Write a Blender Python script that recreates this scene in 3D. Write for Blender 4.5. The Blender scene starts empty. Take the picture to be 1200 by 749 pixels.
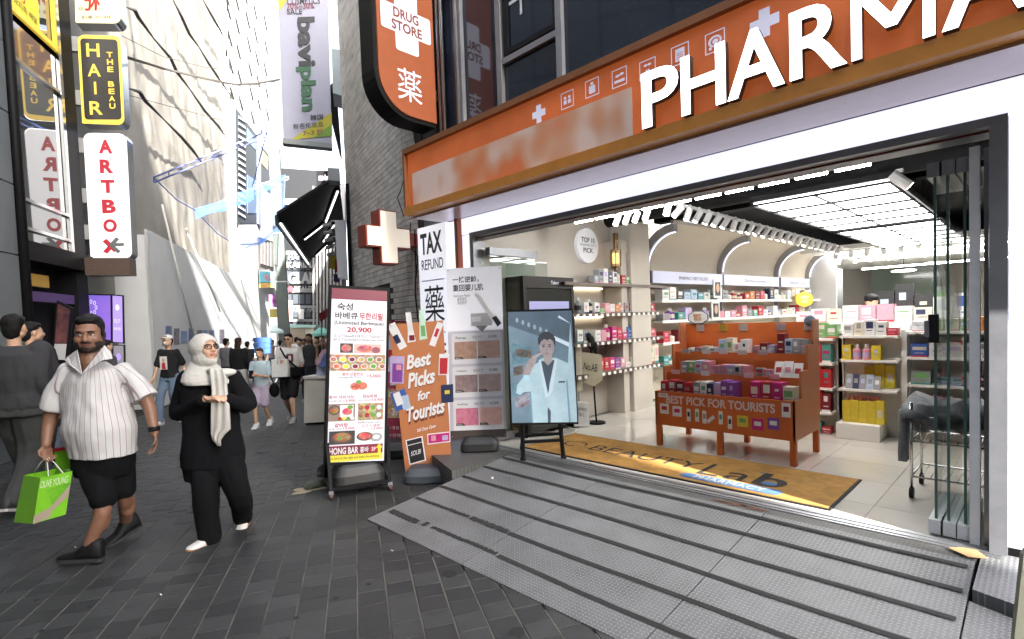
import bpy, bmesh, math, random
import numpy as np
from mathutils import Vector, Matrix, noise
random.seed(7)
SC = bpy.context.scene
COL = SC.collection
R_ = math.radians
# ------------------------------------------------------------------ camera
FOC = 618.1; YAW, PITCH, ROLL = R_(45.56), R_(-2.256), R_(-2.054); HEYE = 1.6
_cy, _sy, _cp, _sp, _cr, _sr = math.cos(YAW), math.sin(YAW), math.cos(PITCH), math.sin(PITCH), math.cos(ROLL), math.sin(ROLL)
FV = Vector((-_sy*_cp, _cy*_cp, _sp)); _r0 = Vector((_cy, _sy, 0)); _u0 = _r0.cross(FV)
RV = _cr*_r0 + _sr*_u0; UV_ = -_sr*_r0 + _cr*_u0
CAM = Vector((0, 0, HEYE))
cd = bpy.data.cameras.new('camera'); co = bpy.data.objects.new('camera', cd); COL.objects.link(co)
cd.sensor_width = 36; cd.sensor_fit = 'HORIZONTAL'; cd.lens = FOC/1200*36
cd.shift_y = 25.5/1200; cd.clip_start = 0.05; cd.clip_end = 2000
co.matrix_world = Matrix(((RV.x, UV_.x, -FV.x, 0), (RV.y, UV_.y, -FV.y, 0), (RV.z, UV_.z, -FV.z, HEYE), (0, 0, 0, 1)))
SC.camera = co
# ------------------------------------------------------------------ world, sun, exposure
SUN_AZ = R_(-14)      # direction towards the sun, measured from +X (turned towards -Y)
SUN_EL = R_(29)
w = bpy.data.worlds.new('World'); SC.world = w; w.use_nodes = True
nt = w.node_tree; bg = nt.nodes['Background']
sky = nt.nodes.new('ShaderNodeTexSky'); sky.sky_type = 'NISHITA'; sky.sun_disc = False
sky.sun_elevation = SUN_EL; sky.sun_rotation = math.pi/2 - SUN_AZ
sky.air_density = 1.0; sky.dust_density = 4.0; sky.ozone_density = 1.0
hs = nt.nodes.new('ShaderNodeHueSaturation'); hs.inputs['Saturation'].default_value = 0.42
nt.links.new(sky.outputs[0], hs.inputs['Color']); nt.links.new(hs.outputs[0], bg.inputs['Color'])
bg.inputs['Strength'].default_value = 0.15
sd = bpy.data.lights.new('sun', 'SUN'); sd.energy = 5.0; sd.angle = R_(0.5); sd.color = (1.0, 0.95, 0.88)
so = bpy.data.objects.new('sun', sd); COL.objects.link(so)
SUNV = Vector((math.cos(SUN_EL)*math.cos(SUN_AZ), math.cos(SUN_EL)*math.sin(SUN_AZ), math.sin(SUN_EL)))
so.rotation_euler = SUNV.to_track_quat('Z', 'Y').to_euler(); so.location = (10, -10, 20)
SC.view_settings.view_transform = 'Standard'; SC.view_settings.look = 'None'
SC.view_settings.exposure = 2.58; SC.view_settings.gamma = 1.0
SC.render.engine = 'CYCLES'; SC.cycles.use_denoising = True
SC.cycles.max_bounces = 7; SC.cycles.transparent_max_bounces = 12; SC.cycles.caustics_reflective = False; SC.cycles.caustics_refractive = False
SC.cycles.sample_clamp_indirect = 6.0
# ------------------------------------------------------------------ measuring helpers (photo pixel of 1200x749 -> real point)
def ray(x, y): return FV*FOC + RV*(x-600) - UV_*(y-400)
def at(x, y, d): return CAM + ray(x, y)*(d/FOC)
def gz(x, y, z=0.0):
    d = ray(x, y); return CAM + d*((z-HEYE)/d.z)
def gY(x, y, Y):
    d = ray(x, y); return CAM + d*(Y/d.y)
def gX(x, y, X):
    d = ray(x, y); return CAM + d*(X/d.x)
def gP(x, y, p, n):
    d = ray(x, y); return CAM + d*((Vector(p)-CAM).dot(n)/d.dot(n))
SA = R_(27.97)
S_ = Vector((-math.cos(SA), math.sin(SA), 0)); T_ = Vector((math.sin(SA), math.cos(SA), 0)); Z_ = Vector((0, 0, 1)); X_ = Vector((1, 0, 0)); Y_ = Vector((0, 1, 0))
def gT(x, y, t): return gP(x, y, T_*t, T_)
def gS(x, y, s): return gP(x, y, S_*s, S_)
def ST(s, t, z=0.0): return S_*s + T_*t + Z_*z
GK, GS0 = 0.025, 4.0
def zg(p): return -GK*max(0.0, p.dot(S_)-GS0) if p.dot(S_) < 80 else -GK*(80-GS0)
def gg(x, y):
    g = gz(x, y, 0)
    if g.dot(S_) <= GS0: return g
    d = ray(x, y); t = (-GK*(CAM.dot(S_)-GS0)-CAM.z)/(d.z+GK*d.dot(S_)); return CAM + d*t
def depth(p): return (p-CAM).dot(FV)
# ------------------------------------------------------------------ materials
def lin(c):
    if isinstance(c, str):
        c = [int(c[i:i+2], 16)/255 for i in (0, 2, 4)]
        return tuple(x/12.92 if x <= .04045 else ((x+.055)/1.055)**2.4 for x in c)
    return tuple(c)
_M = {}
def M(name, col, rough=0.5, metal=0.0, var=0.0, vscale=6.0, bump=0.0, bscale=60.0, emit=0.0, alpha=1.0, spec=0.5, coat=0.0, trans=0.0, col2=None, stretch=None):
    if name in _M: return _M[name]
    m = bpy.data.materials.new(name); m.use_nodes = True; _M[name] = m
    n = m.node_tree; b = n.nodes['Principled BSDF']; c = lin(col)
    b.inputs['Base Color'].default_value = (*c, 1); b.inputs['Roughness'].default_value = rough; b.inputs['Metallic'].default_value = metal
    b.inputs['Specular IOR Level'].default_value = spec; b.inputs['Coat Weight'].default_value = coat; b.inputs['Alpha'].default_value = alpha
    b.inputs['Transmission Weight'].default_value = trans
    if emit: b.inputs['Emission Color'].default_value = (*c, 1); b.inputs['Emission Strength'].default_value = emit
    if var or col2 or bump:
        g = n.nodes.new('ShaderNodeNewGeometry'); src = g.outputs['Position']
        if stretch:
            mp = n.nodes.new('ShaderNodeMapping'); mp.inputs['Scale'].default_value = stretch; n.links.new(src, mp.inputs[0]); src = mp.outputs[0]
    if var or col2:
        t = n.nodes.new('ShaderNodeTexNoise'); t.inputs['Scale'].default_value = vscale; t.inputs['Detail'].default_value = 6; t.inputs['Roughness'].default_value = .65
        n.links.new(src, t.inputs['Vector'])
        mr = n.nodes.new('ShaderNodeMapRange'); mr.inputs[1].default_value = .3; mr.inputs[2].default_value = .7; n.links.new(t.outputs['Fac'], mr.inputs[0])
        mx = n.nodes.new('ShaderNodeMix'); mx.data_type = 'RGBA'
        a = lin(col2) if col2 else tuple(min(1, x*(1+var)) for x in c)
        z = c if col2 else tuple(x*(1-var) for x in c)
        mx.inputs[6].default_value = (*z, 1); mx.inputs[7].default_value = (*a, 1)
        n.links.new(mr.outputs[0], mx.inputs[0]); n.links.new(mx.outputs[2], b.inputs['Base Color'])
        if emit: n.links.new(mx.outputs[2], b.inputs['Emission Color'])
        if rough > .15 and not emit:
            mr2 = n.nodes.new('ShaderNodeMapRange'); mr2.inputs[3].default_value = rough*.85; mr2.inputs[4].default_value = min(1, rough*1.12)
            n.links.new(t.outputs['Fac'], mr2.inputs[0]); n.links.new(mr2.outputs[0], b.inputs['Roughness'])
    if bump:
        t = n.nodes.new('ShaderNodeTexNoise'); t.inputs['Scale'].default_value = bscale; t.inputs['Detail'].default_value = 4
        n.links.new(src, t.inputs['Vector']); bp = n.nodes.new('ShaderNodeBump'); bp.inputs['Strength'].default_value = bump; bp.inputs['Distance'].default_value = .01
        n.links.new(t.outputs['Fac'], bp.inputs['Height']); n.links.new(bp.outputs[0], b.inputs['Normal'])
    return m
def glass(name, tint=(.85, .9, .88), rough=0.02, op=0.12, ior=1.5):
    if name in _M: return _M[name]
    m = bpy.data.materials.new(name); m.use_nodes = True; _M[name] = m; n = m.node_tree; n.nodes.remove(n.nodes['Principled BSDF'])
    out = n.nodes['Material Output']; tr = n.nodes.new('ShaderNodeBsdfTransparent'); tr.inputs[0].default_value = (*tint, 1)
    gl = n.nodes.new('ShaderNodeBsdfGlossy'); gl.inputs['Roughness'].default_value = rough; fc = n.nodes.new('ShaderNodeLayerWeight'); fc.inputs[0].default_value = .5; fr = n.nodes.new('ShaderNodeMath'); fr.operation = 'POWER'; fr.inputs[1].default_value = 4.5; n.links.new(fc.outputs['Facing'], fr.inputs[0])
    mr = n.nodes.new('ShaderNodeMapRange'); mr.inputs[3].default_value = op; mr.inputs[4].default_value = 1.0
    mx = n.nodes.new('ShaderNodeMixShader'); n.links.new(fr.outputs[0], mr.inputs[0]); n.links.new(mr.outputs[0], mx.inputs[0]); n.links.new(tr.outputs[0], mx.inputs[1]); n.links.new(gl.outputs[0], mx.inputs[2])
    n.links.new(mx.outputs[0], out.inputs[0]); return m
# ------------------------------------------------------------------ object helpers
def tag(o, label=None, cat=None, group=None, kind=None):
    if label: o['label'] = label
    if cat: o['category'] = cat
    if group: o['group'] = group
    if kind: o['kind'] = kind
    return o
def adopt(o, parent):
    if parent is not None:
        o.parent = parent
        o.matrix_parent_inverse = Matrix.Translation(-Vector(parent['loc0'])) if 'loc0' in parent else Matrix.Identity(4)
    return o
def thing(name, loc, label, cat, group=None, kind=None):
    o = bpy.data.objects.new(name, None); COL.objects.link(o); o.location = loc; o['loc0'] = tuple(loc); o.empty_display_size = .1
    return tag(o, label, cat, group, kind)
class MB:
    def __init__(s): s.v = []; s.f = []; s.mi = []; s.mats = []
    def m(s, mat):
        if mat is None: return 0
        if mat not in s.mats: s.mats.append(mat)
        return s.mats.index(mat)
    def add(s, vs, fs, mat=None):
        k = len(s.v); i = s.m(mat); s.v += [tuple(v) for v in vs]
        for f in fs: s.f.append(tuple(k+a for a in f)); s.mi.append(i)
        return s
    def quad(s, a, b, c, d, mat=None): return s.add((a, b, c, d), ((0, 1, 2, 3),), mat)
    def par(s, o, u, v, w, mat=None):
        o, u, v, w = Vector(o), Vector(u), Vector(v), Vector(w)
        if u.cross(v).dot(w) < 0: u, v = v, u
        vs = [o, o+u, o+u+v, o+v, o+w, o+u+w, o+u+v+w, o+v+w]
        return s.add(vs, ((3, 2, 1, 0), (4, 5, 6, 7), (0, 1, 5, 4), (1, 2, 6, 5), (2, 3, 7, 6), (3, 0, 4, 7)), mat)
    def box(s, c, sx, sy, sz, mat=None, ax=None, ay=None, az=None):
        ax = Vector(ax) if ax is not None else X_; ay = Vector(ay) if ay is not None else Y_; az = Vector(az) if az is not None else Z_
        c = Vector(c); return s.par(c-ax*sx/2-ay*sy/2-az*sz/2, ax*sx, ay*sy, az*sz, mat)
    def bar(s, a, b, w, h, mat=None, up=Z_):
        a, b = Vector(a), Vector(b); d = b-a; r = d.cross(up)
        if r.length < 1e-6: r = d.cross(X_)
        r.normalize(); u = r.cross(d).normalized(); return s.par(a-r*w/2-u*h/2, r*w, u*h, d, mat)
    def tube(s, pts, r, n=8, mat=None, cap=True):
        pts = [Vector(p) for p in pts]; N = len(pts); rs = r if isinstance(r, (list, tuple)) else [r]*N
        rings = []; prev = None
        for i, p in enumerate(pts):
            d = (pts[min(i+1, N-1)]-pts[max(i-1, 0)]).normalized()
            if prev is None:
                a = d.orthogonal().normalized()
            else:
                a = (prev - d*prev.dot(d)).normalized()
            prev = a; b = d.cross(a); rings.append([p+(a*math.cos(2*math.pi*k/n)+b*math.sin(2*math.pi*k/n))*rs[i] for k in range(n)])
        return s.loft(rings, mat, cap)
    def loft(s, rings, mat=None, cap=True):
        n = len(rings[0]); vs = [v for r in rings for v in r]; fs = []
        for i in range(len(rings)-1):
            for k in range(n):
                a, b = i*n+k, i*n+(k+1) % n; fs.append((a, b, b+n, a+n))
        if cap: fs.append(tuple(range(n))[::-1]); fs.append(tuple(range((len(rings)-1)*n, len(rings)*n)))
        return s.add(vs, fs, mat)
    def ell(s, c, rx, ry, rz, mat=None, ax=X_, ay=Y_, az=Z_, nu=12, nv=8, power=1.0):
        c = Vector(c); rings = []
        for j in range(nv+1):
            th = math.pi*j/nv; th = min(max(th, .02), math.pi-.02)
            rings.append([c+ax*(rx*math.sin(th)*math.cos(2*math.pi*k/nu))+ay*(ry*math.sin(th)*math.sin(2*math.pi*k/nu))-az*(rz*math.cos(th)) for k in range(nu)])
        return s.loft(rings, mat)
    def prism(s, pts, w, mat=None):
        pts = [Vector(p) for p in pts]; w = Vector(w); n = len(pts); nn = Vector()
        for i in range(n): nn += pts[i].cross(pts[(i+1) % n])
        if nn.dot(w) < 0: pts = pts[::-1]
        vs = pts + [p+w for p in pts]
        fs = [tuple(range(n))[::-1], tuple(range(n, 2*n))]+[(i, (i+1) % n, (i+1) % n+n, i+n) for i in range(n)]
        return s.add(vs, fs, mat)
    def cyl(s, c, r, h, mat=None, n=16, ax=Z_):
        c = Vector(c); ax = Vector(ax); return s.tube([c, c+ax*h], r, n, mat)
    def build(s, name, mat=None, parent=None, smooth=False, label=None, cat=None, group=None, kind=None, bevel=0.0):
        me = bpy.data.meshes.new(name); me.from_pydata(s.v, [], s.f)
        mats = s.mats if s.mats else [mat]
        if s.mats and mat is not None and mat not in mats: pass
        for m_ in mats: me.materials.append(m_)
        if s.mats: me.polygons.foreach_set('material_index', s.mi)
        if smooth: me.polygons.foreach_set('use_smooth', [True]*len(me.polygons))
        me.update(); o = bpy.data.objects.new(name, me); COL.objects.link(o); adopt(o, parent)
        if bevel:
            b = o.modifiers.new('b', 'BEVEL'); b.width = bevel; b.segments = 2; b.limit_method = 'ANGLE'
        return tag(o, label, cat, group, kind)
def share(o, name, mw, parent=None, **k):
    c = bpy.data.objects.new(name, o.data); COL.objects.link(c); adopt(c, parent); c.matrix_basis = mw; return tag(c, **k)
_T = {}
TMPS = bpy.data.scenes.new('workbench'); TMPS.collection.name
_TVL = TMPS.view_layers[0]
def wdg():
    with bpy.context.temp_override(scene=TMPS, view_layer=_TVL): return bpy.context.evaluated_depsgraph_get()
def glyphs(txt, bold=0.0, shear=0.0, spacing=1.0, line=1.0):
    key = (txt, bold, shear, spacing, line)
    if key not in _T:
        c = bpy.data.curves.new('t', 'FONT'); c.body = txt; c.offset = bold; c.shear = shear; c.space_character = spacing; c.space_line = line; c.resolution_u = 4
        c.align_x = 'CENTER'
        o = bpy.data.objects.new('t', c); TMPS.collection.objects.link(o); dg = wdg()
        me = bpy.data.meshes.new_from_object(o.evaluated_get(dg)); vs = [v.co.copy() for v in me.vertices]; fs = [tuple(p.vertices) for p in me.polygons]
        bpy.data.objects.remove(o); bpy.data.curves.remove(c); bpy.data.meshes.remove(me)
        x0 = min(v.x for v in vs); x1 = max(v.x for v in vs); y0 = min(v.y for v in vs); y1 = max(v.y for v in vs)
        _T[key] = ([((v.x-x0)/(x1-x0), (v.y-y0)/(y1-y0)) for v in vs], fs, (x1-x0)/(y1-y0))
    return _T[key]
def text_into(mb, txt, o, u, v, mat, bold=0.0, shear=0.0, ext=None, spacing=1.0, line=1.0):
    """letters stretched into the box with corner o, width vector u and height vector v; ext = thickness vector"""
    vs, fs, _ = glyphs(txt, bold, shear, spacing, line); P = [Vector(o)+Vector(u)*a+Vector(v)*b for a, b in vs]
    if ext is None: mb.add(P, fs, mat); return
    n = len(P); E = {}
    for f in fs:
        for i in range(len(f)):
            a, b = f[i], f[(i+1) % len(f)]; E[(a, b)] = 1
    side = [(a, b, b+n, a+n) for (a, b) in E if (b, a) not in E]
    F2 = [tuple(i+n for i in f) for f in fs]
    mb.add(P+[p+Vector(ext) for p in P], F2+side, mat)
class Sheet:
    """print on a flat face: o top-left corner, u width vector, v downward height vector, n outward normal; coordinates 0..1"""
    def __init__(s, o, u, v, n, W=1.0, H=1.0): s.o, s.u, s.v, s.n, s.W, s.H = Vector(o), Vector(u), Vector(v), Vector(n), W, H; s.acc = {}; s.k = 0
    def p(s, x, y, l): return s.o+s.u*(x/s.W)+s.v*(y/s.H)+s.n*(0.0015*l)
    def mb(s, name): return s.acc.setdefault(name, MB())
    def rect(s, x0, y0, x1, y1, mat, l=1, name='print'):
        s.mb(name).quad(s.p(x0, y1, l), s.p(x1, y1, l), s.p(x1, y0, l), s.p(x0, y0, l), mat)
    def poly(s, pts, mat, l=1, name='print'):
        P = [s.p(x, y, l) for x, y in pts]; s.mb(name).add(P, (tuple(range(len(P))),), mat)
    def disc(s, cx, cy, rx, ry, mat, l=1, name='print', n=20, a0=0, a1=360):
        s.poly([(cx+rx*math.cos(R_(a0+(a1-a0)*k/n)), cy-ry*math.sin(R_(a0+(a1-a0)*k/n))) for k in range(n + (0 if a1-a0 == 360 else 1))], mat, l, name)
    def rrect(s, x0, y0, x1, y1, r, mat, l=1, name='print', asp=1.0):
        pts = []
        for cx, cy, a in ((x1-r, y0+r*asp, 90), (x0+r, y0+r*asp, 180), (x0+r, y1-r*asp, 270), (x1-r, y1-r*asp, 0)):
            for k in range(5): t = R_(a+k*22.5 if a != 0 else -0+k*22.5-90+0) if False else R_(a-90+k*22.5+ (0)); pts.append((cx+r*math.cos(t+0), cy-r*asp*math.sin(t)))
        # ordered corners: tr(0..90) tl(90..180) bl(180..270) br(270..360)
        pts = []
        for cx, cy, a in ((x1-r, y0+r*asp, 0), (x0+r, y0+r*asp, 90), (x0+r, y1-r*asp, 180), (x1-r, y1-r*asp, 270)):
            for k in range(5): t = R_(a+k*22.5); pts.append((cx+r*math.cos(t), cy-r*asp*math.sin(t)))
        s.poly(pts, mat, l, name)
    def text(s, txt, x0, y0, x1, y1, mat, l=3, bold=0.0, shear=0.0, name='lettering', spacing=1.0, line=1.0):
        text_into(s.mb(name), txt, s.p(x0, y1, l), s.u*((x1-x0)/s.W), s.v*((y0-y1)/s.H), mat, bold, shear, spacing=spacing, line=line)
    def done(s, parent, **k):
        for nme, b in s.acc.items(): b.build(nme.split('#')[0], parent=parent, **k)
def plane_of(p00, p10, p01, n_to=None):
    """sheet from three corners top-left, top-right, bottom-left"""
    u = p10-p00; v = p01-p00; n = u.cross(v).normalized()
    if n.dot(CAM-p00) < 0: n = -n
    return u, v, n
# ================================================================== ground and paving
PAVE = [M('paver_%d' % i, c, .62, var=.28, vscale=9, bump=.35, bscale=140) for i, c in enumerate([(.0205, .0213, .0225), (.0255, .0263, .0273), (.0165, .0175, .019), (.032, .033, .034)])]
JOINT = M('joint_dark', (.010, .010, .010), .95, var=.4, vscale=5); SANDJ = M('joint_sand', (.105, .10, .083), .95, var=.75, vscale=2.3)
PAVEFAR = M('paver_far', (.045, .047, .050), .8, var=.35, vscale=1.5)
PW, PL, PT0 = .1655, .1545, -.0607
def sh_(s): return -GK*max(0.0, s-GS0)
mb = MB(); ss = [-40, -10, GS0, 10, 20, 40, 80, 300]
for a, b in zip(ss, ss[1:]):
    za, zb = -GK*max(0, min(a, 80)-GS0), -GK*max(0, min(b, 80)-GS0)
    mb.quad(ST(a, -120, za-.006), ST(a, 120, za-.006), ST(b, 120, zb-.006), ST(b, -120, zb-.006))
GROUND = mb.build('ground', JOINT, kind='structure')
RAMP_Y0, RAMP_Y1, RAMP_Z = 2.12, 3.74, .2
# every paving stone: candidates in view, nearest 300 are objects of their own, the rest one mesh
cells = []
rnd = random.Random(3)
def pix(p):
    d = p-CAM; k = d.dot(FV)
    if k < .05: return None
    return 600+FOC*d.dot(RV)/k, 400-FOC*d.dot(UV_)/k
for j in range(-30, 18):
    off = (j*.37) % 1.0*PL
    for i in range(3, 130):
        s0 = off+i*PL; t0 = PT0+j*PW; c = ST(s0+PL/2, t0+PW/2, 0)
        if t0 > 1.2 and s0 > 9: continue
        if t0 < -4.8: continue
        px = pix(c)
        if px is None or not (-60 < px[0] < 1230 and px[1] < 800): continue
        if c.y > RAMP_Y0+.1 and -3.8 < c.x: continue
        if c.y > 3.9: 
            if c.x > -5.8: continue
        cells.append(((c-CAM).length, s0, t0))
cells.sort()
def tile_verts(s0, t0, dz):
    g = .0028; h0 = -.005; out = []
    a = (s0+g, t0+.0045, s0+PL-g, t0+PW-.0045); b = (a[0]+.003, a[1]+.003, a[2]-.003, a[3]-.003)
    z0 = sh_(s0); z1 = sh_(s0+PL); zz = lambda s: z0+(z1-z0)*(s-s0)/PL
    for q, zo in ((a, h0), (b, dz)):
        for s, t in ((q[0], q[1]), (q[2], q[1]), (q[2], q[3]), (q[0], q[3])): out.append(ST(s, t, zz(s)+zo))
    return out
TF = ((4, 7, 6, 5), (0, 4, 5, 1), (1, 5, 6, 2), (2, 6, 7, 3), (3, 7, 4, 0))
TF = tuple(tuple(reversed(f)) for f in TF)
protos = {}
rest = MB()
big = [c for c in cells if pix(ST(c[1], c[2], 0)) and pix(ST(c[1], c[2], 0))[1] < 790][:300]
bigset = set(big)
for c in big:
    k = rnd.randrange(4); q = rnd.randrange(3)
    if (k, q) not in protos:
        m_ = MB(); m_.add([v-ST(c[1], c[2]) for v in tile_verts(c[1], c[2], .0015*q)], TF); o = m_.build('paver', PAVE[k], GROUND); o.location = ST(c[1], c[2]); protos[(k, q)] = (o, sh_(c[1]))
    else: 
        o = bpy.data.objects.new('paver', protos[(k, q)][0].data); COL.objects.link(o); adopt(o, GROUND); o.location = ST(c[1], c[2], sh_(c[1])-protos[(k, q)][1])
for c in cells:
    if c in bigset: continue
    rest.add(tile_verts(c[1], c[2], rnd.choice((0, .0015, .003))), TF, PAVE[rnd.choice((0, 1, 1, 2, 0, 3))])
if rest.v: rest.build('paving', parent=GROUND, kind='stuff')
m_ = MB()
for j in range(-29, 19):
    t = PT0+j*PW; s0 = 1.2
    while s0 < 20:
        s1 = s0+.3; a = ST(s0, t); b_ = ST(s1, t)
        if not (b_.y > RAMP_Y0-.02 and -4.0 < b_.x) and not (t > .35 and s0 > 8) and not (b_.y > 3.5 and b_.x > -5.9): m_.quad(ST(s0, t-.0042, sh_(s0)-.0012), ST(s0, t+.0042, sh_(s0)-.0012), ST(s1, t+.0042, sh_(s1)-.0012), ST(s1, t-.0042, sh_(s1)-.0012))
        s0 = s1
m_.build('joint_sand', SANDJ, GROUND, kind='stuff')
mb = MB(); mb.quad(ST(22, -4.8, sh_(22)+.002), ST(22, 6, sh_(22)+.002), ST(79, 6, sh_(79)+.002), ST(79, -4.8, sh_(79)+.002)); mb.build('far_paving', PAVEFAR, GROUND)
# ------------------------------------------------------------------ checker plate material with raised bars (fine relief)
def plate_mat(name, col, sc=30.0, rough=.55):
    m = M(name, col, rough, metal=.15, var=.34, vscale=2.2); n = m.node_tree; b = n.nodes['Principled BSDF']
    g = n.nodes.new('ShaderNodeNewGeometry'); outs = []
    def band(rot, ofs):
        mp = n.nodes.new('ShaderNodeMapping'); mp.inputs['Rotation'].default_value = (0, 0, rot); mp.inputs['Scale'].default_value = (sc, sc, sc); mp.inputs['Location'].default_value = (ofs, ofs, 0)
        n.links.new(g.outputs['Position'], mp.inputs[0]); sp = n.nodes.new('ShaderNodeSeparateXYZ'); n.links.new(mp.outputs[0], sp.inputs[0]); r = []
        for ax, wdt in ((0, .13), (1, .31)):
            f = n.nodes.new('ShaderNodeMath'); f.operation = 'FRACT'; n.links.new(sp.outputs[ax], f.inputs[0])
            s_ = n.nodes.new('ShaderNodeMath'); s_.operation = 'SUBTRACT'; n.links.new(f.outputs[0], s_.inputs[0]); s_.inputs[1].default_value = .5
            a = n.nodes.new('ShaderNodeMath'); a.operation = 'ABSOLUTE'; n.links.new(s_.outputs[0], a.inputs[0])
            d = n.nodes.new('ShaderNodeMapRange'); d.inputs[1].default_value = wdt; d.inputs[2].default_value = wdt*.55; d.inputs[3].default_value = 0; d.inputs[4].default_value = 1; n.links.new(a.outputs[0], d.inputs[0]); r.append(d)
        mu = n.nodes.new('ShaderNodeMath'); mu.operation = 'MULTIPLY'; n.links.new(r[0].outputs[0], mu.inputs[0]); n.links.new(r[1].outputs[0], mu.inputs[1]); return mu
    a = band(math.pi/4, 0); c = band(-math.pi/4, .5)
    mxm = n.nodes.new('ShaderNodeMath'); mxm.operation = 'MAXIMUM'; n.links.new(a.outputs[0], mxm.inputs[0]); n.links.new(c.outputs[0], mxm.inputs[1])
    bp = n.nodes.new('ShaderNodeBump'); bp.inputs['Strength'].default_value = .5; bp.inputs['Distance'].default_value = .004; n.links.new(mxm.outputs[0], bp.inputs['Height']); n.links.new(bp.outputs[0], b.inputs['Normal'])
    # worn tops of the bars are brighter bare metal
    base = b.inputs['Base Color'].links[0].from_socket; mx = n.nodes.new('ShaderNodeMix'); mx.data_type = 'RGBA'; mx.blend_type = 'MIX'
    mx.inputs[7].default_value = (*[min(1, x*1.75) for x in lin(col)], 1); n.links.new(mxm.outputs[0], mx.inputs[0]); n.links.new(base, mx.inputs[6]); n.links.new(mx.outputs[2], b.inputs['Base Color'])
    return m
PLATE = plate_mat('checker_plate', (.135, .138, .141)); PLATE_D = plate_mat('checker_plate_dark', (.06, .06, .058)); GRIP = M('grip_strip', (.018, .0185, .019), .9, var=.4, vscale=60, bump=.5, bscale=300)
STEEL = M('steel', (.38, .39, .41), .38, metal=.9, var=.1); DKSTEEL = M('frame_grey', (.23, .235, .255), .45, metal=.3, var=.12)
ramp = thing('entrance_ramp', (-2.1, 2.12, 0), 'wide sloping checker plate ramp with dark grip strips before the pharmacy door', 'ramp')
def rz(y): return max(.006, RAMP_Z*(y-RAMP_Y0)/(RAMP_Y1-RAMP_Y0)+.006) if y < RAMP_Y1 else RAMP_Z+.006
xs = [-3.95, -2.72, -1.38, -.275]
for a, b in zip(xs, xs[1:]):
    m_ = MB(); g = .003
    m_.loft([[Vector((a+g, RAMP_Y0, -.01)), Vector((b-g, RAMP_Y0, -.01)), Vector((b-g, RAMP_Y1, -.01)), Vector((a+g, RAMP_Y1, -.01))], [Vector((a+g, RAMP_Y0, .006)), Vector((b-g, RAMP_Y0, .006)), Vector((b-g, RAMP_Y1, RAMP_Z)), Vector((a+g, RAMP_Y1, RAMP_Z))]])
    m_.build('ramp_plate', PLATE, ramp)
m_ = MB(); m_.par((-3.95, RAMP_Y1, 0), (3.675, 0, 0), (0, .115, 0), (0, 0, RAMP_Z)); m_.build('landing_plate', PLATE_D, ramp)
rr = random.Random(5)
def strip(y0, x0, x1, wd=.037, ragged=0):
    m_ = MB(); N = 60; P = []
    for k in range(N+1):
        x = x0+(x1-x0)*k/N; dy = (math.sin(x*3.1+y0*7)*.006)+(rr.uniform(-1, 1)*.012*ragged if ragged else rr.uniform(-.0012, .0012)); w_ = wd*(1+(rr.uniform(-.4, .25)*ragged))
        P.append((x, y0+dy, w_))
    for (xa, ya, wa), (xb, yb, wb) in zip(P, P[1:]):
        q = lambda x, y, h=.0: Vector((x, y, RAMP_Z*(y-RAMP_Y0)/(RAMP_Y1-RAMP_Y0)+.0065+h*.3+.0015))
        m_.quad(q(xa, ya-wa/2), q(xb, yb-wb/2), q(xb, yb+wb/2), q(xa, ya+wa/2))
    m_.build('grip_strip', GRIP, ramp)
for y0 in (3.655, 3.40, 3.13, 2.86): strip(y0, -3.93, -.30)
strip(2.59, -3.93, -3.2, ragged=.35); strip(2.59, -3.18, -2.75, ragged=.5, wd=.05); strip(2.585, -2.74, -.30)
strip(2.32, -3.9, -3.50, ragged=.4, wd=.06); strip(2.335, -3.44, -3.39, ragged=.3, wd=.06); strip(2.33, -3.33, -2.6, ragged=.5); strip(2.32, -2.58, -.3, ragged=.15)
# door track and raised platforms
m_ = MB()
for k in range(5): m_.par((-4.62, 3.858+k*.03, .0), (4.44, 0, 0), (0, .022, 0), (0, 0, .206+(.004 if k % 2 else 0)))
m_.par((-4.62, 3.857, 0), (4.44, 0, 0), (0, .16, 0), (0, 0, .203)); m_.build('door_track', STEEL, ramp, label='ribbed steel door track')
plat = thing('raised_platform', (-4.4, 3.5, 0), 'low checker plate platform under the skin care banner beside the ramp', 'platform')
P_ = [Vector((-5.55, 3.95, 0)), Vector((-5.25, 3.50, 0)), Vector((-3.957, 3.02, 0)), Vector((-3.957, 3.95, 0))]
m_ = MB(); m_.prism(P_, (0, 0, .2)); m_.build('plate_top', PLATE_D, plat)
m_ = MB(); a_ = Vector((-5.25, 3.50, 0)); b_ = Vector((-3.957, 3.02, 0)); u_ = (b_-a_).normalized(); nn_ = Vector((u_.y, -u_.x, 0)); DIA = M('plate_diamond', (.26, .26, .25), .35, metal=.6, var=.3)
for j in range(5):
    for i in range(28):
        c = a_+u_*(.03+i*.048+(.024 if j % 2 else 0))+Z_*(.025+j*.036)+nn_*.0005
        if (c-a_).dot(u_) > 1.36: continue
        d_ = [c-u_*.015, c-Z_*.011, c+u_*.015, c+Z_*.011]; m_.add(d_+[c+nn_*.004], ((0, 1, 4), (1, 2, 4), (2, 3, 4), (3, 0, 4)))
m_.build('kick_plate_diamonds', DIA, plat, kind='stuff')
plat2 = thing('side_platform', (.1, 3.5, 0), 'short raised checker plate block at the foot of the lit white wall', 'platform')
m_ = MB(); m_.prism([Vector((-.26, 3.36, 0)), Vector((.9, 3.0, 0)), Vector((.9, 3.95, 0)), Vector((-.26, 3.95, 0))], (0, 0, .2)); m_.build('plate_top', PLATE, plat2)
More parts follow.
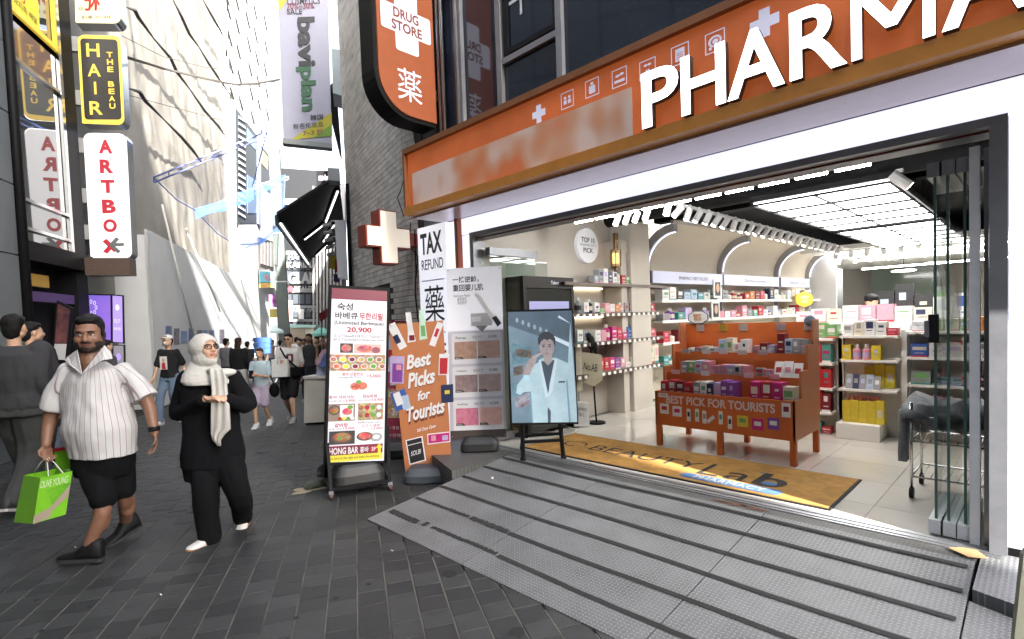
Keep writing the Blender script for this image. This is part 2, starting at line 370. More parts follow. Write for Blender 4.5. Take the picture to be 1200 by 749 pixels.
m_ = MB(); GQ = [Vector((-.27, 2.12, .004)), Vector((.9, 2.12, .004)), Vector((.9, 2.97, .105)), Vector((-.27, 3.33, .15))]; m_.loft([[Vector((q.x, q.y, -.02)) for q in GQ], GQ]); tag(m_.build('ground_plate', PLATE, None), 'bright flat checker plate lying right of the ramp', 'floor plate')
# rust stain, gum spots
m_ = MB(); rs_ = random.Random(8)
for (cx, cy, rx, ry) in ((-1.62, 3.80, .13, .035), (-1.47, 3.79, .10, .03), (-1.72, 3.78, .05, .02)):
    m_.add([(cx+rx*math.cos(a)*rs_.uniform(.7, 1.1), cy+ry*math.sin(a)*rs_.uniform(.7, 1.1), .2022) for a in [2*math.pi*k/18 for k in range(18)]], (tuple(range(18)),))
m_.build('rust_stain', M('rust', (.10, .045, .025), .9, var=.4, vscale=40), ramp, kind='stuff')
m_ = MB(); GUM = M('gum_dark', (.010, .010, .011), .8); GUML = M('gum_pale', (.07, .07, .07), .8)
for k in range(150):
    c = ST(rs_.uniform(1.6, 9), rs_.uniform(-4.2, .9)); 
    if c.y > RAMP_Y0-.1 and c.x > -4.1: continue
    r_ = rs_.uniform(.006, .020) if k % 4 else rs_.uniform(.03, .07); z_ = sh_(c.dot(S_))+.0036
    m_.add([c+Vector((r_*math.cos(a)*rs_.uniform(.8, 1.15), r_*math.sin(a)*rs_.uniform(.6, 1.15), z_)) for a in [2*math.pi*q/12 for q in range(12)]], (tuple(range(12)),), GUM if k % 5 else GUML)
m_.build('gum_spots', parent=GROUND, kind='stuff')
# litter
m_ = MB(); c = Vector((-.33, 3.80, .212)); m_.prism([c+Vector((-.07, .02, 0)), c+Vector((.02, -.05, 0)), c+Vector((.1, -.02, .004)), c+Vector((.05, .05, .012)), c+Vector((-.02, .055, .006))], (0, 0, .004))
tag(m_.build('cardboard_scrap', M('cardboard', (.36, .23, .11), .8, var=.2)), 'flat brown scrap of cardboard by the folded doors', 'litter')
for n_, (x, y, lb) in enumerate(((577, 562, 'tiny white paper ball on the top grip strip of the ramp'), (459, 646, 'thin white cigarette end on the dark pavers near the ramp'), (88, 642, 'small white scrap by the front black shoe'), (188, 698, 'tiny pale scrap alone on the dark pavers'))):
    g = gz(x, y, .2 if n_ == 0 else 0); m_ = MB()
    if n_ == 0: m_.ell(g+Z_*.014, .014, .010, .011)
    else: m_.tube([g+Vector((-.010, 0, .005)), g+Vector((.012, .003, .006))], .004, 6)
    tag(m_.build('litter', M('paper_white', (.75, .75, .73), .7), smooth=True), lb, 'litter')
# ================================================================== the pharmacy's shopfront
HB = 2.553; YW = 3.95; YF = 3.37
BROWN = M('brown_trim', (.23, .085, .028), .42, var=.12); ORANGE = M('orange_panel', (.50, .115, .03), .38, var=.2, vscale=1.1, emit=.08)
WHITE_LIT = M('lit_white_panel', (.80, .82, 1.0), .4, emit=.19, var=.04, vscale=.9); WHITE_LET = M('lit_letter', (1.0, 1.0, 1.0), .4, emit=1.1); LETSIDE = M('letter_side', (.03, .03, .035), .4)
SOFF = M('soffit', (.50, .42, .45), .25, metal=.25, var=.1, vscale=2)
BLACK = M('black_paint', (.008, .008, .009), .55, var=.2, spec=.14); BLACKM = M('black_matt', (.012, .012, .013), .75, var=.3, spec=.2); NAVY = M('dark_cladding', (.018, .028, .045), .25, var=.3, vscale=2)
PALE = M('pale_print', (.72, .72, .88), .5, emit=.05)
ph = thing('pharmacy_building', (-2.5, YW, 0), 'pharmacy shop with orange fascia, lit white door surround and dark glass storey above', 'building')
FX0, FX1 = -5.09, 4.2
m_ = MB(); m_.par((FX0+.03, YF+.05, 2.89), (FX1-FX0-.03, 0, 0), (0, .5, 0), (0, 0, .63)); FAS = m_.build('fascia', ORANGE, ph)
m_ = MB(); m_.par((FX0, YF-.005, 2.82), (FX1-FX0, 0, 0), (0, .12, 0), (0, 0, .085)); m_.build('fascia_ledge', M('ledge_orange', (.46, .19, .035), .33, var=.1, emit=.012), ph)  # letter glow put into the ochre colour and slight emission of the ledge
m_ = MB(); m_.par((FX0, YF, 3.497), (FX1-FX0, 0, 0), (0, .56, 0), (0, 0, .055)); m_.par((FX0-.002, YF, 2.905), (.035, 0, 0), (0, .56, 0), (0, 0, .6)); m_.build('fascia_cap', BROWN, ph)
m_ = MB(); m_.par((FX0, YF+.116, 2.80), (FX1-FX0, 0, 0), (0, YW-YF-.14, 0), (0, 0, .025)); m_.build('soffit', SOFF, ph)
# made-up cloudy panel with painted pale glow, in place of the unreadable shop name
def glow_mat():
    m = bpy.data.materials.new('cloudy_name_stand_in'); m.use_nodes = True; n = m.node_tree; b = n.nodes['Principled BSDF']; b.inputs['Roughness'].default_value = .6
    g = n.nodes.new('ShaderNodeNewGeometry'); mp = n.nodes.new('ShaderNodeMapping'); mp.inputs['Scale'].default_value = (2.6, 1, 2.0); n.links.new(g.outputs['Position'], mp.inputs[0])
    t = n.nodes.new('ShaderNodeTexNoise'); t.inputs['Scale'].default_value = 1.0; t.inputs['Detail'].default_value = 1.0; n.links.new(mp.outputs[0], t.inputs['Vector'])
    cr = n.nodes.new('ShaderNodeValToRGB'); e = cr.color_ramp.elements; e[0].position = .36; e[0].color = (.47, .13, .045, 1); e[1].position = .62; e[1].color = (.52, .40, .36, 1); x = e.new(.5); x.color = (.46, .25, .16, 1)
    n.links.new(t.outputs['Fac'], cr.inputs[0]); n.links.new(cr.outputs[0], b.inputs['Base Color']); n.links.new(cr.outputs[0], b.inputs['Emission Color']); b.inputs['Emission Strength'].default_value = .05; return m
pa, pb = gY(478, 228, YF), gY(735, 118, YF)
m_ = MB(); m_.par((pa.x+.03, YF+.043, 2.912), (pb.x-pa.x-.02, 0, 0), (0, .012, 0), (0, 0, .36)); m_.build('name_stand_in_panel', glow_mat(), ph)
# standing letters
xs = [((753, 152), (806, 78)), ]
cap0, cap1 = 2.912, 3.29
LETX = [(753, 'P'), (803, 'H'), (853, 'A'), (925, 'R'), (998, 'M'), (1104, 'A')]
# positions measured on the plane of the letters
spans = [('P', -2.035, -1.865), ('H', -1.80, -1.615), ('A', -1.565, -1.325), ('R', -1.275, -1.075), ('M', -.985, -.735)]
YL = YF-.035
def xl(px): return gY(px[0], px[1], YL).x
spans = [('P', xl((753, 150)), xl((795, 100))), ('H', xl((799, 138)), xl((851, 123))), ('A', xl((853, 121)), xl((920, 104))), ('R', xl((926, 99)), xl((993, 78))), ('M', xl((998, 74)), xl((1096, 46))), ('A', xl((1104, 40)), xl((1215, 10))), ('C', xl((1215, 10)), xl((1215, 10))+.34), ('Y', xl((1215, 10))+.38, xl((1215, 10))+.74)]
for ch, x0, x1 in spans:
    if ch == 'M':
        MP = [(0, 0), (.135, 0), (.135, .72), (.43, .30), (.57, .30), (.865, .72), (.865, 0), (1, 0), (1, 1), (.87, 1), (.5, .47), (.13, 1), (0, 1)]; P_ = [Vector((x0+(x1-x0)*a, YL+.05, cap0+(cap1-cap0)*b)) for a, b in MP]
        m_ = MB(); m_.prism(P_, (0, -.05, 0), LETSIDE); o = m_.build('sign_letter', LETSIDE, ph); f = MB(); f.add([q-Y_*.053 for q in P_], (tuple(range(13)),), WHITE_LET); adopt(f.build('letter_face', WHITE_LET), o); continue
    m_ = MB(); text_into(m_, ch, (x0, YL+.05, cap0), (x1-x0, 0, 0), (0, 0, cap1-cap0), LETSIDE, bold=.015, ext=(0, -.05, 0))
    o = m_.build('sign_letter', LETSIDE, ph); f = MB(); text_into(f, ch, (x0, YL-.003, cap0), (x1-x0, 0, 0), (0, 0, cap1-cap0), WHITE_LET, bold=.015); adopt(f.build('letter_face', WHITE_LET), o)
# crosses and pictograms on the orange panel
YP = YF+.046
sh = Sheet((0, YP, 0), (1, 0, 0), (0, 0, -1), (0, -1, 0))
def plus(sh, cx, cz, r, wd, mat, l=1):
    sh.poly([(cx-r, -cz-wd), (cx-wd, -cz-wd), (cx-wd, -cz-r), (cx+wd, -cz-r), (cx+wd, -cz-wd), (cx+r, -cz-wd), (cx+r, -cz+wd), (cx+wd, -cz+wd), (cx+wd, -cz+r), (cx-wd, -cz+r), (cx-wd, -cz+wd), (cx-r, -cz+wd)], mat, l, 'cross#%d' % int(cx*100))
p = gY(633, 134, YP); plus(sh, p.x, p.z, .075, .028, PALE, 12)
p = gY(896, 27, YP); plus(sh, p.x, p.z, .085, .032, PALE, 3)
icons = [(665, 117), (694, 103), (726, 91), (759, 81), (797, 64), (838, 49)]
for k, q in enumerate(icons):
    p = gY(q[0], q[1], YP); cx, cz, r = p.x, -p.z, .066
    # outlined rounded square as a ring
    for a, b, c_, d in ((-r, -r, r, -r+.007), (-r, r-.007, r, r), (-r, -r+.007, -r+.007, r-.007), (r-.007, -r+.007, r, r-.007)): sh.rect(cx+a, cz+b, cx+c_, cz+d, PALE, 2, 'pictogram#%d' % k)
    if k == 0: [sh.disc(cx+dx, cz-.018, .013, .013, PALE, 2, 'pictogram#%d' % k) for dx in (-.022, .022)]; [sh.rect(cx+dx-.016, cz+.0, cx+dx+.016, cz+.032, PALE, 2, 'pictogram#%d' % k) for dx in (-.022, .022)]
    if k == 1: sh.rect(cx-.014, cz-.042, cx+.014, cz-.022, PALE, 2, 'pictogram#%d' % k); sh.rrect(cx-.03, cz-.018, cx+.03, cz+.042, .01, PALE, 2, 'pictogram#%d' % k)
    if k == 2: sh.rect(cx-.045, cz+.015, cx+.045, cz+.035, PALE, 2, 'pictogram#%d' % k); sh.disc(cx-.016, cz-.015, .02, .01, PALE, 2, 'pictogram#%d' % k); sh.disc(cx+.02, cz-.02, .02, .01, PALE, 2, 'pictogram#%d' % k)
    if k == 3:
        for sg in (-1, 1): sh.poly([(cx+sg*.008, cz+.0), (cx+sg*.04, cz+.032), (cx+sg*.028, cz+.044), (cx-sg*.004, cz+.012)], PALE, 2, 'pictogram#%d' % k)
        sh.disc(cx-.014, cz-.028, .015, .009, PALE, 3, 'pictogram#%d' % k); sh.disc(cx+.016, cz-.028, .015, .009, PALE, 3, 'pictogram#%d' % k)
    if k == 4:
        sh.rect(cx-.034, cz-.042, cx+.034, cz+.042, PALE, 2, 'pictogram#%d' % k)
        for q_ in range(4): sh.rect(cx-.024, cz-.012+q_*.013, cx+.024, cz-.008+q_*.013, ORANGE, 3, 'pictogram#%d' % k)
    if k == 5:
        sh.disc(cx, cz-.004, .045, .036, PALE, 2, 'pictogram#%d' % k); sh.disc(cx+.002, cz-.002, .030, .024, ORANGE, 3, 'pictogram#%d' % k); sh.disc(cx+.004, cz, .02, .016, PALE, 4, 'pictogram#%d' % k); sh.disc(cx-.03, cz+.036, .011, .011, PALE, 4, 'pictogram#%d' % k)
sh.done(ph)
# lit white surround: top band, right wall, left return
m_ = MB(); m_.par((-4.80, YW, 2.615), (8.9, 0, 0), (0, .06, 0), (0, 0, .185)); m_.build('lit_band', WHITE_LIT, ph)
m_ = MB(); m_.par((-.155, YW+.004, .245), (4.3, 0, 0), (0, .06, 0), (0, 0, 2.36)); m_.build('lit_wall_panel', WHITE_LIT, ph)
m_ = MB(); m_.par((-4.80, YW+.004, .245), (.165, 0, 0), (0, .06, 0), (0, 0, 2.36)); m_.build('lit_side_panel', WHITE_LIT, ph)
m_ = MB(); m_.par((-.155, YW-.004, .2), (4.3, 0, 0), (0, .08, 0), (0, 0, .043)); m_.par((-4.8, YW-.004, .2), (.165, 0, 0), (0, .08, 0), (0, 0, .043)); m_.build('base_trim', BLACK, ph)
m_ = MB(); m_.par((-4.79, YW-.002, 2.800), (8.9, 0, 0), (0, .08, 0), (0, 0, .012)); m_.build('shadow_gap', BLACK, ph)
# door frame
m_ = MB(); m_.par((-4.632, YW-.03, 2.565), (4.475, 0, 0), (0, .10, 0), (0, 0, .048)); m_.par((-4.632, YW+.071, HB), (4.475, 0, 0), (0, .16, 0), (0, 0, 2.565-HB)); m_.build('door_head', DKSTEEL, ph)
m_ = MB(); m_.par((-4.62, YW+.065, 2.556), (4.45, 0, 0), (0, .004, 0), (0, 0, .012)); m_.build('head_seal', M('red_seal', (.25, .035, .012), .5), ph)
for x0, wd in ((-.232, .075), (-4.632, .06)):
    m_ = MB(); m_.par((x0, YW-.03, .2), (wd, 0, 0), (0, .045, 0), (0, 0, 2.364)); m_.par((x0+.008, YW+.016, .2), (wd-.02, 0, 0), (0, .12, 0), (0, 0, 2.33)); m_.build('door_jamb', DKSTEEL, ph)
# tax refund panel at the left end
m_ = MB(); m_.par((-5.56, YW-.09, .25), (.57, 0, 0), (0, .10, 0), (0, 0, 2.54)); tx = m_.build('sign_panel', M('tax_panel', (.84, .85, .92), .4, emit=.13), ph, label='white lit panel reading TAX REFUND')
DINK = M('dark_ink', (.012, .012, .016), .5); LAV = M('lavender_ink', (.50, .52, .75), .5)
sh = Sheet((0, YW-.092, 0), (1, 0, 0), (0, 0, -1), (0, -1, 0))
def bxy(x0, y0, x1, y1, Yp=YW-.09):
    a = gY(x0, y0, Yp); b = gY(x1, y1, Yp); return a.x, -a.z, b.x, -b.z
a = gY(501, 272, YW-.09); b = gY(524.5, 290, YW-.09)
sh.text('TAX', -5.50, -2.71, -5.06, -2.45, DINK, bold=.03); sh.text('REFUND', -5.49, -2.385, -5.05, -2.26, DINK, bold=.008)
sh.rect(-5.50, -2.135, -5.05, -2.12, LAV, 2); sh.text('藥', -5.46, -2.06, -5.06, -1.62, DINK, bold=.0); sh.rect(-5.50, -1.50, -5.05, -1.485, LAV, 2)
sh.text('약', -5.46, -1.42, -5.06, -1.02, DINK, bold=.0); sh.text('OPEN', -5.46, -.9, -5.06, -.78, DINK) if False else None
sh.done(tx)
m_ = MB(); m_.par((-4.985, YW-.02, .25), (.12, 0, 0), (0, .05, 0), (0, 0, 2.54)); m_.build('lit_edge_panel', WHITE_LIT, ph)
m_ = MB(); m_.par((-4.862, YW-.06, .2), (.058, 0, 0), (0, .1, 0), (0, 0, 2.60)); m_.build('orange_post', M('orange_post', (.36, .075, .02), .4), ph)
# side wall of recess left of the panel and body of building above
m_ = MB(); m_.par((-5.66, YW+.02, -.2), (1.03, 0, 0), (0, .25, 0), (0, 0, 3.1)); m_.build('wall', M('dim_wall', (.12, .12, .12), .8), ph); m_ = MB(); m_.par((-.155, YW+.068, 0), (6.2, 0, 0), (0, .25, 0), (0, 0, 2.9)); m_.build('wall', M('dim_wall', (.12, .12, .12), .8), ph)
m_ = MB(); m_.par((-5.0, YW+.07, 2.62), (11.2, 0, 0), (0, .2, 0), (0, 0, .9)); m_.build('lintel', BLACKM, ph)
# upper storey: dark cladding columns and glass
YU = 3.93
GLD = M('dark_window_glass', (.010, .016, .028), .06, var=.2, spec=.6)
UX = [-5.62, -5.06, -4.70, -4.06, -3.24, -1.6, .2, 2.2, 6.0]
m_ = MB(); m_.par((-5.62, YU+.12, 3.4), (11.7, 0, 0), (0, .2, 0), (0, 0, 6.6)); m_.build('upper_wall', NAVY, ph)
MULL = M('mullion_grey', (.22, .225, .235), .4, metal=.4)
for k, (x0, x1) in enumerate(zip(UX, UX[1:])):
    for z0, z1 in (((3.5, 4.305), (4.305, 6.4), (6.4, 9.6)) if k == 3 else ((3.5, 6.4), (6.4, 9.6))):
        m_ = MB(); m_.par((x0+.03, YU+.05, z0+.03), (x1-x0-.06, 0, 0), (0, .02, 0), (0, 0, z1-z0-.06)); m_.build('window_pane', GLD if k not in (0, 1) else NAVY, ph)
for x in UX[2:-1]:
    m_ = MB(); m_.par((x-.035, YU, 3.5), (.07, 0, 0), (0, .12, 0), (0, 0, 6.2)); m_.build('mullion', MULL if x in (-4.06,) else DKSTEEL, ph)
for z in (4.305, 6.4):
    m_ = MB(); m_.par((-4.02, YU+.01, z-.03), (.745, 0, 0), (0, .1, 0), (0, 0, .06)); m_.build('transom', MULL, ph)
m_ = MB(); m_.par((-3.98, YU+.02, 4.36), (.70, 0, 0), (0, .05, 0), (0, 0, .05)); m_.par((-3.98, YU+.02, 4.41), (.04, 0, 0), (0, .05, 0), (0, 0, 1.95)); m_.par((-3.32, YU+.02, 4.41), (.04, 0, 0), (0, .05, 0), (0, 0, 1.95)); m_.build('sash', BLACK, ph)
for x in (-5.05, -4.98, -4.72): m_ = MB(); m_.tube([(x, YU-.02, 3.55), (x, YU-.02, 9.5)], .022, 8); m_.build('downpipe', STEEL if x != -4.72 else DKSTEEL, ph, smooth=True)
m_ = MB(); WP = M('white_vinyl', (.6, .62, .66), .6); 
m_ = MB(); text_into(m_, '수', gY(597, 25, YU+.04), (.34, 0, 0), (0, 0, .42), WP, bold=.0); m_.build('lettering', WP, ph)
# big sign box hanging over the street: DRUG STORE
dsn = thing('pharmacy_blade_sign', (-5.2, YU, 4.2), 'orange hanging sign with black rounded housing reading DRUG STORE', 'sign')
XD = -5.10
def dsp(x, y): return gX(x, y, XD)
yo = dsp(443, 60).y; yi = YU-.05; zb_o = 3.78; Hs = 2.6
R = .42
def rr_pts(X, e):
    pts = [Vector((X, yi, zbw+Hs)), Vector((X, yi, zbw-e))]
    cy_, cz_ = yo+R, zbw+R
    for k in range(9):
        a = R_(270-k*90/8); pts.append(Vector((X, cy_+(R+e)*math.cos(a), cz_+(R+e)*math.sin(a))))
    pts.append(Vector((X, yo-e, zbw+Hs))); return pts
zbw = dsp(511, 145).z
m_ = MB(); m_.prism(rr_pts(XD-.29, .045), (.27, 0, 0)); m_.build('housing', BLACK, dsn)
DSF = M('sign_face_brown_orange', (.30, .085, .035), .35, emit=.025, var=.06); m_ = MB(); m_.prism(rr_pts(XD-.02, 0), (.022, 0, 0)); m_.build('sign_face', DSF, dsn)
sh = Sheet((XD+.003, 0, 0), (0, 1, 0), (0, 0, -1), (1, 0, 0)); PW_ = M('sign_white', (.70, .71, .86), .4, emit=.05)
def dq(x, y): p = dsp(x, y); return p.y, -p.z
cyx, czx = dq(476, 27); wS = (dq(505, 40)[0]-dq(447, 25)[0])/2; ww = wS*.46; hS = wS*1.15
def rplus(sh, cx, cy, r, h, wd, hd, mat, l):
    sh.rrect(cx-r, cy-hd, cx+r, cy+hd, .03, mat, l, 'cross'); sh.rrect(cx-wd, cy-h, cx+wd, cy+h, .03, mat, l+.6, 'cross')
rplus(sh, cyx, czx, wS, wS*1.02, ww, wS*.44, PW_, 1)
BRN = M('brown_ink', (.20, .055, .03), .5)
sh.text('DRUG', cyx-wS*.52, czx-wS*.38, cyx+wS*.50, czx-wS*.04, BRN, 3, bold=.035); sh.text('STORE', cyx-wS*.60, czx+wS*.04, cyx+wS*.62, czx+wS*.38, BRN, 3, bold=.035)
c1 = dq(480, 101); hh = .155*(wS/.28) if False else wS*.52
sh.text('薬', c1[0]-hh*.95, c1[1]-hh*1.05, c1[0]+hh*.95, c1[1]+hh*1.05, PW_, 3, bold=.0)
sh.done(dsn)
m_ = MB(); m_.box((XD-.15, YU-.02, 4.35), .1, .14, .12); m_.box((XD-.15, YU-.02, 5.6), .1, .14, .12); m_.build('wall_bracket', DKSTEEL, dsn)
# small cross sign
crs = thing('cross_sign', (-5.3, 3.9, 2.5), 'red rimmed cross shaped light box glowing warm white on the brick corner', 'sign')
XC = -5.62
def cq(x, y): return gX(x, y, XC)
c0 = cq(456, 278); hw = abs(cq(481, 280).y-cq(431.5, 277).y)/2; hz = abs(cq(456, 247).z-cq(456, 307.5).z)/2; aw, az = hw*.36, hz*.35
def plus3(X, e):
    r, h, a, b = hw+e, hz+e, hw*.37+e, hz*.37+e; y, z = c0.y, c0.z
    return [Vector((X, y+p, z+q)) for p, q in ((-a, -h), (a, -h), (a, -b), (r, -b), (r, b), (a, b), (a, h), (-a, h), (-a, b), (-r, b), (-r, -b), (-a, -b))]
REDM = M('dark_red_metal', (.24, .035, .018), .4, var=.1)
m_ = MB(); m_.prism(plus3(XC-.20, .012), (.19, 0, 0)); m_.build('housing', REDM, crs)
m_ = MB(); m_.prism(plus3(XC-.012, -.004), (.02, 0, 0)); m_.build('lit_face', M('cross_glow', (1.0, .90, .74),   .4, emit=.05), crs)
m_ = MB(); m_.par((XC-.16, c0.y+hw, c0.z-.075), (.12, 0, 0), (0, 3.95-c0.y-hw-.01, 0), (0, 0, .16)); m_.build('bracket_arm', REDM, crs)
# ------------------------------------------------------------------ folding doors
GL = glass('door_glass', (.93, .97, .96), .01, .07); GEDGE = M('glass_edge', (.07, .13, .115), .15); GWH = M('pale_metal', (.78, .79, .80), .4, metal=.0, var=.1)
fd = thing('folding_glass_door', (-.5, 4.1, .2), 'stack of folded glass door leaves at the right side of the entrance', 'door', 'glass door leaves folded at the entrance sides')
for k, px in enumerate((1094, 1109, 1129)):
    x = gY(px, 300, 4.03).x; m_ = MB(); m_.par((x, 4.05, .30), (.012, 0, 0), (0, .62, 0), (0, 0, 2.08)); o = m_.build('glass_leaf', GL, fd)
    m_ = MB(); m_.par((x-.001, 4.040, .30), (.014, 0, 0), (0, .008, 0), (0, 0, 2.08)); adopt(m_.build('leaf_edge', GEDGE), o)
    for z in (.21, 2.36): m_ = MB(); m_.par((x-.03, 4.02, z), (.07, 0, 0), (0, .66, 0), (0, 0, .085)); adopt(m_.build('clamp_rail', GWH if z < 1 else DKSTEEL), o)
x = gY(1142, 300, 4.0).x; m_ = MB(); m_.par((x-.022, 3.99, .205), (.045, 0, 0), (0, .06, 0), (0, 0, 2.28)); m_.build('edge_post', GWH, fd)
x = gY(1156, 300, 4.0).x; m_ = MB(); m_.par((x-.012, 4.02, .205), (.02, 0, 0), (0, .05, 0), (0, 0, 2.27)); m_.build('edge_post', STEEL, fd)
x = gY(1094, 300, 4.03).x; hp = gY(1095, 385, 4.03); m_ = MB(); m_.box((x, 4.02, hp.z), .05, .03, .17); m_.build('lock_body', BLACKM, fd, bevel=.004)
m_ = MB(); m_.box((x-.03, 4.0, hp.z), .022, .02, .10); m_.build('lock_handle', DKSTEEL, fd)
fl = thing('folding_glass_door', (-4.5, 4.1, .2), 'single glass door leaf folded inward behind the white skin care banner', 'door', 'glass door leaves folded at the entrance sides')
m_ = MB(); x = -4.50; m_.par((x, 4.1, .30), (.012, 0, 0), (0, .75, 0), (0, 0, 2.08)); m_.build('glass_leaf', GL, fl)
m_ = MB(); m_.par((x-.03, 4.07, .21), (.07, 0, 0), (0, .8, 0), (0, 0, .085)); m_.par((x-.03, 4.07, 2.36), (.07, 0, 0), (0, .8, 0), (0, 0, .085)); m_.build('clamp_rail', DKSTEEL, fl)
x = -4.34; m_ = MB(); m_.par((x, 4.2, .30), (.012, 0, 0), (0, .70, 0), (0, 0, 2.0)); m_.build('glass_leaf', GL, fl)
# ------------------------------------------------------------------ brick building on the corner
BA = R_(14); BD = Vector((-math.cos(BA), math.sin(BA), 0)); BN = Vector((-math.sin(BA), -math.cos(BA), 0)); BC = Vector((-5.93, 3.93, 0)); BLEN = 3.05
BR = [M('brick_%d' % i, c, .8, var=.16, vscale=7, bump=.3, bscale=80) for i, c in enumerate([(.66, .62, .56), (.61, .575, .52), (.71, .67, .61), (.55, .52, .47)])]
MORT = M('dark_mortar', (.035, .032, .03), .95, var=.3)
bb = thing('brick_building', BC+BD*1.5, 'corner building of pale grey brick beside the pharmacy', 'building')
BW_ = BLEN
m_ = MB(); m_.prism([BC-BN*.012, BC+BD*BW_-BN*.012, BC+BD*BW_+Vector((0, 4, 0)), BC+Vector((0, 4, 0))-BN*.0+Vector((.0, 0, 0))], (0, 0, 11)); m_.build('wall_core', MORT, bb)
bh, bw2, g = .076, .25, .008
cand = []
opx = gP(436, 350, BC, BN); ox0 = (gP(428, 350, BC, BN)-BC).dot(BD); ox1 = (gP(458, 350, BC, BN)-BC).dot(BD); oz = gP(440, 337, BC, BN).z
for r in range(-3, 138):
    z = r*bh
    u = -(r % 2)*bw2/2
    while u < BW_:
        a, b = max(0, u+g/2), min(BW_, u+bw2-g/2); u += bw2
        if b-a < .03: continue
        if z < oz and not (b < ox1 or a > 3.0): continue
        c = BC+BD*((a+b)/2)+Z_*(z+bh/2); px = pix(c)
        vis = px and 395 < px[0] < 500 and -30 < px[1] < 400
        cand.append((0 if vis else 1, (c-CAM).length, a, b, z))
cand.sort(); restb = MB(); bprot = {}
for i, (v, d, a, b, z) in enumerate(cand):
    k = rnd.choice((0, 0, 1, 2, 3)); dp = rnd.choice((.0, .001, .002)); L_ = round(b-a, 3)
    if i < 300:
        key = (k, dp, L_)
        if key not in bprot:
            m_ = MB(); m_.par(Vector((0, 0, 0)), BD*L_, -BN*(.02), Z_*(bh-g)); m_.v = [tuple(Vector(q)+BN*(.001+dp)) for q in m_.v]; o = m_.build('brick', BR[k], bb); bprot[key] = o.data
        else: o = bpy.data.objects.new('brick', bprot[key]); COL.objects.link(o); adopt(o, bb)
        o.location = BC+BD*a+Z_*(z+g/2)
    else: restb.par(BC+BD*a+Z_*(z+g/2)+BN*(.001+dp), BD*L_, -BN*.02, Z_*(bh-g), BR[k])
restb.build('brickwork', parent=bb, kind='stuff')
# return face of the brick corner (towards the pharmacy)
m_ = MB()
for r in range(-3, 138):
    z = r*bh; u = -(r % 2)*.1
    while u < .28: a, b = max(0, u+g/2), min(.26, u+.2-g/2); u += .2; (m_.par(BC+X_*a+Z_*(z+g/2)+Y_*.0, X_*(b-a), Y_*.02, Z_*(bh-g), BR[rnd.choice((1, 3, 3))]) if b-a > .02 else None)
m_.build('brick_return', parent=bb, kind='stuff')
m_ = MB(); m_.par(BC+Vector((0.0, .022, -.3)), (.36, 0, 0), (0, .3, 0), (0, 0, 11)); m_.build('return_core', MORT, bb)
m_ = MB(); q = [(.0, 2.75), (.01, 2.3), (.06, 1.9), (.13, 1.62), (.15, 1.5)]
m_.tube([BC+Vector((.16+a*.8, -.03, z)) for a, z in q], .012, 6); m_.build('grey_conduit', M('conduit', (.42, .40, .36), .6), bb, smooth=True)
m_ = MB(); m_.tube([BC+Vector((.27, -.04, 2.8)), BC+Vector((.29, -.06, 2.3)), BC+Vector((.22, -.04, 2.0)), BC+Vector((.25, -.04, 1.7)), BC+Vector((.3, -.04, 1.5))], .010, 6)
m_.tube([BC+Vector((.05, -.05, 3.0)), BC+Vector((-.02, -.09, 3.25)), BC+Vector((.1, -.12, 3.3)), BC+Vector((.17, -.05, 3.6))], .006, 5)
m_.tube([BC+Vector((.2, -.05, 2.9)), BC+Vector((.22, -.1, 2.6)), BC+Vector((.33, -.05, 2.45)), BC+Vector((.25, -.03, 2.2))], .007, 5); m_.build('black_cable', BLACKM, bb, smooth=True)
# ================================================================== left building
TL = -4.9
CLAD = M('metal_cladding', (.20, .215, .225), .38, metal=.35, var=.15, vscale=1.2); CHROME = M('chrome', (.55, .56, .57), .18, metal=1.0)
MIRG = M('tinted_glass', (.05, .06, .058), .03, spec=1.0, var=.2, coat=1.0); YEL = M('yellow_frame', (.80, .52, .06), .45, emit=.1)
WOODB = M('brown_panel', (.085, .055, .042), .45, var=.3, vscale=14, stretch=(1, 1, 12))
lb = thing('shop_building', ST(8, TL-1, 0), 'dark glass and metal clad shop building lining the left side of the street', 'building')
m_ = MB(); m_.prism([ST(-9, TL-.25), ST(11.5, TL-.25), ST(11.5, TL-8), ST(-9, TL-8)], (0, 0, 10.5)); m_.build('wall_core', BLACKM, lb)
k = 0
for i in range(7):
    for j in range(10):
        s0 = 9.72-i*1.5; z0 = -.3+j*1.05
        m_ = MB(); m_.par(ST(s0-1.49, TL-.1, z0), S_*1.47, T_*.22, Z_*1.03)
        if s0 > 6 or j > 3: m_.build('cladding_panel', CLAD, lb)
m_ = MB(); m_.tube([ST(9.83, TL+.12, -.2), ST(9.83, TL+.12, 10.5)], .07, 10); m_.build('dark_pole', BLACK, lb, smooth=True)
zz = lambda x, y: gT(x, y, TL).z
bars = [zz(78, 253), zz(78, 282)]
zc = 3.12; zy = zz(64, 60)
def gl(z0, z1, mat, nm='window_pane', dt=0): m_ = MB(); m_.par(ST(9.9, TL+dt, z0), S_*1.52, T_*-.03, Z_*(z1-z0)); m_.build(nm, mat, lb)
gl(zc, bars[1]-.03, MIRG); gl(bars[1]+.03, bars[0]-.03, MIRG); gl(bars[0]+.03, zy-.75, MIRG); gl(zy-.72, zy-.12, M('copper_glass', (.16, .05, .015), .12, spec=1.0, coat=1.0)); gl(zy+.08, 9.5, MIRG); gl(9.55, 10.4, MIRG)
for z in bars+[zy-.735]: m_ = MB(); m_.par(ST(9.9, TL+.005, z-.025), S_*1.55, T_*.05, Z_*.05); m_.build('glazing_bar', CHROME, lb)
m_ = MB(); m_.par(ST(9.9, TL+.01, zy-.02), S_*1.54, T_*.05, Z_*.09); m_.par(ST(11.37, TL+.01, zy+.07), S_*.06, T_*.05, Z_*3.4); m_.build('yellow_frame', YEL, lb)
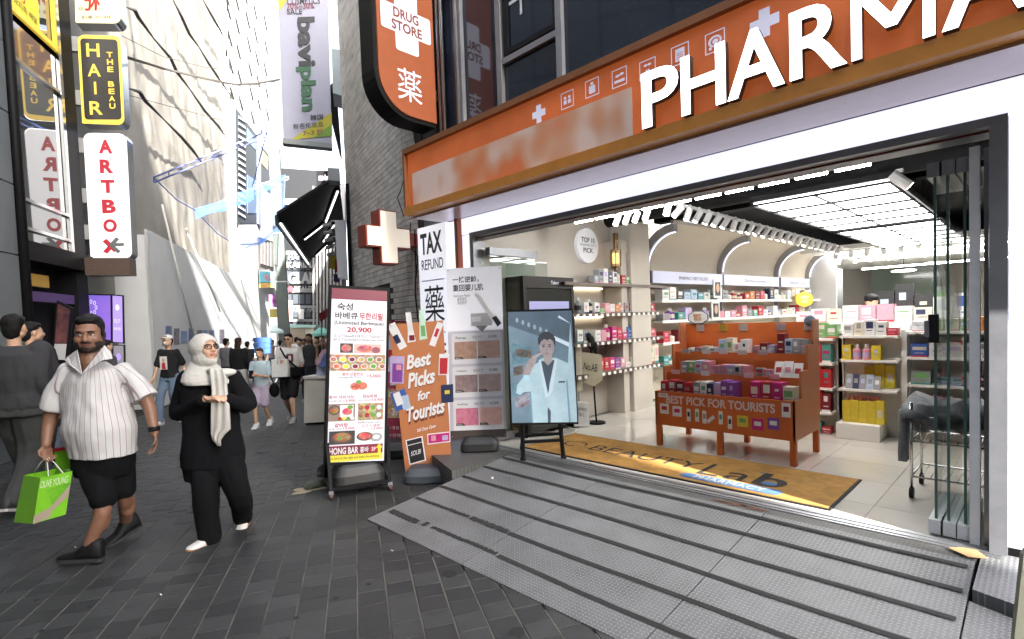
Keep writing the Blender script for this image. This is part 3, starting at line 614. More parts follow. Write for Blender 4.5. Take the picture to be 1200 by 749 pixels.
m_ = MB(); m_.par(ST(10.2, TL-.02, zy+.12), S_*.8, T_*.025, Z_*.5); o = m_.build('window_poster', M('yellow_poster', (.75, .62, .05), .5, emit=.06), lb)
sh = Sheet(ST(10.2, TL+.008, zy+.62), S_*.8, Z_*-.5, T_); REDI = M('red_ink', (.42, .025, .02), .5); sh.text('粥', .1, .05, .5, .6, REDI, 2); sh.text('낙지죽 배달', .1, .68, .9, .9, DINK, 2); sh.done(o)
m_ = MB(); m_.par(ST(11.44, TL-.02, zc), S_*.10, T_*.08, Z_*7.4); m_.build('chrome_edge', CHROME, lb)
m_ = MB(); m_.prism([ST(11.54, TL+.06), ST(11.95, TL+.06), ST(11.95, TL-.6), ST(11.54, TL-.6)], (0, 0, 10.5)); 
m_.build('black_corner_column', BLACK, lb)
m_ = MB(); m_.par(ST(9.85, TL-.3, 2.80), S_*2.15, T_*.45, Z_*.30); m_.build('canopy_fascia', BLACK, lb)
m_ = MB(); m_.par(ST(11.65, TL+.15, 2.72), S_*.30, T_*.72, Z_*.32); m_.build('canopy_end', WOODB, lb)
for z in (3.45, 4.15, 5.1, 6.0, 7.0): m_ = MB(); m_.par(ST(12.1, TL-.05, z), S_*.08, T_*.2, Z_*.28); m_.build('sign_bracket', M('bracket_grey', (.36, .36, .35), .6, var=.15), lb)
# shop under the canopy
m_ = MB(); m_.par(ST(9.95, TL-.6, -.25), S_*2.0, T_*-.05, Z_*3.1); m_.build('shop_back', M('shop_dark', (.02, .016, .025), .5), lb)
sc_ = thing('menu_light_box', ST(11, TL-.2, 1.2), 'lit white menu panel with black Korean words in the left shop', 'sign')
m_ = MB(); m_.par(ST(10.2, TL-.35, 1.15), S_*1.1, T_*-.05, Z_*.95); m_.build('panel', M('lit_menu', (.8, .81, .8), .5, emit=.14), sc_)
sh = Sheet(ST(10.2, TL-.345, 2.10), S_*1.1, Z_*-.95, T_); sh.text('담배 바꿔\n미니 전자', .15, .25, .9, .75, DINK, 2, bold=.02); sh.disc(.5, .85, .12, .12, M('disc_grey', (.4, .4, .38), .5), 2); sh.done(sc_)
m_ = MB(); m_.par(ST(10.0, TL+.02, 2.18), S_*1.5, T_*-.04, Z_*.16); m_.build('purple_valance', M('purple_print', (.09, .05, .16), .5), lb)
m_ = MB(); m_.par(ST(10.1, TL+.02, 2.42), S_*.6, T_*-.04, Z_*.2); m_.build('gold_lettering_board', M('gold', (.45, .27, .05), .5), lb)
lp = thing('leaning_poster', ST(11.2, -4.35, 0), 'tall dark glossy poster panel leaning in front of the vape shop screens', 'sign')
a = gS(63, 352, 10.9); b = gS(85, 360, 10.9)
m_ = MB(); m_.prism([gS(66, 352, 10.9), gS(85, 361, 10.9), gS(80, 425, 10.9), gS(60, 422, 10.9)], S_*.06); m_.build('panel', BLACK, lp)
m_ = MB(); m_.prism([gS(68, 356, 10.89), gS(82, 363, 10.89), gS(78, 402, 10.89), gS(64, 402, 10.89)], S_*.005); m_.build('poster', M('pink_poster', (.20, .075, .07), .25, col2=(.03, .02, .03), vscale=4), lp)
m_ = MB(); m_.prism([gS(64, 403, 10.89), gS(78, 403, 10.89), gS(76, 422, 10.89), gS(61, 421, 10.89)], S_*.005); m_.build('poster_foot', M('pale_grey', (.45, .45, .46), .4), lp)
# purple screens
def screen(name, p, s, mat, label, txt=None, dz=.08):
    o = thing(name, gS(*p[0], s), label, 'screen')
    m_ = MB(); m_.prism([gS(x, y, s) for x, y in p], S_*dz); m_.build('bezel', BLACK, o)
    cx = sum(q[0] for q in p)/4; cy = sum(q[1] for q in p)/4; P = [gS(cx+(x-cx)*.93, cy+(y-cy)*.95, s-.004) for x, y in p]
    m_ = MB(); m_.add(P, ((0, 1, 2, 3),)); m_.build('screen_face', mat, o)
    sh = Sheet(P[0]-S_*.003, P[1]-P[0], P[3]-P[0], -S_)
    if txt: txt(sh)
    sh.done(o)
PUR = M('purple_screen', (.13, .08, .40), .3, emit=.16, col2=(.22, .11, .42), vscale=1.2); LIL = M('lilac_screen', (.30, .22, .60), .3, emit=.16); TW = M('print_white', (.7, .7, .78), .5, emit=.06)
def elf(sh):
    sh.text('ELFBAR', .3, .50, .72, .62, TW)
    for k in range(7): a = k*.9; sh.disc(.5+.11*math.cos(a), .27+.13*math.sin(a), .035, .045, TW, 2); sh.disc(.5+.11*math.cos(a), .27+.13*math.sin(a), .022, .03, PUR, 3)
    sh.text('ELFBAR MODE', .38, .78, .8, .86, TW)
screen('advert_screen', [(84, 344), (131, 345), (131.5, 402), (85, 401)], 12.0, PUR, 'large purple screen reading ELFBAR under the brown canopy', elf)
screen('advert_screen', [(131.5, 345), (143.5, 346), (144.5, 403), (132, 402)], 12.02, LIL, 'narrow lilac screen right of the large purple screen', lambda sh: (sh.disc(.5, .25, .22, .07, TW, 2), sh.text('ELF', .2, .5, .8, .58, TW), sh.text('BAR 600', .15, .68, .85, .74, TW)))
screen('advert_screen', [(118, 404), (132, 404), (133, 450), (118, 450)], 12.0, M('dark_screen', (.03, .015, .05), .3, emit=.15), 'dark lower screen with small orange print below the purple one', lambda sh: sh.text('NEW', .2, .3, .8, .5, M('orange_print', (.5, .12, .05), .5)))
screen('advert_screen', [(132.5, 404), (145, 404), (146, 450), (133, 450)], 12.02, M('grey_screen', (.22, .21, .24), .3, emit=.08), 'grey lower side screen with pale print beside the white hoarding', lambda sh: (sh.disc(.5, .3, .25, .1, LIL, 2), sh.rect(.15, .6, .85, .9, M('pale_grey'if 0 else 'pg2', (.5, .5, .48), .5), 2)))
# blade signs of the left building
def blade(name, quad_, s, th, fmat, smat, label, draw, r=.12):
    P = [gS(x, y, s) for x, y in quad_]; tl, tr, br, bl = P; base = (bl+br)/2
    o = thing(name, base, label, 'sign')
    u, v = tr-tl, bl-tl
    def pt(a, b, sx=1.0): return tl+(tr-tl)*a+((bl+(br-bl)*a)-(tl+(tr-tl)*a))*b
    W, H = u.length, v.length; pts = []
    for cx, cy, a0 in ((1, 0, 0), (0, 0, 90), (0, 1, 180), (1, 1, 270)):
        rad = r if (cx, cy) in ((1, 1), (0, 0), (1, 0)) else .02
        for k in range(6):
            t = R_(a0+k*18); ox = (cx*W-(rad if cx else -rad))+rad*math.cos(t); oy = (cy*H-(rad if cy else -rad))-rad*math.sin(t); pts.append((ox/W, oy/H))
    m_ = MB(); m_.prism([pt(a, b)+S_*.012 for a, b in pts], S_*th); m_.build('housing', smat, o)
    m_ = MB(); m_.prism([pt(.5+(a-.5)*.985, .5+(b-.5)*.99) for a, b in pts], S_*.011); m_.build('sign_face', fmat, o)
    sh = Sheet(tl-S_*.003, u, v, -S_); draw(sh); sh.done(o); return o
RED = M('artbox_red', (.50, .028, .045), .45); GRY = M('artbox_grey', (.13, .14, .14), .45)
def art(sh):
    for ch, y0, y1 in (('A', .055, .165), ('R', .21, .32), ('T', .37, .475), ('B', .525, .635), ('O', .68, .785)): sh.text(ch, .34, y0, .66, y1, RED, 2, bold=.05)
    sh.poly([(.30, .855), (.40, .835), (.66, .925), (.56, .945)], RED, 2); sh.poly([(.30, .935), (.40, .955), (.50, .92), (.42, .895)], RED, 2)
    sh.poly([(.44, .885), (.62, .825), (.70, .84), (.52, .905)], GRY, 3); sh.poly([(.44, .885), (.52, .875), (.72, .94), (.64, .955)], GRY, 3); sh.poly([(.46, .872), (.80, .872), (.80, .898), (.46, .898)], GRY, 3.5)
blade('artbox_sign', [(97, 155), (148, 156), (155, 303), (106, 305)], 12.04, .28, M('artbox_face', (.82, .81, .84), .35, emit=.14), CHROME, 'tall white vertical sign with red letters ARTBOX', art)
YF_ = M('sign_yellow', (.80, .55, .08), .45, emit=.12); DKF = M('sign_charcoal', (.035, .032, .03), .4)
def hair(sh):
    sh.rrect(.07, .045, .93, .955, .08, DKF, 1, asp=.5)
    for ch, y0, y1 in (('H', .10, .25), ('A', .33, .47), ('I', .53, .67), ('R', .75, .90)): sh.text(ch, .2 if ch != 'I' else .33, y0, .5 if ch != 'I' else .38, y1, YF_, 4, bold=.015)
    for k, ch in enumerate('THE BEAU'):
        if ch != ' ': sh.text(ch, .66, .19+k*.083, .80, .19+k*.083+.06, YF_, 4, bold=.02)
blade('hair_salon_sign', [(90, 40), (141, 42), (146, 147), (96, 145)], 12.04, .28, YF_, CHROME, 'black vertical sign with yellow rim reading HAIR THE BEAU', hair)
def jook(sh):
    sh.text('粥', .22, .52, .74, .84, REDI, 2, bold=.015); sh.text('4F', .08, .78, .2, .84, REDI, 2); sh.text('創業 2014年', .15, .90, .85, .95, DINK, 2)
    sh.text('자연', .2, .1, .8, .4, REDI, 2)
blade('porridge_sign', [(86, -60), (137, -59), (142, 28), (88, 27)], 12.04, .28, M('porridge_face', (.72, .66, .40), .45, emit=.1), CHROME, 'cream yellow vertical sign with a red character above the hair sign', jook)
# ================================================================== hoarding and scrim covered building
HT = -4.86; HS0 = 15.2
HMAT = M('hoarding_white', (.58, .59, .60), .6, spec=.1, var=.06, vscale=1.0)
hd = thing('site_hoarding', ST(18, HT, -.4), 'tall white steel site hoarding along the left of the street', 'hoarding')
m_ = MB(); m_.par(ST(HS0, HT-1.9, -.4), T_*1.9, S_*.06, Z_*4.45); m_.build('end_panel', HMAT, hd)
for i in range(38):
    s0 = HS0+.02+i*.5; m_ = MB(); z1 = 4.2-GK*(s0-15)
    m_.par(ST(s0, HT-.0, -1.2), S_*.497, T_*-.05, Z_*(z1+1.2)); m_.build('hoarding_panel', HMAT, hd)
m_ = MB(); m_.par(ST(HS0-.05, HT-.02, -.4), S_*.07, T_*.06, Z_*4.5); m_.build('corner_post', M('galv_post', (.6, .61, .6), .4, metal=.5), hd)
PB = [M('poster_blue_%d' % i, c, .5, col2=d, vscale=6) for i, (c, d) in enumerate([((.05, .09, .22), (.2, .25, .4)), ((.03, .05, .12), (.25, .2, .2)), ((.25, .35, .5), (.1, .15, .4))])]
for k, (x0, x1, y0, y1) in enumerate(((194, 201, 382, 406), (204, 210, 385, 404), (212, 219, 388, 402), (221, 227, 385, 402), (231, 237, 387, 402), (238, 243, 387, 401), (245, 251, 387, 401), (257, 263, 386, 402))):
    P = [gT(x, y, HT+.012) for x, y in ((x0, y0), (x1, y0), (x1, y1), (x0, y1))]; m_ = MB(); m_.prism(P, T_*.004)
    tag(m_.build('poster', PB[k % 3], None), 'small %s event poster, number %s from the left on the white hoarding' % (('blue', 'navy', 'pale blue')[k % 3], ('one', 'two', 'three', 'four', 'five', 'six', 'seven', 'eight')[k]), 'poster', 'posters pasted on the hoarding')
TARP = M('tarp_cream', (.285, .268, .238), .8, spec=.05, var=.12, vscale=1.1, bump=.4, bscale=9)
WHT0 = M('pale_tube', (.6, .6, .58), .5); ROPE = M('rope_dark', (.05, .045, .04), .8)
sb = thing('scaffold_building', ST(20, -6, 0), 'tall building site wrapped in cream tarpaulin with dark rope seams', 'building')
m_ = MB(); m_.prism([ST(12.4, -5.6), ST(27.2, -5.6), ST(27.2, -14), ST(12.4, -14)], (0, 0, 22)); m_.build('wall_core', M('site_grey', (.25, .24, .22), .9), sb)
NS, NZ = 110, 130
vs = []; fs = []
for j in range(NZ+1):
    for i in range(NS+1):
        z = 3.7+j*.145; s = 12.5+i*(14.4)/NS
        if s > 26.9-(0): s = 26.9
        p = Vector((s*.7+z*.18, z*.22, 0)); d = noise.noise(p*1.0)*.07+noise.noise(Vector((s*2.2+z*.5, z*.5, 3)))*.04+noise.noise(Vector((s*6+z*2.5, z*1.4, 9)))*.04
        d += -.045*abs(math.sin((s+z*.62)*.85))**.35
        vs.append(ST(s, HT-.42+d, z))
for j in range(NZ):
    for i in range(NS):
        a = j*(NS+1)+i; fs.append((a, a+1, a+NS+2, a+NS+1))
m_ = MB(); m_.add(vs, fs); m_.build('tarpaulin', TARP, sb, smooth=True)
def onw(pts, t=-4.98): return [gT(x, y, t) for x, y in pts]
for pts in ([(148, 8), (158, 12), (162, 20), (180, 45), (200, 68), (207, 84), (222, 104), (240, 130), (256, 148), (268, 165)], [(152, 104), (164, 108), (170, 118), (192, 140), (212, 160), (225, 175), (236, 190)], [(203, 0), (213, 20), (222, 40), (233, 55), (245, 75), (262, 100), (270, 112)], [(238, 0), (248, 18), (258, 35), (264, 48), (266, 66)]):
    m_ = MB(); P = onw(pts); n_ = len(P); m_.tube(P, [.02+.035*abs(math.sin(i*2.1)) for i in range(n_)], 6); m_.build('rope_seam', ROPE, sb, smooth=True)
# slanting steel stays between tarp and hoarding
for pts in (((190, 240), (228, 400)), ((218, 268), (258, 365))):
    m_ = MB(); m_.tube(onw(pts, -4.7), .03, 6); m_.build('scaffold_tube', WHT0, sb, smooth=True)
# overhead cables
for pts, lb_, r in (([(146, 66), (190, 80), (240, 92), (275, 99), (300, 98), (328, 93)], 'thick black overhead cable bundle crossing before the tarpaulin', .035), ([(146, 68), (200, 83), (262, 98), (285, 101), (310, 99), (328, 94)], 'thin black cable sagging just under the thick overhead bundle', .014), ([(143, 42), (190, 66), (240, 79), (290, 84), (328, 85)], 'thin grey wire highest above the street', .009), ([(152, 112), (200, 125), (260, 141), (330, 160)], 'thin grey wire passing above the blue net truss', .008)):
    P = [at(x, y, 11+i*.5) for i, (x, y) in enumerate(pts)]; m_ = MB(); m_.tube(P, r*.75, 6); tag(m_.build('overhead_cable', ROPE, smooth=True), lb_, 'cable', 'cables over the street')
# blue net on trusses
NETB = M('blue_net', (.12, .22, .55), .7, alpha=.26, spec=0); NETF = M('blue_net_fold', (.10, .20, .55), .7, alpha=.55, spec=0); BLU = M('blue_paint', (.02, .035, .16), .5)
nt_ = thing('debris_net', ST(17, -4, 5.5), 'translucent blue debris net hung from two thin trusses over the street', 'net')
def truss(p, q, h, nm='truss'):
    m_ = MB(); u = Z_*h; m_.bar(p, q, .035, .035); m_.bar(p-u, q-u, .035, .035)
    for k in range(9): a = p.lerp(q, k/8); m_.bar(a, a-u, .025, .025, up=S_)
    m_.build(nm, BLU if nm == 'truss' else DKSTEEL, nt_)
A = gT(180, 208, -4.75); O1 = gS(313, 154, A.dot(S_)+.4); Bn = gT(228, 246, -4.75); Cn = gT(275, 287, -4.75); O2 = gS(338, 207, Cn.dot(S_)*.86)
truss(A, O1, .13); truss(gS(296, 218, O2.dot(S_)), O2, .10, 'outrigger')
def net(P, nm='net_sheet', sag=.25, mat=NETB):
    m_ = MB(); a, b, c, d = P; N = 14; vs = []; fs = []
    for j in range(N+1):
        for i in range(N+1):
            u, v = i/N, j/N; p = a.lerp(b, u).lerp(d.lerp(c, u), v); p = p-Z_*(sag*math.sin(math.pi*u)*math.sin(math.pi*v))+Z_*noise.noise(p*1.5)*.12; vs.append(p)
    for j in range(N):
        for i in range(N): k = j*(N+1)+i; fs.append((k, k+1, k+N+2, k+N+1))
    m_.add(vs, fs); m_.build(nm, mat, nt_, smooth=True)
E1 = gS(334, 205, O2.dot(S_)); E2 = gS(332, 262, O2.dot(S_)*1.0); 
net([A, O1.lerp(A, .35), gS(262, 232, A.dot(S_)+1.5), Bn], sag=.2)
net([Bn, E1, E1-Z_*.25, Bn-Z_*.30], 'net_fold', .3, NETF); net([Bn-Z_*.1, E1-Z_*.15, E2, Cn], sag=.3); net([Cn, E2, E2-Z_*.3, Cn-Z_*.22], 'net_fold', .25, NETF)
for ps in ([A, A.lerp(Bn, .5)-Z_*.12, Bn, Bn.lerp(Cn, .5)-Z_*.15, Cn], [Bn, Bn.lerp(E1, .5)-Z_*.2, E1], [Cn, Cn.lerp(E2, .5)-Z_*.35, E2], [E1, E2], [gS(296, 218, O2.dot(S_)), O1]):
    m_ = MB(); m_.tube(ps, .016, 6); m_.build('net_edge', M('net_edge_blue', (.10, .20, .55), .7, spec=0), nt_, smooth=True)
# ================================================================== perforated white building and neighbours
WHT = M('white_render', (.66, .66, .64), .8, spec=0, var=.08, vscale=.8)
wb = thing('white_perforated_building', ST(30, -6, 0), 'white building with rows of small dark diamond notches beyond the tarpaulin', 'building')
m_ = MB(); m_.prism([ST(27, -4.9), ST(39, -4.9), ST(39, -12), ST(27, -12)], (0, 0, 26)); m_.build('wall', WHT, wb)
NOT = M('notch_dark', (.05, .05, .05), .9, spec=0); cnt = 0
for nx, ny in ((478, 45), (515, 5), (595, 45), (563, 85), (517, 108), (598, 150), (484, 165), (568, 192), (522, 222), (603, 250), (489, 287), (573, 300), (527, 335), (608, 350), (492, 403), (579, 407), (533, 452), (613, 457), (584, 513), (618, 553), (470, -20), (552, -25), (590, -50), (640, 95), (643, 200), (640, 300), (646, 400), (650, 500)):
    x, y = 140+nx/3.747, ny/3.747; p_ = gT(x, y, -4.9); h_ = .20*(p_-CAM).length/33
    m_ = MB(); m_.prism([p_+Z_*h_*1.6-S_*h_*2, p_+S_*h_*3.4-Z_*h_*.6, p_-Z_*h_*1.7+S_*h_*.6, p_-S_*h_*2.4-Z_*h_*.2], T_*.012); m_.build('notch', NOT, wb)
def wall_open(pts, mat, nm, t=-4.88, w=.03):
    m_ = MB(); m_.prism([gT(x, y, t) for x, y in pts], T_*-w); return m_.build(nm, mat, wb)
DG = M('louvre_grey', (.09, .10, .11), .7, spec=0); BG = M('pale_blue_glass', (.16, .22, .34), .5, spec=.1)
wall_open([(276, 126), (302, 160), (303, 262), (278, 262)], DG, 'window_recess')
wall_open([(303, 166), (317, 184), (318, 228), (304, 215)], DG, 'window_recess')
for k in range(16): 
    y = 136+k*7.5; wall_open([(280, y), (288, y+5+k*.0), (288, y+7.5), (280, y+2.5)], WHT, 'louvre', -4.84, .02)
wall_open([(290, 150), (300, 163), (300, 176), (290, 166)], BG, 'window_pane', -4.86); wall_open([(290, 205), (301, 212), (301, 250), (290, 250)], BG, 'window_pane', -4.86); wall_open([(305, 172), (314, 184), (314, 200), (305, 190)], M('cream_blind', (.3, .27, .2), .6, spec=0), 'window_pane', -4.86)
wall_open([(303, 262), (303, 126), (306, 130), (306, 266)], M('wall_pier_white', (.3, .32, .38), .6, spec=0), 'pier', -4.80, .1)
wall_open([(304, 278), (320, 283), (321, 318), (305, 312)], M('ac_shelf', (.06, .06, .06), .7, spec=0), 'window_recess', -4.8, .1)
for k in range(4): wall_open([(306+k*3.7, 284), (308.5+k*3.7, 285), (308.5+k*3.7, 310+k), (306+k*3.7, 309+k)], M('ac_white', (.3, .29, .28), .5, spec=0), 'vent_slat', -4.78, .05)
m_ = MB(); m_.par(gT(303, 316, -4.8), S_*5.5, T_*.5, Z_*-.3); m_.build('ledge', M('ledge_grey', (.4, .4, .4), .7), wb)
def flatsign(nm, quad_, s, mat, label, draw=None, cat='sign', th=.08, grp=None):
    P = [gS(x, y, s) for x, y in quad_]; o = thing(nm, P[3], label, cat, grp); m_ = MB(); m_.prism(P, S_*th); m_.build('board', mat, o)
    sh = Sheet(P[0]-S_*.01, P[1]-P[0], P[3]-P[0], -S_, 1, 1)
    if draw: draw(sh)
    sh.done(o); return o
flatsign('shop_sign', [(304, 318), (322, 319), (322, 331), (304, 331)], 30, M('aqua', (.10, .27, .34), .6, spec=0), 'aqua shop sign with red print beyond the white building', lambda sh: sh.text('세일', .3, .2, .8, .8, RED, 2))
flatsign('shop_sign', [(304, 331.5), (322, 331.5), (322, 337), (304, 337)], 30.05, M('yellow2', (.42, .36, .12), .6, spec=0), 'thin yellow strip sign under the aqua one', lambda sh: sh.text('SALE 50%', .1, .2, .9, .8, RED, 2))
flatsign('shop_sign', [(315, 345), (336, 348), (329, 361), (315, 359)], 25, M('pink_sign', (.35, .14, .36), .6, spec=0), 'pink slanted flag sign with black lettering beside the grey post', lambda sh: sh.text('FNT', .15, .35, .7, .75, DINK, 2, shear=.4))
flatsign('shop_sign', [(316, 362), (329, 362), (329, 372), (316, 372)], 25, M('yellow2', (.42, .36, .12), .6, spec=0), 'small pale yellow sign hung under the pink flag', None)
pt_ = thing('steel_post', gS(333, 385, 24), 'thick grey green steel post standing beyond the black awning', 'post'); P0 = gS(333, 392, 24); m_ = MB(); m_.box(P0+Z_*3.5, .42, .42, 8.5, ax=T_, ay=S_); m_.build('shaft', M('post_green', (.11, .13, .125), .6, var=.1, spec=.1), pt_)
for z in (2.2, 4.2, 6.2): m_ = MB(); m_.box(P0+Z_*z, .44, .44, .05, ax=T_, ay=S_); m_.build('band', M('pale_grey3', (.45, .48, .48), .4), pt_)
# far end of the street
eb = thing('department_building', ST(48, 0, 0), 'dark glazed building with white signs closing the far end of the street', 'building')
def E(x, y, s=46): return gS(x, y, s)
def ebx(pts, mat, nm, s=46, w=.1, par=None): m_ = MB(); m_.prism([E(x, y, s) for x, y in pts], S_*w); return m_.build(nm, mat, par or eb)
ebx([(318, 196), (372, 200), (372, 420), (318, 420)], M('far_dark', (.022, .023, .026), .6, spec=.05), 'wall', 46, 8)
for k in range(5):
    x = 336+k*7.4
    for (y0, y1) in ((300, 316), (318, 333), (345, 356), (362, 372), (378, 390)): ebx([(x, y0), (x+5.6, y0), (x+5.6, y1), (x, y1)], M('far_glass', (.06, .07, .085), .4, spec=.1), 'window_pane', 45.95, .04)
for y0, y1 in ((233, 240), (303-9, 299), (338, 343), (358, 361), (374, 377)): ebx([(330, y0), (372, y0), (372, y1), (330, y1)], M('far_white', (.22, .22, .22), .6, spec=0), 'floor_band', 45.9, .1)
sh = Sheet(E(336, 302, 45.8), E(372, 302, 45.8)-E(336, 302, 45.8), E(336, 345, 45.8)-E(336, 302, 45.8), -S_); FWL = M('far_white_print', (.26, .26, .26), .7, spec=0)
sh.text('HANIL', .05, -.08, .7, .06, FWL, 8, bold=.03); sh.text('KARINA', .0, .12, 1, .28, FWL, 8, bold=.04); sh.text('GLAM', .05, .40, 1, .72, FWL, 8, bold=.05); sh.text('BEAUTY', .25, .78, 1, .95, FWL, 8, bold=.03); sh.disc(.12, .86, .09, .08, RED, 8); sh.text('MARKET HALL', .1, 1.35, 1, 1.5, FWL, 8); sh.done(eb)
ebx([(337, 352), (343, 352), (343, 377), (337, 377)], M('far_pink', (.6, .3, .25), .5), 'poster', 45.7, .05); ebx([(350, 362), (356, 362), (356, 374), (350, 374)], M('far_pale', (.5, .5, .5), .5), 'poster', 45.7, .05)
rb = thing('ribbed_building', ST(40, 3, 0), 'grey building with vertical fins right of the dark glazed one', 'building')
ebx([(372, 215), (404, 215), (404, 420), (372, 420)], M('fin_shadow', (.07, .07, .075), .7, spec=0), 'wall', 40, 8, rb)
for k in range(9): ebx([(366+k*4.0, 218+k), (368.2+k*4.0, 218+k), (368.6+k*4.0, 388), (366.4+k*4.0, 388)], M('fin_pale', (.20, .20, .20), .7, var=.15, spec=0), 'fin', 39.4, .5, rb)
hb = thing('hazy_block', ST(70, -6, 0), 'pale distant block with thin floors above the far end of the street', 'building')
ebx([(318, 222), (366, 218), (366, 300), (318, 300)], M('pale_block', (.60, .61, .62), .7, spec=0), 'wall', 62, 6, hb)
for k in range(5): ebx([(322, 228+k*9), (350, 227+k*9), (350, 230+k*9), (322, 231+k*9)], M('pale_window', (.12, .13, .15), .6, spec=0), 'window_band', 61.9, .05, hb)
flatsign('shop_sign', [(371, 200), (393, 200), (393, 226), (371, 226)], 26, M('miso_dark', (.02, .02, .022), .6, spec=0), 'dark sign reading miso above the black awning', lambda sh: (sh.text('miso', .12, .18, .85, .45, TW, 2, bold=.04), sh.rect(0, .72, 1, 1, M('far_red', (.45, .06, .05), .5), 2)))
for q_, c_, lb_ in (([(386, 297), (393, 299), (393, 316), (386, 314)], (.75, .55, .05), 'yellow blade sign beneath the spotlight arms'), ([(392, 303), (398, 305), (398, 320), (392, 318)], (.45, .03, .05), 'red and white blade sign beneath the spotlight arms'), ([(391, 321), (398, 322), (398, 331), (391, 330)], (.07, .04, .20), 'navy blade sign under the red and white one')):
    flatsign('shop_sign', q_, 15, M('sg%d' % int(c_[0]*100), c_, .5), lb_)
# ================================================================== awning, lamps, panel beyond the brick wall
aw = thing('black_awning', ST(10.5, -.4, 3.6), 'black sloping awning with white tube lights on its underside', 'awning')
N1 = gS(397, 206, 9.95); TI = N1.dot(T_); sN = N1.dot(S_); O_1 = gS(324, 252, sN); sF = sN+ (O_1-O_1).length; O_2 = gT(361, 307, O_1.dot(T_)); sF = O_2.dot(S_); N2 = ST(sF, TI, N1.z)
m_ = MB(); m_.prism([O_1, N1, N2, O_2], Z_*.05); m_.build('canvas', M('awning_black', (.012, .016, .016), .7), aw)
m_ = MB(); m_.prism([O_1, O_2, O_2-Z_*.16, O_1-Z_*.16], T_*-.03); m_.build('valance', M('valance_green', (.02, .045, .042), .6), aw)
m_ = MB(); m_.par(N1-S_*.12-T_*.18-Z_*.12, S_*.3, T_*.2, Z_*.22); m_.build('end_bracket', M('bracket_pale', (.38, .40, .42), .5), aw)
TUBE = M('tube_light', (1, 1, 1), .5, emit=.6)
def pl(u, v): return O_1.lerp(O_2, v).lerp(N1.lerp(N2, v), u)-Z_*.06
for (a, b) in (((.02, .05), (.02, .5)), ((.02, .52), (.02, .98)), ((.2, .45), (.62, .42)), ((.66, .40), (.96, .1)), ((.25, .92), (.55, .86)), ((.5, .72), (.8, .55))):
    m_ = MB(); m_.bar(pl(*a), pl(*b), .09, .05); o = m_.build('lamp_housing', BLACK, aw); m_ = MB(); m_.bar(pl(*a)-Z_*.035, pl(*b)-Z_*.035, .03, .02); adopt(m_.build('lamp_tube', TUBE), o)
gp = thing('grey_sign_board', gS(400, 330, 9.9), 'plain light grey upright panel edge below the awning at the brick wall', 'panel')
m_ = MB(); m_.prism([gS(392, 258, 9.6), gS(404.5, 258, 9.6), gS(408, 328, 9.6), gS(396, 326, 9.6)], S_*.12); m_.build('board', M('panel_grey', (.60, .62, .66), .5), gp)
m_ = MB(); m_.prism([gS(404.5, 215, 9.8), gS(409, 215, 9.8), gS(413, 345, 9.8), gS(409, 345, 9.8)], S_*.2); m_.build('dark_edge', BLACK, gp)
for k in range(5):
    o = thing('arm_spotlight', gS(393, 262+k*9, 10.2+k*.5), 'small pale arm spotlight, %s from the top of the row under the awning' % ('first', 'second', 'third', 'fourth', 'last')[k], 'lamp', 'arm spotlights under the awning')
    a = gS(396, 260+k*9.5, 10.2+k*.3); b = gS(383+k*1.2, 264+k*8.5, 10.2+k*.3); m_ = MB(); m_.tube([a, a.lerp(b, .5)+Z_*.05, b], .014, 6); m_.build('arm', STEEL, o, smooth=True)
    m_ = MB(); m_.box(b, .16, .10, .06, ax=(T_*-1+Z_*-.2).normalized(), ay=S_, az=Z_); m_.build('lamp_head', M('lamp_grey', (.45, .46, .47), .4), o, bevel=.01)
ls = thing('downlight_canopy', ST(11, -.5, 5), 'long black strip canopy with small round downlights beside the hanging banner', 'canopy')
c0_ = gT(386, 112, -.45); c1_ = gT(399, 181, -.45)
m_ = MB(); m_.prism([gT(381, 112, -.5), gT(394, 100, -.2), gT(401, 190, -.2), gT(397.5, 181, -.5)], Z_*.15); m_.build('canopy_board', BLACK, ls)
for k, (x, y) in enumerate(((394.5, 129), (396, 143.5), (397, 156), (398, 167), (398.8, 177))):
    p = gT(x-.5, y, -.42); m_ = MB(); m_.ell(p-Z_*.05, .07, .07, .02, nu=10, nv=4); m_.build('downlight', TUBE, ls)
m_ = MB(); m_.prism([ST(9.2, .55), ST(40, .9), ST(40, 9), ST(9.2, 6)], (0, 0, 12)); rbk = thing('street_shop_building', ST(20, 3, 0), 'dark fronted shops running down the right side behind the brick corner', 'building'); m_.build('wall', M('grey_wall', (.22, .22, .21), .8, var=.1), rbk)
# baviplan banner
bv = thing('vertical_banner', gS(360, 170, 8.3), 'long white hanging banner reading baviplan in black and green', 'banner')
SB = 8.3; Q = [gS(323.5, -60, SB), gS(382, -60, SB), gS(389, 171, SB), gS(332, 165, SB)]
BAN = M('banner_cloth', (.42, .42, .52), .6, var=.04)
m_ = MB(); m_.prism(Q, S_*.14); m_.build('banner_box', BAN, bv)
m_ = MB(); m_.bar(gS(331.5, 167, SB+.07), gS(389.5, 173, SB+.07), .16, .07); m_.build('bottom_rail', M('rail_grey', (.28, .31, .30), .5), bv)
sh = Sheet(Q[0]-S_*.006, Q[1]-Q[0], Q[3]-Q[0], -S_)
def vy(y): return (y+60)/229
GRN = M('banner_green', (.035, .13, .06), .5); DKT = M('banner_ink', (.03, .03, .035), .5); YG = M('banner_yellow', (.50, .46, .04), .5); YG2 = M('banner_lime', (.20, .38, .05), .5)
sh.poly([(0, vy(-12)), (.35, vy(-12)), (0, vy(16))], YG, 1)
sh.poly([(.14, 1), (1, vy(140)), (1, 1)], YG, 1); sh.poly([(.62, 1), (1, vy(154)), (1, 1)], YG2, 1.6)
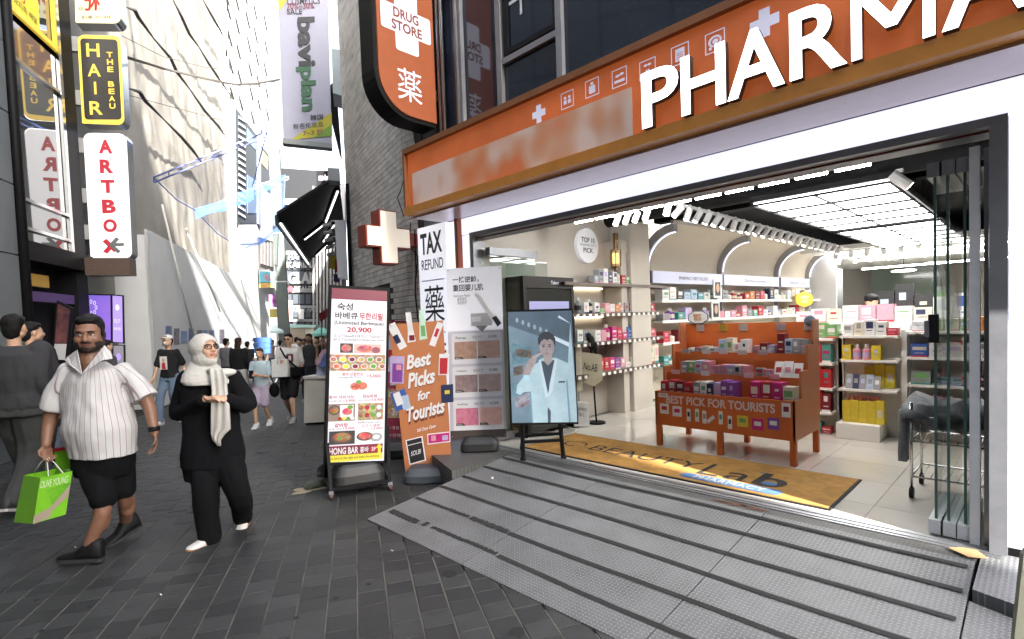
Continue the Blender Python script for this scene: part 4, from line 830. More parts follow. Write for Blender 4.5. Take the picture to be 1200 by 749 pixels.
sh.text('COSMETICS', .18, vy(-1), .84, vy(7), DKT, 2, bold=.01); sh.text('70%~30%', .17, vy(5.5), .72, vy(12.5), M('maroon', (.22, .02, .05), .5), 2.5, bold=.01); sh.text('SALE', .17, vy(12), .47, vy(18.5), DKT, 2, bold=.01)
def vtext(sh, txt, x0, y0, x1, y1, mat, bold):      # reads downwards
    o = sh.p(x0, y0, 3); text_into(sh.mb('lettering'), txt, sh.p(x0, y0, 3), (sh.p(x0, y1, 3)-sh.p(x0, y0, 3)), (sh.p(x1, y0, 3)-sh.p(x0, y0, 3)), mat, bold)
vtext(sh, 'bavi', .36, vy(22), .72, vy(82), DKT, .04); vtext(sh, 'plan', .30, vy(82), .70, vy(136), GRN, .04)
sh.text('韓国', .56, vy(141), .82, vy(148), DKT, 2.5, bold=.01); sh.text('有名化妆品', .2, vy(150), .82, vy(157), DKT, 2.5, bold=.01); sh.text('7~3 折', .40, vy(159), .82, vy(166), M('maroon', (.22, .02, .05), .5), 2.5, bold=.01)
sh.done(bv)
m_ = MB(); m_.prism([gS(388.5, 57, SB+.05), gS(398, 58, SB+.05), gS(400, 112, SB+.05), gS(390, 109, SB+.05)], S_*.5); m_.build('wall_bracket', M('bracket_blue', (.32, .38, .40), .5, var=.1), bv)
# ================================================================== unseen tower added behind the camera, roofline shaped to shade the street
tw = thing('added_shade_tower', ST(-18, -8, 0), 'tall unseen block added behind the viewer, roofline shaped to shade the street', 'building')
prof = [(-7, 25.9), (2.5, 25.9), (3.5, 23.2), (4.3, 22.0), (5.6, 22.0), (5.8, 19.5), (7.45, 19.5), (7.45, -.2), (-7, -.2)]
m_ = MB(); m_.prism([ST(-15, t, z) for t, z in prof], S_*-8); m_.build('wall', M('shade_tower_wall', (.30, .29, .27), .7, var=.1), tw)
for j in range(6):
    for i in range(4): m_ = MB(); m_.par(ST(-14.95, -6.2+i*3.3, 2.2+j*3.2), T_*2.2, S_*.04, Z_*1.6); m_.build('window', GLD, tw)
# ================================================================== shop interior
IW = M('shop_wall_beige', (.50, .46, .40), .7, var=.05, vscale=3); CR = M('cream_cove', (.56, .50, .41), .7, var=.03); OFFW = M('shelf_white', (.74, .73, .69), .45, var=.05)
FT = [M('floor_tile_%d' % i, c, .10, var=.05, vscale=2.5, coat=.25) for i, c in enumerate([(.60, .57, .51), (.57, .545, .49), (.63, .60, .535)])]
si = tag(bpy.data.objects.new('shop_floor', None), kind='structure')
m_ = MB(); m_.quad(Vector((-4.78, 4.02, .196)), Vector((7, 4.02, .196)), Vector((7, 26, .196)), Vector((-4.78, 26, .196))); FLR = m_.build('shop_floor', M('grout', (.16, .15, .14), .9), kind='structure')
bpy.data.objects.remove(si)
fp = {}; restb = MB(); TSZ = .605; cands = []
for i in range(-6, 9):
    for j in range(0, 30):
        x0 = -.862+i*TSZ; y0 = 4.02+j*TSZ - (.0 if j == 0 else .25); y1 = min(y0+TSZ, 26) if j else 4.02+TSZ-.25
        if x0+TSZ < -4.66 and y0 < 7.5: x0 = x0
        c = Vector((x0+.3, (y0+y1)/2, .2)); px = pix(c); cands.append((0 if px and 560 < px[0] < 1220 else 1, c.length, x0, y0, y1))
cands.sort()
for n_, (v, d, x0, y0, y1) in enumerate(cands):
    if n_ < 280:
        key = (round(y1-y0, 3), rnd.randrange(3))
        if key not in fp: m_ = MB(); m_.par((.0015, .0015, -.01), (TSZ-.003, 0, 0), (0, y1-y0-.003, 0), (0, 0, .01)); o = m_.build('floor_tile', FT[key[1]], FLR); fp[key] = o.data
        else: o = bpy.data.objects.new('floor_tile', fp[key]); COL.objects.link(o); adopt(o, FLR)
        o.location = (x0, y0, .2)
    else: restb.par((x0+.0015, y0+.0015, .19), (TSZ-.003, 0, 0), (0, y1-y0-.003, 0), (0, 0, .01), FT[rnd.randrange(3)])
if restb.v: restb.build('far_floor_tiles', parent=FLR, kind='stuff')
m_ = MB(); m_.par((-4.78, 4.17, 3.35), (11, 0, 0), (0, 16, 0), (0, 0, .1)); m_.build('shop_ceiling', BLACKM, kind='structure')
for a, b, c in (((-4.76, 4.02, .19), (.16, 0, 0), (0, 3.55, 0)), ((-4.76, 20.0, .19), (11, 0, 0), (0, .2, 0)), ((6.0, 4.2, .19), (.2, 0, 0), (0, 18, 0))):
    m_ = MB(); m_.par(a, b, c, (0, 0, 3.16)); m_.build('shop_wall', IW if b[0] < 10 else M('back_wall', (.20, .18, .16), .7), kind='structure')
for y, z in ((5.6, 3.1), (7.9, 3.12), (4.7, 3.05)): m_ = MB(); m_.par((-4.6, y, z), (10.5, 0, 0), (0, .22, 0), (0, 0, .18)); m_.build('ceiling_beam', BLACK, kind='structure')
m_ = MB(); m_.par((-4.6, 13.05, 2.86), (10, 0, 0), (0, 6.9, 0), (0, 0, .1)); m_.build('rear_soffit', OFFW, kind='structure')
m_ = MB(); m_.tube([(-4.6, 6.6, 3.05), (5.9, 6.6, 3.05)], .12, 14); m_.build('ceiling_duct', BLACKM, kind='structure', smooth=True)
# ---- lights
LP = M('light_panel', (1, .985, .96), .5, emit=2.5); LTB = M('light_tube', (1, .99, .97), .5, emit=26.0)
for bi, (y0, y1, n_) in enumerate(((6.15, 9.25, 5), (9.45, 12.9, 5))):
    lpn = thing('ceiling_light_panel', (-1.4, y0, 2.8), ('nearer' if bi == 0 else 'farther')+' large grid of bright white ceiling light panels', 'light')
    for ci, (x0, x1) in enumerate(((-2.33, -1.735), (-1.705, -1.08))):
        for k in range(n_):
            a = y0+(y1-y0)*k/n_; b = y0+(y1-y0)*(k+1)/n_; m_ = MB(); m_.par((x0, a+.022, 2.80), (x1-x0, 0, 0), (0, b-a-.044, 0), (0, 0, .02)); m_.build('light_pane', LP, lpn)
    for k in range(n_+1): a = y0+(y1-y0)*k/n_; m_ = MB(); m_.par((-2.36, a-.012, 2.776), (1.31, 0, 0), (0, .024, 0), (0, 0, .023)); m_.build('cross_bar', BLACK, lpn)
    for x in (-2.365, -1.733, -1.078): m_ = MB(); m_.par((x, y0, 2.784), (.024, 0, 0), (0, y1-y0, 0), (0, 0, .014)); m_.build('long_bar', BLACK, lpn)
    m_ = MB(); m_.par((-2.36, y0-.02, 2.822), (1.31, 0, 0), (0, y1-y0+.04, 0), (0, 0, .06)); m_.build('panel_frame', BLACK, lpn)
    m_ = MB()
    for x in (-2.2, -1.2):
        for y in (y0+.2, y1-.2): m_.tube([(x, y, 2.87), (x, y, 3.36)], .006, 5)
    m_.build('hanger_wire', BLACK, lpn)
tl = [(679, 699, 258), (702.5, 725, 249), (728.5, 750, 242), (757, 780, 233.5), (788, 815, 226), (822, 851, 217.5), (859, 890, 208.5), (899, 934, 199.5), (942, 981, 189.5+2), (986, 1028, 187.5)]
words_n = ['first', 'second', 'third', 'fourth', 'fifth', 'sixth', 'seventh', 'eighth', 'ninth', 'tenth', 'eleventh', 'twelfth', 'thirteenth', 'fourteenth', 'fifteenth', 'sixteenth', 'seventeenth', 'eighteenth', 'nineteenth', 'twentieth', 'twenty-first', 'twenty-second', 'twenty-third', 'twenty-fourth', 'twenty-fifth', 'twenty-sixth', 'twenty-seventh', 'twenty-eighth', 'twenty-ninth', 'thirtieth']
for k, (x0, x1, y) in enumerate(tl):
    a = -4.05+k*.306; a, b = -4.06+k*.31, -4.06+k*.31+.25
    o = thing('tube_light', (a, 5.2, 2.8), 'white tube light, %s from the left in the row behind the door head' % words_n[k], 'light', 'tube lights along the entrance')
    m_ = MB(); m_.par((a, 5.125, 2.755), (b-a, 0, 0), (0, .03, 0), (0, 0, .025)); m_.build('tube', LTB, o); m_ = MB(); m_.par((a-.02, 5.12, 2.781), (b-a+.04, 0, 0), (0, .04, 0), (0, 0, .03)); m_.build('batten', BLACK, o)
WSP = M('spot_white', (.62, .62, .62), .35); SPL = M('spot_lens', (1, .96, .88), .4, emit=8.0)
def spot(p, d, r, L, label, group, parts=True):
    o = thing('track_spotlight', p, label, 'lamp', group); d = Vector(d).normalized(); a = p-Z_*.07
    m_ = MB(); m_.tube([a-d*L*.45, a-d*L*.42, a+d*L*.5, a+d*L*.5], [r*.8, r, r, r*.9], 10); m_.build('lamp_body', WSP, o, smooth=False)
    m_ = MB(); m_.tube([a+d*L*.505, a+d*L*.515], r*.75, 10); m_.build('lens', SPL, o)
    m_ = MB(); m_.bar(p, a, .02, .02, up=X_); m_.par(p+Vector((-.03, -.02, 0)), (.06, 0, 0), (0, .04, 0), (0, 0, .03)); m_.build('stem', WSP, o)
rs = random.Random(2)
tr = thing('lighting_track', (-2.93, 5.3, 2.84), 'long white ceiling track running back into the shop carrying many spotlights', 'track'); m_ = MB(); m_.par((-2.955, 5.25, 2.835), (.03, 0, 0), (0, 13, 0), (0, 0, .025)); m_.build('rail', WSP, tr)
for k in range(24):
    y = 5.35+k*.23*(1+k*.012); spot(Vector((-2.94, y, 2.835)), (-.45+rs.uniform(-.2, .2), -.1+rs.uniform(-.4, .2), -.8), .038, .15, 'white spotlight, %s from the door on the long ceiling track' % words_n[k], 'spotlights on the long track')
for k in range(4): spot(Vector((-3.55+k*.13, 5.28, 2.80)), (-.3, -.2, -.9), .034, .13, 'white spotlight, %s from the left in the short cluster by the tubes' % words_n[k], 'spotlights clustered by the tubes')
spot(Vector((-.98, 6.1, 2.85)), (.55, .25, -.55), .05, .2, 'single white spotlight glowing right of the ceiling light grid', 'single spotlight')
for r_, (y, x0, x1, n_) in enumerate(((13.3, -3.4, .9, 15), (14.4, -3.6, 1.1, 15))):
    m_ = MB(); m_.par((x0, y, 2.835), (x1-x0, 0, 0), (0, .03, 0), (0, 0, .03)); tag(m_.build('lighting_track', WSP), '%s white track crossing the back of the shop under the ceiling' % ('nearer', 'farther')[r_], 'track')
    for k in range(n_): spot(Vector((x0+.1+(x1-x0-.2)*k/(n_-1), y+.015, 2.835)), (rs.uniform(-.3, .3), -.3, -.8), .05, .2, 'white spotlight, %s from the left on the %s cross track' % (words_n[k], ('nearer', 'farther')[r_]), 'spotlights on the cross tracks')
for k, (y, z) in enumerate(((13.8, 2.74), (16.6, 2.62))):
    m_ = MB(); m_.par((-3.5, y, z), (4.8, 0, 0), (0, .08, 0), (0, 0, .03)); tag(m_.build('linear_light', M('linear_glow', (1, .99, .96), .5, emit=9)), '%s long thin white ceiling light at the back of the shop' % ('nearer', 'farther')[k], 'light')
for k, x in enumerate((-2.35, -1.75)):
    o = thing('flower_pendant_light', (x, 15, 2.4), '%s petal shaped white ceiling lamp near the back wall' % ('left', 'right')[k], 'light'); m_ = MB()
    for q in range(6): a = q*math.pi/3; m_.ell(Vector((x+.13*math.cos(a), 15+.13*math.sin(a), 2.42+.12*k)), .11, .11, .025, nu=8, nv=4)
    m_.build('petals', M('petal_glow', (1, .98, .92), .5, emit=2.5), o, smooth=True); m_ = MB(); m_.tube([(x, 15, 2.44), (x, 15, 3.35)], .008, 5); m_.build('cord', BLACK, o)
m_ = MB(); m_.par((-3.9, 19.6, .2), (1.9, 0, 0), (0, .1, 0), (0, 0, 2.6)); tag(m_.build('glass_partition', M('green_glass', (.10, .12, .10), .1)), 'dark green tinted glass partition against the back wall', 'partition')
# ---- left display wall
XS = -4.28
def zsh(y): return gX(703, y, XS).z
WOOD = M('shelf_walnut', (.10, .068, .052), .4, var=.25, vscale=20, stretch=(6, 1, 6)); TAGW = M('tag_white', (.75, .75, .72), .5); WARM = M('warm_strip', (1, .88, .66), .5, emit=1.5)
dw = thing('display_wall', (-4.4, 6.2, .2), 'beige niche wall with four dark wooden shelves and a lantern recess', 'shelving')
Yl, Yc0, Yc1 = 5.12, gX(739, 300, -4.25).y, gX(761, 300, -4.25).y
m_ = MB(); m_.par((-4.6, Yc0, .2), (.35, 0, 0), (0, Yc1-Yc0, 0), (0, 0, 2.78)); m_.build('column', IW, dw)
yn0 = gX(707, 300, -4.6).y; yn1 = yn0+.14
m_ = MB(); m_.par((-4.6, yn0, .2), (.3, 0, 0), (0, yn1-yn0, 0), (0, 0, 2.50)); m_.build('niche_side', IW, dw); m_ = MB(); m_.par((-4.6, yn1, 2.52), (.3, 0, 0), (0, Yc0-yn1, 0), (0, 0, .18)); m_.build('niche_head', IW, dw)
for y in (yn1+.28, yn1+.42): m_ = MB(); m_.tube([(-4.45, y, .2), (-4.45, y, 2.5)], .03, 10); m_.build('brown_pole', WOOD, dw, smooth=True)
shz = [zsh(332), zsh(366)-.01, zsh(400), zsh(436)]
SHN = ['top shelf', 'second shelf', 'third shelf', 'lowest shelf']
for k, z in enumerate(shz):
    ya, yb = (5.12, 7.62) if k == 0 else (5.2, 7.5)
    m_ = MB(); m_.par((-4.6, ya, z-.04), (.36, 0, 0), (0, yb-ya, 0), (0, 0, .04)); m_.build('shelf_board', WOOD, dw)
    if k:
        for q in range(16):
            yy = ya+.12+q*(yb-ya-.2)/16; m_ = MB(); m_.par((-4.236, yy, z-.05), (.004, 0, 0), (0, .06, 0), (0, 0, .04)); m_.build('price_tag', TAGW, dw)
    if k < 2: m_ = MB(); m_.par((-4.58, 5.35, z-.06), (.02, 0, 0), (0, 1.0, 0), (0, 0, .015)); m_.build('light_strip', WARM, dw)
# circular sign
c_ = gX(688, 288, -4.56); rz_ = abs(gX(688, 268.5, -4.56).z-gX(688, 309, -4.56).z)/2; ry_ = rz_
cs = thing('round_sign', c_, 'round white lit wall sign reading TOP 10 PHARMACIST\'S PICK', 'sign')
m_ = MB(); m_.tube([c_-X_*.04, c_+X_*.015], rz_, 40); m_.build('disc_body', M('round_lit', (.72, .72, .74), .4, emit=.05), cs)
sh = Sheet(c_+X_*.017, Y_, -Z_, X_); K_ = rz_
sh.text('TOP 10', -K_*.62, -K_*.46, K_*.62, -K_*.16, DINK, 2, bold=.02); sh.text("PHARMACIST'S", -K_*.74, -K_*.09, K_*.74, K_*.05, GRY, 2); sh.text('PICK', -K_*.46, K_*.14, K_*.46, K_*.42, DINK, 2, bold=.02); sh.done(cs)
# lantern
lc = gX(722, 303, -4.38); ln = thing('wall_lantern', lc, 'brass framed glowing lantern inside the wall niche', 'lamp'); BRS = M('brass', (.16, .09, .035), .3, metal=.9)
m_ = MB(); m_.tube([lc-Z_*.07, lc+Z_*.07], .05, 8); m_.build('glass_glow', M('lantern_glow', (1, .50, .12), .4, emit=.6), ln)
m_ = MB(); m_.tube([lc-Z_*.12, lc-Z_*.115], .085, 6); m_.tube([lc+Z_*.12, lc+Z_*.125], .085, 6)
for q in range(6): a = q*math.pi/3; v = Vector((math.cos(a)*.078, math.sin(a)*.078, 0)); m_.bar(lc+v-Z_*.12, lc+v+Z_*.12, .012, .012, up=X_)
m_.build('brass_frame', BRS, ln); m_ = MB(); m_.tube([lc+Z_*.12, lc+Z_*.36], .035, 10); m_.tube([lc-Z_*.3, lc-Z_*.12], .03, 10); m_.build('brass_stem', BRS, ln)
# dark cabinet
cb = thing('display_cabinet', (-4.4, 5.1, .2), 'tall dark framed glass cabinet standing against the beige wall', 'cabinet')
y0, y1 = gX(613, 330, -4.3).y, gX(672, 330, -4.3).y; zt = gX(613, 323, -4.3).z
DBR = M('cabinet_brown', (.012, .009, .008), .4, spec=.3)
m_ = MB(); m_.par((-4.6, y0, .2), (.3, 0, 0), (0, .05, 0), (0, 0, zt-.2)); m_.build('side_panel', DBR, cb); m_ = MB(); m_.par((-4.6, y1-.05, .2), (.3, 0, 0), (0, .05, 0), (0, 0, zt-.2)); m_.build('side_panel', DBR, cb)
m_ = MB(); m_.par((-4.6, y0+.051, zt-.14), (.3, 0, 0), (0, y1-y0-.102, 0), (0, 0, .14)); m_.build('head_panel', DBR, cb); m_ = MB(); m_.par((-4.32, y0+.051, .25), (.01, 0, 0), (0, y1-y0-.102, 0), (0, 0, zt-.4)); m_.build('glass_front', M('cabinet_glass', (.035, .036, .034), .08, coat=.4), cb)
m_ = MB(); m_.par((-4.309, y0+.1, zt-.42), (.003, 0, 0), (0, y1-y0-.2, 0), (0, 0, .12)); m_.build('lilac_reflection', M('lilac_reflection_paint', (.30, .31, .55), .4, emit=.05), cb); sh = Sheet((-4.298, y0, zt), Y_, -Z_, X_); sh.text('Tabot', (y1-y0)*.52, .05, (y1-y0)*.68, .09, TW, 2); sh.done(cb)  # lilac reflection painted onto the cabinet glass as a faintly glowing strip
# ---- products
rp = random.Random(9)
PAL = {'white': (.66, .66, .64), 'red': (.42, .025, .035), 'dark red': (.16, .012, .02), 'pink': (.60, .26, .32), 'magenta': (.45, .02, .16), 'pale blue': (.36, .45, .58), 'blue': (.04, .10, .35), 'navy': (.02, .03, .08), 'teal': (.05, .26, .24), 'green': (.15, .33, .12), 'yellow': (.60, .47, .04), 'orange': (.55, .18, .03), 'grey': (.25, .26, .27), 'black': (.02, .02, .022), 'purple': (.20, .06, .30), 'lilac': (.42, .34, .55), 'cream': (.60, .55, .44), 'brown': (.18, .09, .05)}
def pm(c): return M('carton_'+c.replace(' ', '_'), PAL[c], .38, var=.10, vscale=30)
def carton(o, p, u, w, n, dpt, h, col, shape='box', print_=None):
    """p bottom-left-front point, u along shelf, n outward normal"""
    m_ = MB(); f = pm(col)
    if shape == 'box':
        m_.par(p, u*w, -n*dpt, Z_*h, f)
        alt = pm(print_ if print_ and rp.random() < .5 else rp.choice(('white', 'cream', 'pale blue', 'pink') if col not in ('white', 'cream', 'grey', 'pale blue') else ('red', 'navy', 'teal', 'pink', 'grey', 'green', 'lilac', 'pale blue')))
        q = p+n*.0012
        a_, b_, c_, d_ = rp.uniform(.08, .3), rp.uniform(.6, .92), rp.uniform(.42, .62), rp.uniform(.66, .9)
        m_.quad(q+u*w*a_+Z_*h*c_, q+u*w*b_+Z_*h*c_, q+u*w*b_+Z_*h*d_, q+u*w*a_+Z_*h*d_, alt)
        if rp.random() < .6: m_.quad(q+u*w*.0+Z_*h*.0+n*.0004, q+u*w+n*.0004, q+u*w+Z_*h*.12+n*.0004, q+Z_*h*.12+n*.0004, pm(rp.choice(('navy', 'teal', 'grey', 'pink', 'white', 'red'))))
        m_.quad(q+u*w*.2+Z_*h*.28, q+u*w*.75+Z_*h*.28, q+u*w*.75+Z_*h*.33, q+u*w*.2+Z_*h*.33, alt)
    elif shape == 'bottle':
        c = p+u*w*.5-n*w*.5; m_.tube([c, c+Z_*h*.02, c+Z_*h*.66, c+Z_*h*.76, c+Z_*h*.78], [w*.42, w*.46, w*.46, w*.2, w*.2], 10, f); m_.tube([c+Z_*h*.78, c+Z_*h], w*.22, 8, pm('white' if col != 'white' else 'black'))
        m_.tube([c+Z_*h*.2, c+Z_*h*.5], w*.47, 10, pm(print_ or 'cream'), cap=False)
    elif shape == 'bag':
        m_.loft([[p, p+u*w, p+u*w-n*dpt, p-n*dpt], [p+Z_*h, p+u*w+Z_*h, p+u*w*.98-n*dpt*.6+Z_*h, p+u*w*.02-n*dpt*.6+Z_*h]], f)
        m_.quad(p+n*.001+u*w*.2+Z_*h*.3, p+n*.001+u*w*.8+Z_*h*.3, p+n*.001+u*w*.8+Z_*h*.62, p+n*.001+u*w*.2+Z_*h*.62, pm(print_ or 'cream'))
    elif shape == 'pouch':
        t = -n*dpt; m_.loft([[p, p+u*w, p+u*w+t*.3, p+t*.3], [p+Z_*h+t, p+u*w+Z_*h+t, p+u*w+Z_*h+t*1.1, p+Z_*h+t*1.1]], f)
        m_.quad(p+n*.002+u*w*.2+Z_*h*.4+t*.4, p+n*.002+u*w*.8+Z_*h*.4+t*.4, p+n*.002+u*w*.8+Z_*h*.7+t*.7, p+n*.002+u*w*.2+Z_*h*.7+t*.7, pm(print_ or 'white'))
    b = m_.build({'box': 'carton', 'bottle': 'bottle', 'bag': 'paper_bag', 'pouch': 'pouch'}[shape], None); return b
def row(a, b, n, where, items, dpt=.08, grp=None, gap=.1, hs=1.0, seed=1):
    """items: list of (colour, height, shape, print) spread evenly from a to b"""
    r_ = random.Random(seed); u = (b-a); L = u.length; u = u/L; N = len(items); w = L/N
    seen = {}
    for k, it in enumerate(items):
        c, h, shp, pr = (list(it)+['box', None])[:4] if len(it) < 4 else it
        if len(it) == 2: shp, pr = 'box', None
        if len(it) == 3: pr = None
        o = carton(None, a+u*(w*k+w*gap/2), u, w*(1-gap), n, dpt, h*r_.uniform(.93, 1.05)*hs, c, shp, pr)
        seen[c] = seen.get(c, 0)+1; nm = {'box': 'carton', 'bottle': 'bottle', 'bag': 'paper bag', 'pouch': 'pouch'}[shp]
        tag(o, '%s %s, %s along the %s' % (c, nm, words_n[k], where), nm, grp or ('goods on the '+where))
def wallrow(k, px0, px1, items, seed, dep=.10, X=XS):
    z = shz[k]+.001; ya, yb = gX(px0, 380, X).y, gX(px1, 380, X).y
    row(Vector((X, ya, z)), Vector((X, yb, z)), X_, SHN[k]+' of the left display wall'+(' past the column' if px0 > 730 else ''), items, dep, 'goods on the left display wall', seed=seed)
B_ = lambda c, h=.14, s='box', p=None: (c, h, s, p)
wallrow(0, 698, 740, [B_('grey', .11), B_('grey', .18, 'box', 'navy'), B_('white', .2), B_('navy', .17), B_('white', .17, 'box', 'navy'), B_('white', .2, 'bottle'), B_('red', .13), B_('green', .11, 'box', 'white')], 1)
wallrow(1, 678, 768, [B_('grey', .2, 'bottle', 'black'), B_('white', .14), B_('black', .2, 'bottle'), B_('white', .15), B_('green', .06), B_('pink', .13), B_('white', .12), B_('orange', .12, 'box', 'white'), B_('pink', .14, 'bottle'), B_('grey', .14), B_('black', .13, 'box', 'white'), B_('white', .16, 'bottle'), B_('red', .13, 'box', 'white'), B_('pink', .11), B_('green', .11, 'box', 'white'), B_('red', .12, 'box', 'white')], 2)
wallrow(2, 676, 768, [B_('white', .18), B_('grey', .16), B_('green', .12, 'bottle'), B_('white', .15, 'box', 'pink'), B_('pink', .15), B_('magenta', .24, 'bottle'), B_('magenta', .2), B_('red', .17), B_('magenta', .1), B_('blue', .18), B_('blue', .18), B_('white', .12, 'box', 'red'), B_('pink', .14), B_('white', .14, 'box', 'red'), B_('red', .12, 'box', 'white')], 3)
wallrow(3, 700, 771, [B_('red', .2, 'box', 'white'), B_('red', .19), B_('magenta', .18), B_('purple', .17, 'box', 'pink'), B_('pink', .16), B_('white', .08), B_('cream', .14), B_('red', .24), B_('red', .26, 'box', 'white'), B_('cream', .28, 'box', 'yellow'), B_('cream', .28, 'box', 'yellow'), B_('cream', .3, 'box', 'pink')], 4)
# reed diffuser
p = gX(757, 327, -4.3); o = thing('reed_diffuser', p, 'white round vase with thin dark reeds on the top shelf by the column', 'vase'); m_ = MB(); m_.ell(Vector((p.x, p.y, shz[0]+.05)), .05, .05, .05); m_.build('vase', pm('cream'), o, smooth=True)
m_ = MB(); [m_.tube([(p.x, p.y, shz[0]+.09), (p.x+.02*q, p.y+.05*q, shz[0]+.27)], .003, 4) for q in (-2, -1, 1, 2)]; m_.build('reeds', BLACK, o)
# ---- cove wall with lit header strips
W0, W1 = Vector((-4.05, 7.50, 0)), Vector((-3.48, 13.95, 0)); WD = (W1-W0).normalized(); WN = Vector((WD.y, -WD.x, 0)); RC = .62
def gW(x, y, off): return gP(x, y, W0+WN*off, WN)
cw = thing('cove_display_wall', W0-WN*RC, 'long cream display wall curving forward at the top with lit header strips', 'shelving')
N = 14; LW = (W1-W0).length; rings = []
prof = [(-RC, .2), (-RC, 2.38)]+[(-RC+RC*(1-math.cos(R_(90*k/N))), 2.38+RC*math.sin(R_(90*k/N))) for k in range(1, N+1)]
m_ = MB(); vs = []; 
for L in (0, LW):
    for e, z in prof: vs.append(W0+WD*L+WN*e+Z_*z)
n_ = len(prof); m_.add(vs, [(i, i+1, i+1+n_, i+n_) for i in range(n_-1)]); m_.build('curved_back', CR, cw, smooth=True)
m_ = MB(); m_.par(W0+WN*-.03+Z_*3.0, WD*LW, WN*.06, Z_*.05); m_.build('top_edge', IW, cw)
RIBG = M('rib_grey', (.36, .36, .38), .5); RIBL = M('rib_glow', (.75, .78, 1), .5, emit=.4)
for x in (789, 876, 941, 976):
    y = 262+(x-789)*29/189; L = (gz(x, y, 3.0)-W0).dot(WD); m_ = MB(); a = [W0+WD*L+WN*e+Z_*z for e, z in prof[1:]]; b = [W0+WD*L+WN*(-RC+(RC+.0)*(1-math.cos(R_(90*k/N)))+.10*math.sin(R_(90*(1-k/N))) )+Z_*(2.38+(RC-.12)*math.sin(R_(90*k/N))) for k in range(N+1)]
    k_ = len(a)
    for i in range(k_-1): m_.prism([a[i], a[i+1], b[i+1], b[i]], WD*.10)
    m_.build('rib', RIBG, cw)
    m_ = MB(); 
    for i in range(k_-1): m_.bar(b[i]+WD*.05, b[i+1]+WD*.05, .03, .012, up=WD)
    m_.build('rib_light', RIBL, cw)
    m_ = MB(); m_.par(W0+WD*L+WN*(-RC+.001)+Z_*.2, WD*.06, WN*.10, Z_*2.2); m_.build('upright', RIBG, cw)
m_ = MB(); m_.par(W1+WN*-RC+Z_*.2, WD*.08, WN*(RC+.02), Z_*2.85); m_.build('end_panel', M('end_panel_grey', (.45, .44, .44), .6), cw)
STR = M('header_strip', (.52, .54, .72), .4, emit=.03)
for k, (x0, x1, t) in enumerate(((765, 846.5, 'PHARMACY BEST SELLERS'), (848.5, 913, 'Dermocosmetics'), (915.5, 948, 'Dental Care'))):
    a = gW(x0, 317+(x0-764)*.0543, -RC+.33); b = gW(x1, 317+(x1-764)*.0543, -RC+.33); a.z = b.z = 2.30; u = b-a
    m_ = MB(); m_.par(a-Z_*.19, u, -WN*.05, Z_*.19); o = m_.build('header_strip', STR, cw); sh = Sheet(a+WN*.002, u, -Z_*.19, WN); sh.text(t, .34 if k < 2 else .3, .38, .76 if k < 2 else .85, .66, DINK, 2); sh.done(o)
    m_ = MB(); m_.par(a-Z_*.19-u.normalized()*.05, u.normalized()*.045, -WN*.06, Z_*.19); m_.build('strip_cap', M('strip_navy', (.03, .03, .07), .5), cw)
cshz = []
for q, (yp, zn) in enumerate(((352, 'high'), (376, 'middle'), (402, 'low'), (430, 'bottom'))):
    z = gW(784, yp, -RC+.33).z; cshz.append(z); a = W0+WN*(-RC)+WD*.1
    m_ = MB(); m_.par(a+Z_*(z-.025), WD*(LW-.2), WN*.33, Z_*.025); m_.build('shelf_board', OFFW, cw); m_ = MB(); m_.par(a+WN*.331+Z_*(z-.035), WD*(LW-.2), WN*.006, Z_*.045); m_.build('shelf_lip', TAGW, cw)
rs = random.Random(11)
seqs = [('high', ['white', 'white', 'black', 'pale blue', 'pale blue', 'teal', 'white', 'teal', 'white', 'grey', 'white', 'red', 'dark red', 'red', 'orange', 'dark red', 'red', 'white', 'navy', 'white', 'white', 'cream', 'white', 'cream', 'white', 'yellow', 'cream', 'white']), ('middle', ['grey', 'purple', 'teal', 'lilac', 'pink', 'purple', 'lilac', 'white', 'pink', 'white', 'pink', 'red', 'pink', 'grey', 'teal', 'red', 'white', 'blue', 'white', 'pale blue', 'white', 'cream', 'white', 'red']), ('low', ['red', 'white', 'dark red', 'white', 'grey', 'white', 'pink', 'white', 'red', 'white', 'cream', 'grey', 'white', 'pale blue']), ('bottom', ['teal', 'teal', 'purple', 'yellow', 'yellow', 'lilac', 'white', 'white', 'grey', 'white'])]
for q, (nm, cols) in enumerate(seqs):
    n1 = len(cols); L1 = LW*.93; a = W0+WN*(-RC+.30)+WD*.15+Z_*(cshz[q]+.001); L1 = [LW*.9, LW*.8, LW*.45, LW*.25][q]
    # widths grow with distance so that far goods are still told apart
    row(a, a+WD*L1, WN, nm+' shelf under the header strips', [B_(c, rs.uniform(.12, .22), 'bottle' if rs.random() < .3 else 'box') for c in cols], .14, 'goods under the header strips', gap=.14, seed=q)
for k, (x, y) in enumerate(((841, 340), (839, 365))):
    p = gW(x, y, -RC+.36); o = thing('photo_stand', p, '%s small upright photo card of a face among the shelf goods' % ('upper', 'lower')[k], 'card'); m_ = MB(); m_.par(p-WD*.13-Z_*.14, WD*.26, -WN*.02, Z_*.32); m_.build('card', pm('white'), o)
    sh = Sheet(p-WD*.13+Z_*.18+WN*.002, WD*.26, -Z_*.32, WN); sh.rect(.15, .12, .85, .88, pm('black'), 1); sh.disc(.5, .45, .22, .25, M('card_skin', (.5, .3, .2), .5), 2); sh.done(o)
